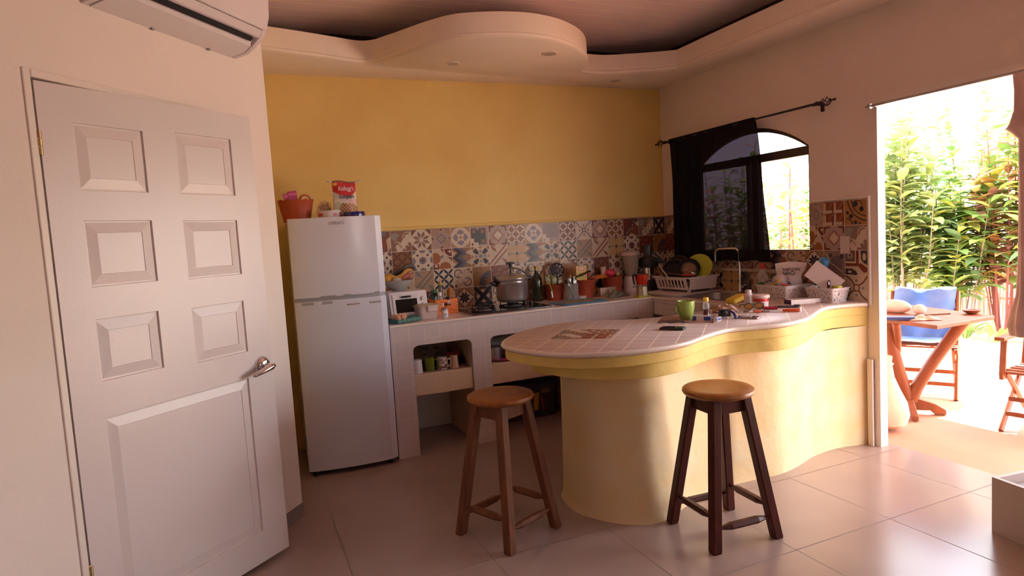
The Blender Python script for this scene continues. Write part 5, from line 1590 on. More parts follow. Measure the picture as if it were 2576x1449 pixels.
bl = thing('blender_jug', 'white based blender with clear jug standing in the corner by the wall', 'blender', (-.463, -.115, TZC))
b = MB(); b.lathe([(.078, 0), (.080, .012), (.074, .05), (.062, .115), (.058, .135), (0, .135)], n=32); b.build('motor_base', m_whitep, bl, angle=60)
b = MB(); b.lathe([(.050, .135), (.054, .15), (.066, .22), (.076, .325), (.073, .325), (.062, .22), (.05, .155), (0, .15)], n=32); b.build('jug', mat('scratched_plastic', (.50, .42, .36), .2, alpha=.5), bl)
b = MB(); b.lathe([(.079, .318), (.081, .330), (.081, .345), (.074, .350), (.03, .352), (.03, .36), (0, .36)], n=32); b.build('lid', mat('cream_lid', (.55, .43, .38), .4), bl)
b = MB(); b.tube([(.06, -.04, .17), (.09, -.06, .2), (.092, -.062, .27), (.072, -.045, .30)], .008, 8); b.build('handle', m_pet, bl)
b = MB(); b.box((0, -.070, .045), (.07, .012, .012)); b.build('control_strip', m_grey, bl, smooth=False)

mk = thing('moka_pot', 'red stovetop coffee maker with steel base on a lime pad', 'coffee pot', (-.664, -.56, TZC + .012))
def octa(r): return [(r * cos(pi / 8 + k * pi / 4), r * sin(pi / 8 + k * pi / 4)) for k in range(8)]
m_mokb = mat('moka_steel', (.50, .42, .30), .3, .9)
b = MB(); b.prism(octa(.050), 0, .072, out1=octa(.043)); b.build('boiler', m_mokb, mk, smooth=False, bevel=.002)
b = MB(); b.lathe([(.044, .072), (.046, .080), (.040, .088)], n=32); b.build('collar', m_steel, mk)
m_mokr = mat('moka_red', (.52, .025, .012), .3, coat=.3)
b = MB(); b.prism(octa(.042), .086, .170, out1=octa(.058)); b.build('upper_chamber', m_mokr, mk, smooth=False, bevel=.002)
b = MB(); b.prism(octa(.056), .170, .180, out1=octa(.02)); b.lathe([(.007, .18), (.012, .195), (0, .198)], n=12); b.build('lid', m_blackmat, mk, smooth=False)
b = MB(); b.tube([(-.050, -.002, .165), (-.078, -.005, .170), (-.084, -.005, .150), (-.076, -.004, .10), (-.070, -.004, .090)], [.009, .011, .009, .007, .005], 8); b.build('handle', m_blackmat, mk)
b = MB()
m_gold = mat('gold_print', (.55, .25, .08), .5)
for x in (-.004, .028):
    M_ = Matrix.Translation((x * .9, -.0515 + (.010 if x > 0 else 0) - .001, .142)) @ Matrix.Rotation(.45 if x > 0 else 0, 4, 'Z') @ Matrix.Rotation(radians(82), 4, 'X')
    for r_ in (.011, .006):
        b.tube([(r_ * cos(2 * pi * k / 16), r_ * sin(2 * pi * k / 16) + .008, 0) for k in range(17)], .0011, 5, M=M_)
    b.tube([(0, -.003, 0), (0, -.016, 0)], .0012, 5, M=M_); b.tube([(-.006, -.016, 0), (.006, -.016, 0)], .0012, 5, M=M_)
b.build('motif', m_gold, mk)
b = MB(); b.prism(rr_out(-.058, -.038, .058, .038, .008), 0, .0118); o = b.build('sponge', mat('lime_sponge', (.52, .56, .05), .8, bump=.5, bscale=150), bevel=.002); o.location = (-.664, -.56, TZC + .0003); tag(o, 'flat lime green sponge pad under the coffee maker', 'sponge')

jc = thing('juicer', 'tall dark juice extractor with steel body behind the dish rack', 'juicer', (-.315, -.165, TZC))
b = MB(); b.lathe([(.075, 0), (.078, .015), (.070, .05), (.062, .09), (.058, .18)], n=32); b.build('motor_base', m_blackmat, jc)
b = MB(); b.lathe([(.052, .09), (.0625, .095), (.0605, .20), (.05, .20)], n=32); b.build('steel_sleeve', m_chrome, jc)
b = MB(); b.lathe([(.06, .20), (.085, .215), (.088, .262), (.075, .285), (.04, .295), (0, .295)], n=32); b.build('bowl_cover', m_blackmat, jc)
b = MB(); b.lathe([(.036, .29), (.036, .385), (.046, .392), (.046, .400), (0, .400)], n=28); b.build('feed_tube', mat('smoke_tube', (.05, .05, .055), .2), jc)
b = MB(); b.tube([(.055, -.075, .278), (.0, -.095, .290), (-.055, -.08, .297)], .003, 8); b.build('locking_arm', m_chrome, jc)

# ================================================================== DISH RACK AND WHAT STANDS IN IT
DX, DY, DA_ = -.215, -.54, radians(4)
MR = Matrix.Translation((DX, DY, TZC)) @ Matrix.Rotation(DA_, 4, 'Z')
rk = thing('dish_rack', 'white plastic dish rack full of drying pans left of the sink', 'dish rack', (DX, DY, TZC), DA_)
b = MB()
b.prism(rr_out(-.325, -.265, .13, .205, .03), .0, .008); b.prism(rr_out(-.335, -.275, .14, .215, .035), .008, .014, out1=rr_out(-.342, -.282, .147, .222, .035)); b.build('drip_tray', m_whitep, rk, bevel=.002)
b = MB(); H0, H1 = .034, .132
def rackwall(p0, p1, out, slots):
    """tapering wall from p0 to p1 (foot line), leaning outwards, with open slots"""
    p0, p1, out = Vector(p0), Vector(p1), Vector(out)
    L = (p1 - p0).length; e = (p1 - p0) / L; lean = .028
    def P(u, v, dd=0): return tuple(p0 + e * (u * (1 + 0 * v)) + out * (lean * v + dd) + Vector((0, 0, H0 + (H1 - H0) * v)))
    us = [0] + [q for s_ in slots for q in s_] + [L]
    for i in range(len(us) - 1):
        a, c = us[i], us[i + 1]; hole = i % 2 == 1
        for v0, v1 in ((0, .16), (.16, .80), (.80, 1)):
            if hole and v0 == .16: continue
            A = [P(a, v0), P(c, v0), P(c, v1), P(a, v1)]; B = [P(a, v0, .003), P(c, v0, .003), P(c, v1, .003), P(a, v1, .003)]
            b.add(A + B, [(0, 3, 2, 1), (4, 5, 6, 7), (0, 1, 5, 4), (1, 2, 6, 5), (2, 3, 7, 6), (3, 0, 4, 7)])
x0_, x1_, y0_, y1_ = -.150, .125, -.195, .175
sl = lambda s, n, w=.018, g=.016: [(s + k * (w + g), s + k * (w + g) + w) for k in range(n)]
rackwall((x0_, y0_, 0), (x1_, y0_, 0), (0, -1, 0), [])
rackwall((x0_, y1_, 0), (x0_, y0_, 0), (-1, 0, 0), sl(.040, 8, .020, .019))
rackwall((x1_, y0_, 0), (x1_, y1_, 0), (1, 0, 0), sl(.04, 8))
rackwall((x1_, y1_, 0), (x0_, y1_, 0), (0, 1, 0), sl(.03, 6))
b.box(((x0_ + x1_) / 2, (y0_ + y1_) / 2, H0 + .002), (x1_ - x0_, y1_ - y0_, .004))
for x, y in ((x0_ + .02, y0_ + .02), (x1_ - .02, y0_ + .02), (x0_ + .02, y1_ - .02), (x1_ - .02, y1_ - .02)):
    b.box((x, y, .024), (.02, .02, .022))
b.build('basket', m_whitep, rk, smooth=False)
b = MB(); q = .028
rim = [(x0_ - q, y0_ - q, H1), (x1_ + q, y0_ - q, H1), (x1_ + q, y1_ + q, H1), (x0_ - q, y1_ + q, H1), (x0_ - q, y0_ - q, H1)]
b.tube(rim, .006, 8); b.build('rim', m_whitep, rk)
b = MB(); b.prism(rr_out(-.135, -.222, .118, -.19, .014), .036, .128, out1=rr_out(-.145, -.236, .128, -.19, .014)); b.build('cutlery_cup', m_whitep, rk, smooth=False)

def disc_thing(name, lb, cat, c, r, prof, m, tilt, rz, parts=None, group=None):
    t_ = thing(name, lb, cat, MR @ Vector(c), 0, group)
    t_.rotation_euler = (tilt, 0, rz)
    bb = MB(); bb.lathe(prof, n=40); bb.build('pan' if 'pan' in name else 'plate', m, t_)
    if parts: parts(t_)
    return t_
m_pan = mat('nonstick', (.02, .018, .02), .3)
m_panin = mat('browned_coating', (.26, .13, .075), .5, noise=.35, nscale=14)
def panprof(r, h): return [(0, 0), (r * .72, 0), (r * .8, .006), (r, h), (r - .003, h + .001), (r * .78, .009), (0, .004)]
def hndl(r, a=0.0, m=m_blackmat):
    def f(t_):
        bb = MB(); bb.tube([((r - .01) * cos(a), (r - .01) * sin(a), .03), ((r + .06) * cos(a), (r + .06) * sin(a), .045), ((r + .15) * cos(a), (r + .15) * sin(a), .04)], [.008, .010, .011], 8, flat=.6); bb.build('handle', m, t_)
        bb = MB(); bb.tube([(r * cos(2 * pi * k / 40), r * sin(2 * pi * k / 40), .037) for k in range(41)], .0018, 6); bb.build('lip', mat('worn_lip', (.30, .20, .14), .35, .8) if 'worn_lip' not in bpy.data.materials else bpy.data.materials['worn_lip'], t_)
    return f
disc_thing('frying_pan', 'large black frying pan tilted up at the left of the dish rack', 'frying pan', (-.060, .060, .150), .118, panprof(.118, .034), m_pan, radians(62), radians(-18), hndl(.118, pi * .5 + .7), 'pans in the dish rack')
disc_thing('frying_pan', 'brown edged pan standing at the back of the dish rack', 'frying pan', (.060, .150, .185), .105, panprof(.105, .036), mat('dark_brown_pan', (.075, .04, .03), .4), radians(70), radians(-24), hndl(.105, pi * .5 + 1.2), 'pans in the dish rack')
def centre(t_):
    bb = MB(); bb.lathe([(0, .0105), (.052, .0105), (.054, .0095)], n=36); bb.build('browned_base', m_panin, t_)
disc_thing('frying_pan', 'black pan with browned centre leaning on the yellow plate', 'frying pan', (-.055, -.105, .190), .088, panprof(.088, .026), m_pan, radians(66), radians(-42), centre, 'pans in the dish rack')
disc_thing('dinner_plate', 'lime yellow plate standing at the right of the dish rack', 'plate', (.010, -.150, .205), .108, [(0, 0), (.06, 0), (.078, .006), (.108, .015), (.108, .017), (.076, .009), (0, .004)], mat('lime_glaze', (.36, .38, .02), .3), radians(68), radians(-52))
b = MB(); b.prism([(-.008, 0), (.010, 0), (.006, .15), (.004, .19), (-.003, .19), (-.005, .15)], -.002, .002, XZ); o = b.build('wooden_spatula', mat('pale_wood', (.50, .34, .27), .6), bevel=.001); o.location = MR @ Vector((-.125, .03, .085)); o.rotation_euler = (0, radians(-36), radians(-10)); tag(o, 'pale wooden spatula leaning out of the dish rack at the left', 'spatula')
def stick(name, lb, cat, p, q, r, m, group=None, end=None):
    bb = MB(); p, q = Vector(p), Vector(q); bb.tube([p, p + (q - p) * .1, p + (q - p) * .9, q], [r * .6, r, r, r * .6], 10, flat=.7)
    if end: bb.sphere(q, end, 14, 10, (1.1, .8, .7))
    o = bb.build(name, m); o.matrix_world = MR; tag(o, lb, cat, group); return o
stick('wooden_spoon', 'reddish wooden spoon lying along the top of the dish rack', 'spoon', (-.155, .06, .165), (-.135, -.13, .150), .006, mat('red_wood', (.26, .09, .05), .5), end=.016)
stick('paring_knife', 'red handled knife with pale end lying on the rack rim', 'knife', (-.150, -.14, .156), (-.10, -.20, .150), .009, m_red)
stick('ladle', 'steel ladle lying across the right of the dish rack', 'ladle', (-.125, -.13, .205), (-.085, -.185, .165), .005, m_chrome, end=.024)
b = MB(); b.prism([(-.012, 0), (.012, 0), (.012, .022), (-.012, .022)], 0, .10, M=Matrix.Rotation(pi / 2, 4, 'X')); 

# ================================================================== BY THE SINK AND RIGHT END
b = MB(); b.prism(rr_out(-.078, -.045, .085, .045, .02), 0, .03, out1=rr_out(-.075, -.04, .09, .042, .02)); o = b.build('sink_cloth', mat('yellow_cloth', (.66, .46, .06), .8, bump=.4, bscale=40), bevel=.010, seg=3)
o.location = (-.50, -1.43, TZC + .001); o.rotation_euler = (0, radians(-10), radians(12)); o.location.z += .012; tag(o, 'bright yellow folded cloth at the front edge of the sink', 'cloth')
sp = thing('spray_bottle', 'clear bottle with red cap standing at the tiled wall under the window', 'bottle', (-.075, -1.245, TZC))
b = MB(); b.lathe([(.038, 0), (.041, .008), (.041, .10), (.034, .15), (.018, .19), (.014, .20), (0, .20)]); b.build('bottle', m_pet, sp)
b = MB(); b.lathe([(.016, .195), (.017, .21), (.015, .228), (.010, .240), (0, .242)]); b.build('cap', m_red, sp)

def perf_basket(lb, x0, y0, x1, y1, h, fl=.016, seed=1):
    t_ = thing('plastic_basket', lb, 'basket', ((x0 + x1) / 2, (y0 + y1) / 2, TZC), 0, 'white perforated baskets at the right end of the counter')
    X, Y = (x1 - x0) / 2, (y1 - y0) / 2
    bb = MB(); rnd = random.Random(seed)
    bb.prism(rr_out(-X + fl, -Y + fl, X - fl, Y - fl, .012), 0, .004)
    bo, tp = rr_out(-X + fl, -Y + fl, X - fl, Y - fl, .015, 4), rr_out(-X, -Y, X, Y, .02, 4)
    n = len(bo)
    for th_ in (0, .003):
        vs = []
        for z_, k_ in ((0, 0), (h, 1)):
            for i in range(n):
                p, q = (bo if not k_ else tp)[i], None
                f_ = 1 - th_ / max(X, Y)
                vs.append((p[0] * f_, p[1] * f_, z_ + (.004 if th_ and not k_ else 0)))
        bb.add(vs, [((i, (i + 1) % n, n + (i + 1) % n, n + i) if not th_ else (n + i, n + (i + 1) % n, (i + 1) % n, i)) for i in range(n)])
    bb.build('basket', m_whitep, t_, angle=50)
    bb = MB(); bb.tube([(x * 1.02, y * 1.02, h) for x, y in tp + tp[:1]], .0035, 6); bb.build('rim', m_whitep, t_)
    # leaf shaped openings
    bb = MB()
    def holes(M, L, H):
        for k in range(int(L * H * 6500)):
            u, v, a = rnd.uniform(.03, .97), rnd.uniform(.08, .88), rnd.uniform(0, pi)
            l_, w_ = rnd.uniform(.003, .007), rnd.uniform(.0012, .0024)
            c, s_ = cos(a), sin(a)
            pts = [(l_, 0), (0, w_), (-l_, 0), (0, -w_)]
            bb.add([M @ Vector((u * L + p * c - q * s_, v * H + p * s_ + q * c, 0)) for p, q in pts], [(0, 1, 2, 3)])
    hh = math.sqrt(h * h + fl * fl)
    def frame(o_, ux, vz): 
        ux = Vector(ux).normalized(); vz = Vector(vz).normalized(); nn_ = ux.cross(vz)
        return Matrix((( ux.x, vz.x, nn_.x, o_[0] + nn_.x * .0004), (ux.y, vz.y, nn_.y, o_[1] + nn_.y * .0004), (ux.z, vz.z, nn_.z, o_[2] + nn_.z * .0004), (0, 0, 0, 1)))
    holes(frame((-X + fl, -Y + fl, 0), (1, 0, 0), (0, -fl, h)), 2 * (X - fl), hh)
    holes(frame((-X + fl, Y - fl, 0), (0, -1, 0), (-fl, 0, h)), 2 * (Y - fl), hh)
    bb.build('openings', m_blackmat, t_, smooth=False, merge=False)
    return t_
perf_basket('white leaf patterned basket holding the chips bag, nearest the sink', -.292, -1.668, -.022, -1.392, .104, seed=3)
perf_basket('white leaf patterned basket nearest the doorway holding the white card', -.185, -1.938, -.020, -1.715, .092, seed=4)
bx = thing('white_box', 'long flat white carton lying in front of the leaf patterned baskets', 'box', (-.262, -1.778, TZC), radians(-17))
b = MB(); print_box(b, (.215, .085, .030), (.80, .72, .70), (.05, .03, .12), (.76, .68, .66)); patch(b, .06, .0, .1075, .004, -.0427, (.4, .03, .03)); b.build('carton', m_print, bx, smooth=False, merge=False)

ch = thing('chips_bag', 'pale crumpled chips bag upside down in the basket nearest the sink', 'chips bag', (-.140, -1.560, TZC + .012), radians(-52))
b = MB(); b.cur = (.72, .64, .66)
nx_, nz_ = 20, 24; Wc, Hc = .19, .235
def bagp(u, v, side):
    w_ = Wc * (.62 + .45 * v)
    x = (u - .5) * w_ + .012 * (v - .5)
    bul = (4 * u * (1 - u)) ** .6 * (1 - .9 * v ** 4)
    return (x, side * .034 * bul + .005 * sin(u * 11 + v * 5) * side * v + .012 * v, v * Hc + .010 * sin(pi * u) * v)
for j in range(nz_):
    for i in range(nx_):
        u0, u1, v0, v1 = i / nx_, (i + 1) / nx_, j / nz_, (j + 1) / nz_
        b.quad(bagp(u0, v0, -1), bagp(u1, v0, -1), bagp(u1, v1, -1), bagp(u0, v1, -1)); b.quad(bagp(u1, v0, 1), bagp(u0, v0, 1), bagp(u0, v1, 1), bagp(u1, v1, 1))
b.build('bag', m_print, ch, angle=80, merge=False)
text('NATURN', .030, m_ink, ch, (.012, -.025, .196), (radians(92), pi, 0), 'lettering', bold=.0004, xs=.9)
text('CHIPS', .032, m_ink, ch, (-.006, -.028, .170), (radians(92), pi, radians(0)), 'lettering', bold=.0004, xs=.9)
b = MB(); b.cur = (.05, .02, .05); b.prism([(-.062, .115), (-.052, .130), (-.025, .128), (0, .108), (.012, .092), (-.012, .100), (-.035, .108)], .037, .0376, XZ); b.build('printed_leaf', m_print, ch, smooth=False)

# things in the first basket
rnd = random.Random(21)
def blob(name, lb, cat, c, r, sc, m, rot=(0, 0, 0), group=None):
    bb = MB(); bb.sphere((0, 0, 0), r, 16, 12, sc); o = bb.build(name, m); o.location = c; o.rotation_euler = rot; tag(o, lb, cat, group); return o
blob('plastic_bag', 'clear crinkled plastic bag bulging over the first basket', 'bag', (-.215, -1.545, TZC + .135), .055, (1.15, .9, .8), mat('crinkled_film', (.65, .52, .54), .2, alpha=.6, bump=.8, bscale=50))
def slab(name, lb, cat, pts, r, m, flat=.5):
    bb = MB(); n_ = len(pts); bb.tube(catmull(pts, 4), [r * (.55 + .45 * sin(pi * k / ((n_ - 1) * 4))) for k in range((n_ - 1) * 4 + 1)], 8, flat=flat); o = bb.build(name, m); tag(o, lb, cat); return o
slab('blue_wrapper', 'slate blue wrapper lying on the left rim of the first basket', 'wrapper', [(-.275, -1.46, TZC + .122), (-.26, -1.50, TZC + .138), (-.25, -1.54, TZC + .140), (-.245, -1.57, TZC + .130)], .014, mat('slate_film', (.07, .09, .14), .4))
slab('yellow_wrapper', 'yellow and orange twisted wrapper at the front of the first basket', 'wrapper', [(-.275, -1.525, TZC + .112), (-.272, -1.555, TZC + .120), (-.268, -1.585, TZC + .138), (-.262, -1.60, TZC + .152)], .011, mat('yellow_film', (.75, .42, .04), .35))
slab('red_clip', 'bright red clip at the rim corner of the first basket', 'clip', [(-.268, -1.60, TZC + .124), (-.262, -1.625, TZC + .112), (-.250, -1.65, TZC + .110)], .010, m_red)
slab('green_bottle_cap', 'dark green lid at the left end of the first basket', 'lid', [(-.268, -1.40, TZC + .108), (-.262, -1.42, TZC + .116), (-.258, -1.44, TZC + .108)], .016, mat('bottle_green', (.03, .12, .05), .4), .7)
slab('black_handled_tool', 'dark round headed stick poking up left of the first basket', 'utensil', [(-.105, -1.15, TZC), (-.11, -1.155, TZC + .06), (-.112, -1.158, TZC + .10), (-.115, -1.16, TZC + .118)], .010, m_blackmat)

# things in the second basket
tc_ = thing('blue_bottle', 'blue capped clear bottle leaning against the wall behind the white card', 'bottle', (-.085, -1.735, TZC + .155))
b = MB(); b.lathe([(.026, 0), (.028, .01), (.028, .075), (0, .075)]); b.build('bottle', m_pet, tc_)
b = MB(); b.lathe([(.029, .075), (.030, .08), (.030, .135), (.027, .138), (0, .138)]); b.build('cap', mat('blue_cap', (.06, .22, .42), .4), tc_)
tc_.rotation_euler = (radians(-28), radians(6), 0); tc_.rotation_euler = (radians(30), 0, 0)
b = MB(); b.prism([(-.062, 0), (.062, 0), (.062, .215), (-.062, .215)], -.0012, .0012, XZ); o = b.build('white_card', mat('card', (.74, .62, .61), .6, noise=.03, nscale=6), smooth=False)
o.matrix_world = Matrix.Translation((-.095, -1.905, TZC + .090)) @ Matrix.Rotation(radians(-62), 4, 'Z') @ Matrix.Rotation(radians(-10), 4, 'X') @ Matrix.Rotation(radians(-52), 4, 'Y') 
tag(o, 'blank white card tilted in the basket nearest the doorway', 'card')
yt = thing('spice_tub', 'small clear tub with lime lid in the basket nearest the doorway', 'tub', (-.10, -1.900, TZC + .048))
b = MB(); b.lathe([(.024, 0), (.028, .045), (0, .045)]); b.build('tub', mat('pale_tub', (.68, .55, .32), .3, trans=.3), yt)
b = MB(); b.lathe([(.031, .045), (.031, .058), (0, .059)]); b.build('lid', m_lime, yt)
b = thing('ladle', 'dark metal spoon head upright in the basket nearest the doorway', 'spoon', (-.115, -1.855, TZC + .006))
bb = MB(); bb.tube([(0, 0, 0), (0, 0, .09)], .003, 6); bb.build('stem', m_steel, b)
bb = MB(); bb.sphere((0, 0, .108), .020, 14, 10, (1, .4, 1.45)); bb.build('bowl', mat('smoked_steel', (.16, .12, .14), .2, .8), b)
slab('brown_pouch', 'brown leathery pouch lying between the two leaf patterned baskets', 'pouch', [(-.06, -1.63, TZC + .118), (-.07, -1.68, TZC + .125), (-.075, -1.73, TZC + .132), (-.08, -1.77, TZC + .130)], .022, mat('tan_leather', (.32, .15, .06), .5), .8)
slab('orange_peeler', 'curved orange handled tool standing behind the chips bag', 'utensil', [(-.055, -1.66, TZC + .11), (-.05, -1.672, TZC + .15), (-.052, -1.685, TZC + .185)], .009, m_orange)
fruit('brown_jar', (-.07, -1.615, TZC + .155), .042, (.8, .9, 1.1), mat('brown_jar', (.16, .08, .04), .2, coat=.3), 'dark brown glass jar behind the chips bag', 'jar')
slab('white_tube', 'white tube with blue end lying in the basket nearest the doorway', 'tube', [(-.165, -1.74, TZC + .088), (-.165, -1.77, TZC + .098), (-.165, -1.80, TZC + .100)], .016, m_whitep, .7)

# socket on the tiles, note on the tiles
so = thing('wall_switch', 'plain white light switch plate on the patterned tiles by the doorway', 'switch', (-.0105, -1.893, 1.277))
b = MB(); b.span((-.006, -.035, -.056), (0, .035, .056)); b.build('plate', mat('switch_plate', (.60, .48, .44), .4), so, smooth=False, bevel=.002)
b = MB(); b.span((-.010, -.010, -.016), (-.006, .010, .016)); b.build('rocker', mat('rocker', (.62, .50, .46), .35), so, smooth=False, bevel=.001)

# ================================================================== ON THE BAR
mg = thing('mug', 'green ceramic mug standing on the breakfast bar', 'mug', (-1.221, -1.800, TZC))
b = MB(); b.lathe([(.0, 0), (.030, 0), (.034, .004), (.042, .03), (.048, .06), (.0505, .085), (.051, .108), (.049, .1095), (.0465, .106), (.045, .06), (.032, .01), (0, .008)], n=40); b.build('cup', m_green, mg)
b = MB(); b.tube([(-.046, .006, .088), (-.062, .008, .086), (-.069, .009, .066), (-.062, .008, .044), (-.042, .006, .036)], .006, 10); b.build('handle', m_green, mg)
sb = thing('sauce_bottle', 'small bottle of dark red sauce with yellow cap on the breakfast bar', 'bottle', (-1.082, -1.812, TZC))
b = MB(); b.lathe([(.019, 0), (.020, .006), (.0185, .012), (.0145, .030), (.0165, .045)], n=24); b.build('sauce', mat('dark_red_sauce', (.12, .008, .03), .15, coat=.3), sb)
b = MB(); b.lathe([(.0165, .045), (.019, .055), (.0205, .068), (.017, .085), (.0095, .092), (.009, .098), (0, .098)], n=24); b.build('neck', m_pet, sb)
b = MB(); b.lathe([(.0155, .094), (.016, .098), (.016, .113), (.0135, .117), (0, .117)], n=20); b.build('cap', m_yel, sb)

pp = thing('medicine_box', 'small white and blue carton lying in front of the sauce bottle', 'box', (-1.190, -1.905, TZC), radians(-52))
b = MB(); print_box(b, (.105, .038, .028), (.72, .66, .66), (.05, .10, .25), (.55, .52, .58)); patch(b, .012, .003, .050, .024, -.0192, (.03, .07, .35)); patch(b, -.05, .002, -.030, .026, -.0192, (.04, .08, .22)); b.build('carton', m_print, pp, smooth=False, merge=False)
p2 = thing('medicine_box', 'small white carton with blue printed label to the right of the first', 'box', (-1.150, -1.985, TZC), radians(28))
b = MB(); print_box(b, (.058, .022, .022), (.74, .70, .70)); patch(b, -.024, .004, .024, .018, -.0112, (.05, .09, .42)); b.build('carton', m_print, p2, smooth=False, merge=False)
cm = thing('wrist_camera', 'black and navy strapped action camera lying on the bar', 'camera', (-1.045, -1.925, TZC), radians(-30))
b = MB(); b.box((0, 0, .030), (.062, .048, .040)); b.sphere((-.004, -.026, .030), .019, 14, 10, (1, .5, 1)); b.build('body', m_blackmat, cm, bevel=.012, seg=3)
b = MB(); b.tube([(.026, -.012, .044), (.046, -.03, .034), (.052, -.052, .014), (.046, -.072, .006)], [.010, .012, .012, .008], 10, flat=.6); b.build('strap', mat('navy_strap', (.04, .045, .16), .5), cm)
b = MB(); b.tube([(.034, -.022, .048), (.052, -.04, .034), (.058, -.058, .014)], .003, 6); b.build('piping', m_whitep, cm)
b = MB(); b.tube([(-.03, .012, .012), (-.045, .0, .006), (-.05, -.02, .005)], .004, 6); b.build('cord', m_blackmat, cm)

bgp = thing('bread_bag', 'crumpled brown and red food bag on the bar behind the camera', 'bag', (-.865, -1.725, TZC), radians(-25))
b = MB(); rnd = random.Random(12); nx_ = 18
vs = []; n_ = nx_
for j in range(n_ + 1):
    for i in range(n_ + 1):
        u, v = i / n_ * 2 - 1, j / n_ * 2 - 1
        e = max(0, (1 - u * u)) ** .5 * max(0, (1 - v * v)) ** .5
        vs.append((u * .075, v * .05, .006 + .040 * e * (.8 + .25 * sin(u * 7 + v * 3) + .2 * sin(v * 9 - u * 4)) + (.018 * max(0, -u) ** 2 if v > 0 else 0)))
fs = [(j * (n_ + 1) + i, j * (n_ + 1) + i + 1, (j + 1) * (n_ + 1) + i + 1, (j + 1) * (n_ + 1) + i) for j in range(n_) for i in range(n_)]
for k, f in enumerate(fs):
    i, j = k % n_, k // n_
    b.cur = (.55, .10, .06) if (i > 10 and j > 9) else ((.36, .20, .13) if (i * 3 + j * 5) % 4 else (.22, .11, .07))
    b.add([vs[q] for q in f], [(0, 1, 2, 3)])
b.build('bag', m_print, bgp, angle=70, solid=.002)

def phone(lb, c, rz, wx, wy, body, scr, h=.010):
    t_ = thing('mobile_phone', lb, 'phone', c, rz, 'mobile phones lying on the breakfast bar')
    b = MB(); b.prism(rr_out(-wx / 2, -wy / 2, wx / 2, wy / 2, .010), 0, h); b.build('body', body, t_, bevel=.003, seg=3)
    b = MB(); b.prism(rr_out(-wx / 2 + .005, -wy / 2 + .014, wx / 2 - .005, wy / 2 - .014, .003), h, h + .0006); b.build('screen', scr, t_, smooth=False)
    return t_
m_scr = mat('phone_screen', (.02, .022, .03), .08, coat=.5)
phone('black phone lying alone on the pale tiles of the bar', (-1.510, -2.050, TZC), radians(36), .066, .130, m_blackmat, m_scr, .013)
q_ = phone('silver edged phone lying flat near the curved front edge of the bar', (-.962, -2.022, TZC), radians(24), .068, .135, mat('rose_silver', (.42, .28, .27), .3, .5), m_scr, .009)
b = MB(); b.prism([(-.022, .0), (.022, .0), (.022, .04), (-.022, .04)], .0097, .0099); b.build('screen_label', mat('pale_sticker', (.40, .38, .36), .5), q_, smooth=False)

pl = thing('pill_bottle', 'white pill bottle with green label by the yellow cloth', 'bottle', (-.545, -1.592, TZC))
b = MB(); b.lathe([(.026, 0), (.028, .004), (.028, .068), (.024, .076), (.019, .080), (0, .080)]); b.build('bottle', m_whitep, pl)
b = MB(); b.lathe([(.019, .080), (.0195, .083), (.0195, .100), (.017, .102), (0, .102)]); b.build('cap', m_whitep, pl)
b = MB(); n_ = 24
for k in range(11): 
    a0_, a1_ = radians(-95 + k * 12), radians(-83 + k * 12); b.quad((.0284 * cos(a0_), .0284 * sin(a0_), .010), (.0284 * cos(a1_), .0284 * sin(a1_), .010), (.0284 * cos(a1_), .0284 * sin(a1_), .062), (.0284 * cos(a0_), .0284 * sin(a0_), .062))
b.build('label', mat('olive_label', (.16, .16, .03), .5), pl)
jr = thing('cream_jar', 'white lidded tub with red band on the bar in front of the basket', 'tub', (-.555, -1.708, TZC))
b = MB(); b.lathe([(.042, 0), (.046, .004), (.048, .058), (0, .058)], n=36); b.build('tub', m_whitep, jr)
b = MB(); b.lathe([(.0485, .036), (.0488, .056)], n=36); b.build('red_band', m_red, jr)
b = MB(); b.lathe([(.053, .058), (.055, .061), (.055, .074), (.052, .078), (0, .079)], n=36); b.build('lid', mat('blush_lid', (.72, .54, .50), .4), jr)

gl = thing('sunglasses', 'black sunglasses with amber lenses resting on the bar by the white tub', 'sunglasses', (-.690, -1.790, TZC), radians(-28))
m_amb = mat('amber_lens', (.30, .10, .008), .15, coat=.2)
for sx in (-1, 1):
    b = MB(); o_ = [(sx * .032 + .025 * cos(a) * (1 + .1 * cos(2 * a)), .024 + .020 * sin(a)) for a in [2 * pi * k / 20 for k in range(20)]]
    b.prism(o_, -.001, .001, XZ); b.build('lens', m_amb, gl, smooth=False)
    b = MB(); b.tube([(x, 0, z) for x, z in o_ + o_[:1]], .0028, 6); b.build('frame', m_blackmat, gl)
    b = MB(); b.tube([(sx * .060, 0, .036), (sx * .062, .05, .032), (sx * .058, .11, .018), (sx * .054, .13, .006)], .0028, 6); b.build('temple', m_blackmat, gl)
b = MB(); b.tube([(-.008, 0, .034), (0, -.001, .037), (.008, 0, .034)], .0028, 6); b.build('bridge', m_blackmat, gl)

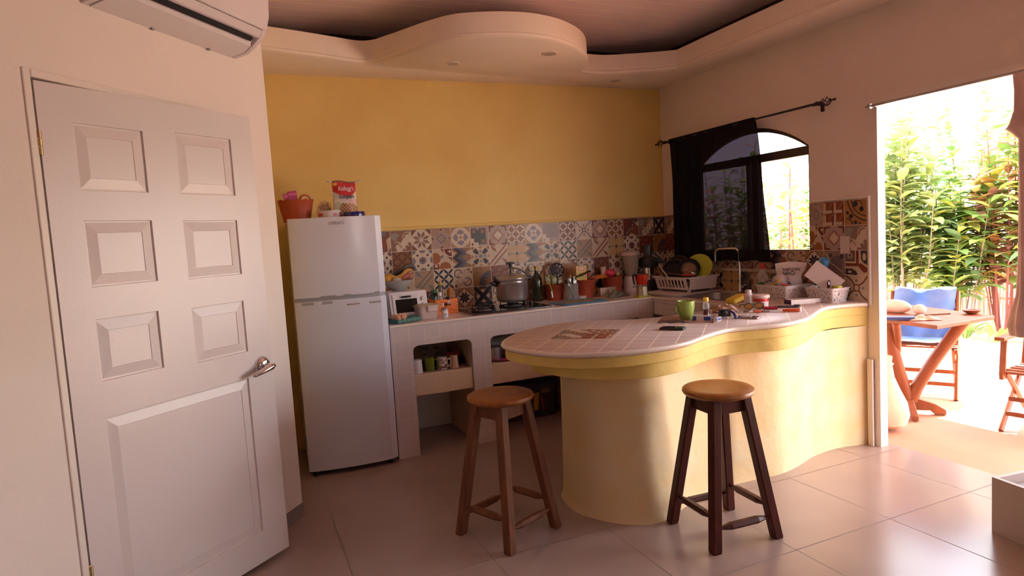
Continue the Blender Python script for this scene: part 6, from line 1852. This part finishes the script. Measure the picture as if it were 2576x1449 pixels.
kn = thing('utility_knife', 'knife with long orange handle lying along the front of the bar clutter', 'knife', (-.655, -1.985, TZC), radians(-46))
b = MB(); b.tube([(-.002, 0, .010), (.03, 0, .011), (.075, 0, .011), (.088, 0, .010), (.092, 0, .009)], [.009, .0115, .0105, .009, .005], 10, flat=.85); b.build('handle', mat('knife_orange', (.72, .10, .02), .35), kn)
b = MB(); b.prism([(-.115, -.004), (-.10, -.011), (-.002, -.011), (-.002, .008), (-.10, .008)], .006, .008); b.build('blade', m_steel, kn, smooth=False)
b = MB(); b.tube([(-.060, .0, .004), (.02, 0, .004)], .010, 12); o = b.build('red_gadget', mat('deep_red', (.32, .015, .03), .3)); o.location = (-.605, -1.865, TZC + .006); o.rotation_euler.z = radians(-40); tag(o, 'deep red plastic gadget lying behind the sunglasses', 'gadget')
b = MB(); b.box((0, 0, .006), (.15, .032, .012)); b.box((.055, 0, .012), (.035, .033, .012)); o = b.build('remote_strap', mat('charcoal_case', (.04, .035, .045), .5), smooth=False, bevel=.003); o.location = (-.490, -1.860, TZC); o.rotation_euler.z = radians(-46); tag(o, 'flat charcoal case lying in front of the white box', 'case')
b = MB(); b.box((0, 0, .0012), (.15, .07, .002)); o = b.build('receipt', mat('dark_leaflet', (.13, .08, .07), .6), smooth=False); o.location = (-.735, -1.855, TZC); o.rotation_euler.z = radians(-46); tag(o, 'dark leaflet lying under the sunglasses', 'leaflet')
b = MB(); b.tube([(-.022, 0, .009), (0, 0, .010), (.022, 0, .009)], [.007, .010, .007], 10); o = b.build('lighter', mat('salmon', (.75, .18, .10), .35)); o.location = (-.775, -1.905, TZC); o.rotation_euler.z = radians(-40); tag(o, 'small salmon red lighter in front of the sunglasses', 'lighter')
b = MB(); b.tube([(-.018, 0, .008), (.018, 0, .008)], [.008, .006], 8, flat=.6); o = b.build('crumpled_tissue', m_paper); o.location = (-.80, -1.875, TZC); o.rotation_euler.z = .4; tag(o, 'scrap of white tissue left of the salmon lighter', 'tissue')
b = MB(); b.tube([(0, 0, .002), (0, 0, .03)], .010, 10); o = b.build('white_cap', m_whitep); o.location = (-.585, -2.045, TZC - .001); tag(o, 'tiny white cap standing at the tip of the orange knife', 'cap')  # a loose white cap

# ================================================================== SHELVES UNDER THE COUNTER
SZ = .5565
def cup(lb, x, y, r, h, m, handle=None, inv=True, dots=False, name='mug', r2=None):
    t_ = thing(name, lb, 'mug', (x, y, SZ), 0, 'mugs on the left counter shelf')
    b = MB(); r2 = r2 or r
    b.lathe([(0, .004), (r - .004, .004), (r2 - .003, h - .002), (r2, h), (r2 * 1.0, h * .9), (r, .006), (r - .003, 0), (0, .002)][::-1] if False else [(r, 0), (r, .004), ((r + r2) / 2 * 1.02, h * .5), (r2, h - .004), (r2 - .004, h), (0, h)], n=32)
    b.build('cup', m, t_)
    if handle is not None:
        a = handle; b = MB(); c, s_ = cos(a), sin(a)
        b.tube([(r * .95 * c, r * .95 * s_, h * .82), ((r + .024) * c, (r + .024) * s_, h * .78), ((r + .028) * c, (r + .028) * s_, h * .5), ((r + .02) * c, (r + .02) * s_, h * .25), (r * .95 * c, r * .95 * s_, h * .2)], .0055, 8); b.build('handle', m, t_)
    if dots:
        b = MB(); rnd = random.Random(6)
        for k in range(26):
            a, z = rnd.uniform(-2.9, -.2), rnd.uniform(.012, h - .012); q = rnd.uniform(.004, .007)
            P = [(a + q / r * cos(t_2), z + q * sin(t_2)) for t_2 in [2 * pi * i / 8 for i in range(8)]]
            b.add([((r * 1.024) * cos(p), (r * 1.024) * sin(p), z_) for p, z_ in P], [tuple(range(8))])
        b.build('dots', mat('maroon_glaze', (.16, .03, .04), .4), t_, smooth=False, merge=False)
    return t_
cup('plain white mug at the far left of the counter shelf', -2.532, -.535, .035, .092, m_whitep, None, r2=.031)
cup('olive green glass mug beside the white mug on the shelf', -2.440, -.52, .034, .098, mat('olive_glass', (.10, .13, .01), .15, coat=.3), -.5)
cup('white mug with maroon dots on the counter shelf', -2.352, -.525, .036, .088, mat('cream_glaze', (.52, .45, .38), .3), -.35, dots=True)
cup('beige mug at the right end of the row on the shelf', -2.262, -.525, .033, .090, mat('beige_glaze', (.48, .30, .18), .4), pi + .3, r2=.026)
for x, y, lb in ((-2.345, -.40, 'clear stemmed glass upside down behind the dotted mug'), (-2.43, -.38, 'clear stemmed glass upside down behind the green mug')):
    g_ = thing('wine_glass', lb, 'glass', (x, y, SZ), 0, 'stemmed glasses on the counter shelf')
    b = MB(); b.lathe([(.030, 0), (.034, .03), (.030, .07), (.012, .092)], n=24); b.build('bowl', m_glass, g_, solid=.0015)
    b = MB(); b.lathe([(.012, .092), (.004, .10), (.004, .125), (.033, .142), (.033, .144), (0, .144)], n=24); b.build('stem', m_glass, g_)
b = MB(); b.lathe([(.0, .002), (.05, .002), (.075, .03), (.078, .045), (.073, .046), (.046, .010), (0, .008)], n=28); o = b.build('bowl', m_blackmat); o.location = (-2.20 + .005, -.36, SZ); tag(o, 'black bowl at the right end of the counter shelf', 'bowl')
b = MB(); print_box(b, (.09, .05, .035), (.50, .09, .04)); o = b.build('carton', m_print, smooth=False, merge=False); o.location = (-2.21, -.35, SZ + .0465); tag(o, 'small red and orange carton lying on the black bowl', 'box')
b = MB(); b.box((-.0, 0, .0006), (.40, .45, .001)); o = b.build('shelf_cloth', mat('maroon_print_cloth', (.20, .05, .07), .8, col2=(.45, .35, .30), nscale=60), smooth=False); o.location = (-2.362, -.36, SZ - .0005); tag(o, 'maroon patterned cloth lining the shelf under the mugs', 'cloth')
# middle shelf
pot2 = thing('saucepan', 'dull steel saucepan at the left of the middle counter shelf', 'saucepan', (-1.93, -.43, SZ))
b = MB(); b.lathe([(.068, 0), (.072, .01), (.072, .095), (.075, .097), (.070, .097), (.068, .012), (0, .01)], n=32); b.build('pot', m_steel, pot2)
b = MB(); b.tube([(.06, -.04, .09), (.12, -.09, .105), (.19, -.13, .115)], .006, 8); b.build('handle', m_steel, pot2)
b = MB(); b.lathe([(.03, 0), (.045, .01), (.048, .06), (.03, .10), (.024, .14), (0, .15)], n=20); o = b.build('blue_white_jug', mat('blue_white_glaze', (.45, .40, .48), .3, col2=(.14, .12, .24), nscale=22)); o.location = (-1.805, -.49, SZ + .012); tag(o, 'blue and white patterned jug on the middle counter shelf', 'jug')
b = MB(); b.lathe([(.0, 0), (.09, 0), (.12, .010), (.12, .012), (0, .008)], n=32); o = b.build('pink_plate', mat('pink_glaze', (.45, .05, .16), .4)); o.location = (-1.855, -.47, SZ); tag(o, 'pink plate under the patterned jug on the middle shelf', 'plate')
b = MB(); b.box((0, 0, .03), (.20, .3, .06)); o = b.build('oven_tray', m_blackmat, smooth=False, bevel=.006); o.location = (-1.62, -.42, SZ); tag(o, 'black oven tray on the middle counter shelf', 'tray')
# crate on the floor below
cr = thing('storage_crate', 'dark storage box with navy lid on the floor under the middle shelf', 'storage box', (-1.56, -.14, 0))
b = MB(); b.prism(rr_out(-.26, -.11, .22, .11, .02), 0, .25, out1=rr_out(-.27, -.12, .23, .12, .02)); b.build('box', mat('murky_box', (.055, .045, .055), .4), cr, bevel=.004)
b = MB(); b.prism(rr_out(-.28, -.13, .24, .13, .02), .25, .285); b.build('lid', mat('navy_box_lid', (.03, .035, .085), .4), cr, bevel=.006)
b = MB(); b.cur = (.6, .30, .02); b.quad((.02, -.116, .06), (.06, -.116, .06), (.075, -.122, .20), (.03, -.122, .20)); b.cur = (.42, .06, .03); b.quad((.11, -.115, .05), (.12, -.115, .05), (.10, -.122, .17), (.085, -.122, .17)); b.cur = (.3, .16, .08); b.quad((.09, -.121, .19), (.17, -.121, .19), (.17, -.124, .225), (.09, -.124, .225)); b.build('items_inside', m_print, cr, smooth=False, merge=False)

# ================================================================== LOW WHITE BENCH AT THE RIGHT
lb_ = thing('low_cabinet', 'low white board sided cabinet on the floor at the right edge', 'cabinet', (-.585, -3.095, 0), radians(0))
m_boardw = mat('melamine', (.48, .40, .37), .45, noise=.03)
b = MB(); b.prism([(0, 0), (-.09, -.60), (-.072, -.603), (.018, -.003)], 0, .255); b.build('side_panel', m_boardw, lb_, smooth=False)
b = MB(); b.prism([(.018, -.003), (.45, -.06), (.448, -.078), (.016, -.021)], 0, .255); b.build('side_panel', m_boardw, lb_, smooth=False)
b = MB(); b.prism([(.0, -.03), (.44, -.09), (.36, -.60), (-.07, -.56)], .20, .215); b.build('deck', mat('grey_deck', (.35, .34, .36), .4), lb_, smooth=False)

# ================================================================== OUTDOORS: TABLE, CHAIRS
tt = thing('garden_table', 'rustic wooden table with a forked trunk leg on the patio', 'table', (.776, -1.753, 0))
b = MB(); b.prism([(-.424, -.488), (.161, -.487), (.36, .25), (-.30, .45)], .722, .748); b.build('tabletop', m_teak, tt, smooth=False, bevel=.004)
b = MB(); b.tube(catmull([(0, 0, .05), (-.012, .01, .15), (-.06, .03, .32), (-.10, .045, .5), (-.125, .06, .72)], 4), [.05, .05, .05, .047, .046, .045, .045, .045, .045, .045, .044, .044, .043, .043, .042, .042, .042], 14); b.build('trunk', m_teak, tt)
b = MB(); b.tube([(.01, -.01, .10), (.04, -.04, .2), (.13, -.11, .40), (.22, -.185, .58), (.275, -.23, .69), (.28, -.24, .715)], [.045, .042, .040, .040, .043, .045], 14); b.build('branch', m_teak, tt)
b = MB(); b.tube([(-.07, .03, .46), (-.12, -.01, .58), (-.20, -.06, .70)], [.025, .025, .025], 10); b.build('branch', m_teak, tt)
def foot_board(L, rz):
    pts = [(-L, 0), (-L + .07, 0), (-L + .10, .03), (L - .10, .03), (L - .07, 0), (L, 0), (L, .035), (L - .06, .075), (.06, .115), (-.06, .115), (-L + .06, .075), (-L, .035)]
    b = MB(); b.prism(pts, -.019, .019, Matrix.Rotation(rz, 4, 'Z') @ XZ); b.build('foot', m_teak, tt, smooth=False, bevel=.004)
foot_board(.235, radians(-42)); foot_board(.20, radians(48))
b = MB(); b.tube([(0, .0, 0), (.42, -.185, 0)], .0045, 6); o = b.build('thin_stick', m_leg_a); o.location = (.42, -1.83, .7525); tag(o, 'thin brown stick lying across the garden table', 'stick')
b = MB(); b.lathe([(.0, .002), (.025, 0), (.05, .018), (.058, .028), (.054, .028), (.03, .01), (0, .008)], n=28); o = b.build('wooden_dish', m_teak); o.location = (.93, -2.10, .748); tag(o, 'small orange wooden dish at the right edge of the garden table', 'dish')
b = MB(); b.box((0, 0, .012), (.17, .09, .022)); o = b.build('book', mat('dark_blue_cover', (.05, .06, .16), .4), smooth=False, bevel=.003); o.location = (.42, -1.95, .748); o.rotation_euler.z = -.9; tag(o, 'dark blue book lying at the left of the garden table', 'book')
crumple('crumpled pink and cream napkin on the garden table', 'napkin', (.52, -2.04, .749), .17, .12, .03, mat('pinkish_paper', (.72, .38, .28), .7), 9, 'napkin', rz=-.6)
cs = thing('soft_toy', 'pale pink rounded cushion with two lobes on the patio table', 'cushion', (.70, -1.765, .748))
m_blush = mat('blush_cloth', (.80, .55, .46), .85, noise=.1, nscale=14)
b = MB(); b.sphere((0, .045, .045), .075, 20, 14, (.7, 1.5, .66)); b.build('large_lobe', m_blush, cs)
b = MB(); b.sphere((.01, -.125, .036), .042, 18, 12, (.9, 1.0, .86)); b.build('small_lobe', m_blush, cs)

gs = thing('garden_sack', 'rounded pale peach sack hanging beside the doorway under the table', 'sack', (.36, -1.87, 0))
b = MB(); b.lathe([(.0, .015), (.09, .012), (.145, .045), (.165, .11), (.15, .19), (.105, .28), (.07, .36), (.055, .46), (.06, .50), (0, .50)], n=32, sx=.8); b.build('sack', mat('peach_canvas', (.80, .56, .40), .85, noise=.1, nscale=12, bump=.2), gs)
b = MB(); b.tube([(.05 * cos(2 * pi * k / 24) * .9, .063 * sin(2 * pi * k / 24), .45) for k in range(25)], .006, 6); b.build('drawstring', m_whitep, gs)

def folding_chair(name, lb, loc, rz, W_=.46, D_=.42, seat=.40, towel=False, arms=True, back=.80):
    t_ = thing(name, lb, 'chair', loc, rz, 'slatted wooden folding chairs on the patio')
    m = m_teak
    for sx in (-1, 1):
        x = sx * W_ / 2
        b = MB(); b.tube([(x, -D_ / 2 - .02, 0), (x, D_ / 2 - .06, seat + .22 if not arms else seat + .02), (x, D_ / 2 + .03, back)], .016, 6, flat=1.4); b.build('rear_leg', m, t_, smooth=False)
        b = MB(); b.tube([(x * .93, D_ / 2 + .02, 0), (x * .93, -D_ / 2 + .02, seat + .0)], .015, 6, flat=1.4); b.build('front_leg', m, t_, smooth=False)
        b = MB(); b.span((x - .012, -D_ / 2 - .02, seat - .045), (x + .012, D_ / 2, seat - .005)); b.build('seat_rail', m, t_, smooth=False, bevel=.003)
        if arms:
            b = MB(); b.span((x - .028, -D_ / 2 - .05, seat + .215), (x + .028, D_ / 2 + .02, seat + .238)); b.build('armrest', m, t_, smooth=False, bevel=.005)
            b = MB(); b.tube([(x, -D_ / 2 + .0, seat - .02), (x, -D_ / 2 + .03, seat + .215)], .015, 6, flat=1.3); b.build('arm_post', m, t_, smooth=False)
    for k in range(6):
        y = -D_ / 2 + .02 + k * (D_ - .03) / 5
        b = MB(); b.box((0, y, seat + .002), (W_ + .02, .045, .014)); b.build('seat_slat', m, t_, smooth=False, bevel=.003)
    for k in range(3):
        z = back - .06 - k * .10; y = D_ / 2 + .012 - k * .02
        b = MB(); b.box((0, y, z), (W_ - .02, .014, .055)); b.build('back_slat', m, t_, smooth=False, bevel=.003)
    for z, y in ((.11, -D_ / 2 + .03), (.20, -D_ / 2 + .075)):
        b = MB(); b.box((0, y, z), (W_ - .02, .02, .028)); b.build('rung', m, t_, smooth=False, bevel=.003)
    return t_
folding_chair('folding_chair', 'wooden folding armchair at the right edge of the patio', (1.14, -2.50, 0), radians(-80), seat=.385)
folding_chair('folding_chair', 'wooden folding chair draped with a blue towel behind the garden table', (1.43, -1.42, 0), radians(-60), seat=.40, arms=False, back=.79)
MT = Matrix.Translation((1.43, -1.42, 0)) @ Matrix.Rotation(radians(-60), 4, 'Z')
b = MB(); nu, nv = 26, 40; vs = []
for j in range(nv + 1):
    v = j / nv
    for i in range(nu + 1):
        u = i / nu
        if v < .35: y, z = .26 - .01 * v, .55 + .26 * v / .35
        elif v < .40: y, z = .262 - .06 * (v - .35) / .05, .812
        elif v < .75: y, z = .19 - .10 * (v - .40) / .35, .81 - .37 * (v - .40) / .35
        else: y, z = .09 - .27 * (v - .75) / .25, .430 - .0 * v
        if v > .75: z += .004 * sin(u * 9)
        vs.append(MT @ Vector(((u - .5) * .43 + .008 * sin(v * 20), y - .012 * sin(u * 14 + v * 5) * (1 if v > .4 else -.5), z + .012 * sin(u * 8 + 1) * (1 if .3 < v < .45 else 0) + .006)))
b.add(vs, [(j * (nu + 1) + i, j * (nu + 1) + i + 1, (j + 1) * (nu + 1) + i + 1, (j + 1) * (nu + 1) + i) for j in range(nv) for i in range(nu)])
o = b.build('beach_towel', mat('blue_towel', (.06, .17, .50), .9, col2=(.20, .32, .62), nscale=5), angle=80, merge=False); tag(o, 'blue towel hanging over the back of the chair behind the table', 'towel')

# ================================================================== GARDEN
def leaf(b, p, d, up, L, w, col, bend=.3, n=4):
    d = d.normalized(); s_ = d.cross(up)
    s_ = s_.normalized() if s_.length > 1e-4 else Vector((1, 0, 0))
    nn_ = s_.cross(d).normalized()
    b.cur = tuple(min(.9, c * 1.25 + .05) for c in col)  # colours lifted, white haze of the glare put into the leaves
    vs = []
    for k in range(n + 1):
        t_ = k / n
        c = p + d * (L * t_) - Vector((0, 0, 1)) * (bend * L * t_ * t_)
        ww = w * (sin(pi * min(.08 + t_ * .92, 1)) ** .7) * .5
        vs += [c - s_ * ww + nn_ * ww * .25, c, c + s_ * ww + nn_ * ww * .25]
    fs = []
    for k in range(n):
        for q in (0, 1):
            fs.append((k * 3 + q, k * 3 + q + 1, (k + 1) * 3 + q + 1, (k + 1) * 3 + q))
    b.add(vs, fs)
GRN = [(.16, .30, .06), (.24, .40, .08), (.36, .48, .12), (.12, .22, .08)]
YEL = [(.60, .58, .12), (.50, .54, .14), (.34, .44, .10)]
REDL = [(.50, .20, .15), (.62, .34, .18), (.40, .18, .18), (.66, .44, .20)]
m_stem = mat('plant_stem', (.38, .28, .22), .7)
m_stemr = mat('red_stem', (.45, .16, .14), .6)
def shrub(lb, x, y, H, spread, cols, seed, n_st=7, per=16, L=.26, w=.06, kind='shrub', stem=None, z0=.3, name='garden_shrub', cat='shrub', bend=.35):
    rnd = random.Random(seed)
    t_ = thing(name, lb, cat, (x, y, -.02), 0, 'leafy shrubs of the garden hedge' if name == 'garden_shrub' else None)
    sb_, lf = MB(), MB()
    for s_ in range(n_st):
        a = rnd.uniform(0, 2 * pi); r = spread * rnd.uniform(.1, 1)
        base = Vector((r * .35 * cos(a), r * .35 * sin(a), 0)); h = H * rnd.uniform(.55, 1)
        tip = Vector((r * cos(a), r * sin(a), h)); mid = (base + tip) / 2 + Vector((rnd.uniform(-.05, .05), rnd.uniform(-.05, .05), 0))
        sb_.tube([base, mid, tip], [.012, .009, .005], 6)
        for k in range(per):
            q = (z0 + (1 - z0) * (k + rnd.random()) / per)
            p = base.lerp(mid, q * 2) if q < .5 else mid.lerp(tip, q * 2 - 1)
            aa = k * 2.4 + rnd.uniform(-.4, .4)
            d = Vector((cos(aa), sin(aa), rnd.uniform(.1, .9)))
            leaf(lf, p, d, Vector((0, 0, 1)), L * rnd.uniform(.6, 1.15), w * rnd.uniform(.7, 1.3), rnd.choice(cols), bend * rnd.uniform(.5, 1.4))
    sb_.build('stems', stem or m_stem, t_)
    f_ = lf.build('foliage', m_leafm, t_, angle=80, merge=False)
    f_['kind'] = 'stuff'
    return t_
# by the kitchen window
shrub('red stemmed cordyline with orange leaves close outside the arched window', 1.30, -.215, 2.15, .10, REDL + [(.66, .50, .16)], 31, 3, 26, .30, .075, stem=m_stemr, name='cordyline', cat='plant', bend=.45)
shrub('yellow green leafy plant outside the window right of the cordyline', 2.0, .42, 1.9, .3, YEL + GRN[:2], 32, 6, 22, .30, .075, name='croton', cat='plant')
shrub('dense green shrub outside the kitchen window, left of the cordyline', 3.2, 2.5, 2.4, .7, GRN + YEL[:1], 33, 16, 26, .32, .09)
shrub('reddish leaved shrub beyond the green one outside the kitchen window', 4.0, 3.7, 2.8, .8, REDL + GRN[:2], 34, 14, 24, .32, .09)
shrub('mixed green shrub directly beyond the cordyline', 3.2, 1.45, 2.3, .6, GRN + YEL, 35, 18, 26, .32, .09)
# seen through the doorway
shrub('tall olive leaved shrub beside the left jamb of the doorway', 3.9, .50, 2.9, .5, [(.28, .34, .10), (.40, .44, .14), (.20, .28, .10)], 41, 20, 38, .38, .11)
shrub('bright green broad leaved shrub behind the blue towel chair', 4.3, .12, 2.3, .45, GRN + YEL[:1], 42, 18, 32, .38, .11)
shrub('red stemmed shrub with purple leaves in the middle of the doorway', 4.7, -.20, 2.7, .42, REDL + GRN[:2], 43, 15, 30, .36, .10, stem=m_stemr)
shrub('tall light green shrub at the right in the doorway', 4.6, -.72, 2.9, .5, YEL + GRN, 44, 18, 34, .38, .11)
shrub('high reddish shrub at the right edge of the doorway', 5.0, -1.0, 2.7, .45, REDL + YEL[:1], 45, 15, 28, .38, .11)
shrub('tall airy tree sapling with small leaves above the hedge', 5.8, .75, 3.5, .8, GRN, 46, 18, 50, .26, .09, z0=.25)
shrub('sparse pale topped sapling beyond the hedge, above the chair', 6.2, -.3, 3.3, .9, GRN + YEL, 47, 20, 48, .28, .10, z0=.25)
shrub('small leaved yellow green sapling beyond the hedge on the left', 5.6, 1.8, 3.2, .7, YEL + GRN, 48, 18, 46, .28, .10, z0=.2)
# low strappy lilies
def lily(lb, x, y, seed):
    rnd = random.Random(seed); t_ = thing('spider_lily', lb, 'plant', (x, y, -.015), 0, 'strap leaved lilies at the foot of the fence'); lf = MB()
    for k in range(18):
        a = rnd.uniform(0, 2 * pi)
        leaf(lf, Vector((.02 * cos(a), .02 * sin(a), 0)), Vector((cos(a), sin(a), rnd.uniform(1.2, 2.6))), Vector((0, 0, 1)), rnd.uniform(.35, .6), .035, rnd.choice([(.30, .42, .08), (.42, .50, .14), (.20, .34, .05)]), rnd.uniform(.4, .9), 7)
    o_ = lf.build('strap_leaves', m_leafm, t_, angle=80, merge=False); o_['kind'] = 'stuff'
lily('arching strap leaved lily at the right of the table behind the chair', 3.95, -.55, 1)
lily('strap leaved lily under the reddish shrub at the right edge', 4.15, -.85, 2)
lily('strap leaved lily by the fence left of the others', 3.95, -.22, 3)
# rustic fence of upright sticks
fn = thing('stick_fence', 'whitish fence of uneven upright sticks behind the shrubs', 'fence', (5.2, 0, 0))
b = MB(); rnd = random.Random(55); y = -3.2
m_stick = mat('bleached_stick', (.72, .62, .52), .8, col2=(.52, .42, .36), nscale=3)
while y < 5.0:
    r = rnd.uniform(.012, .024); h = rnd.uniform(.95, 1.2); lx = rnd.uniform(-.03, .03)
    b.tube([(rnd.uniform(-.02, .02), y, 0), (lx, y + rnd.uniform(-.04, .04), h)], r, 6); y += r * 2 + rnd.uniform(.004, .03)
o = b.build('sticks', m_stick, fn); o['kind'] = 'stuff'
for z in (.3, .85):
    b = MB(); b.tube([(.03, -3.2, z), (.03, 5.0, z)], .018, 8); b.build('rail', m_stick, fn)
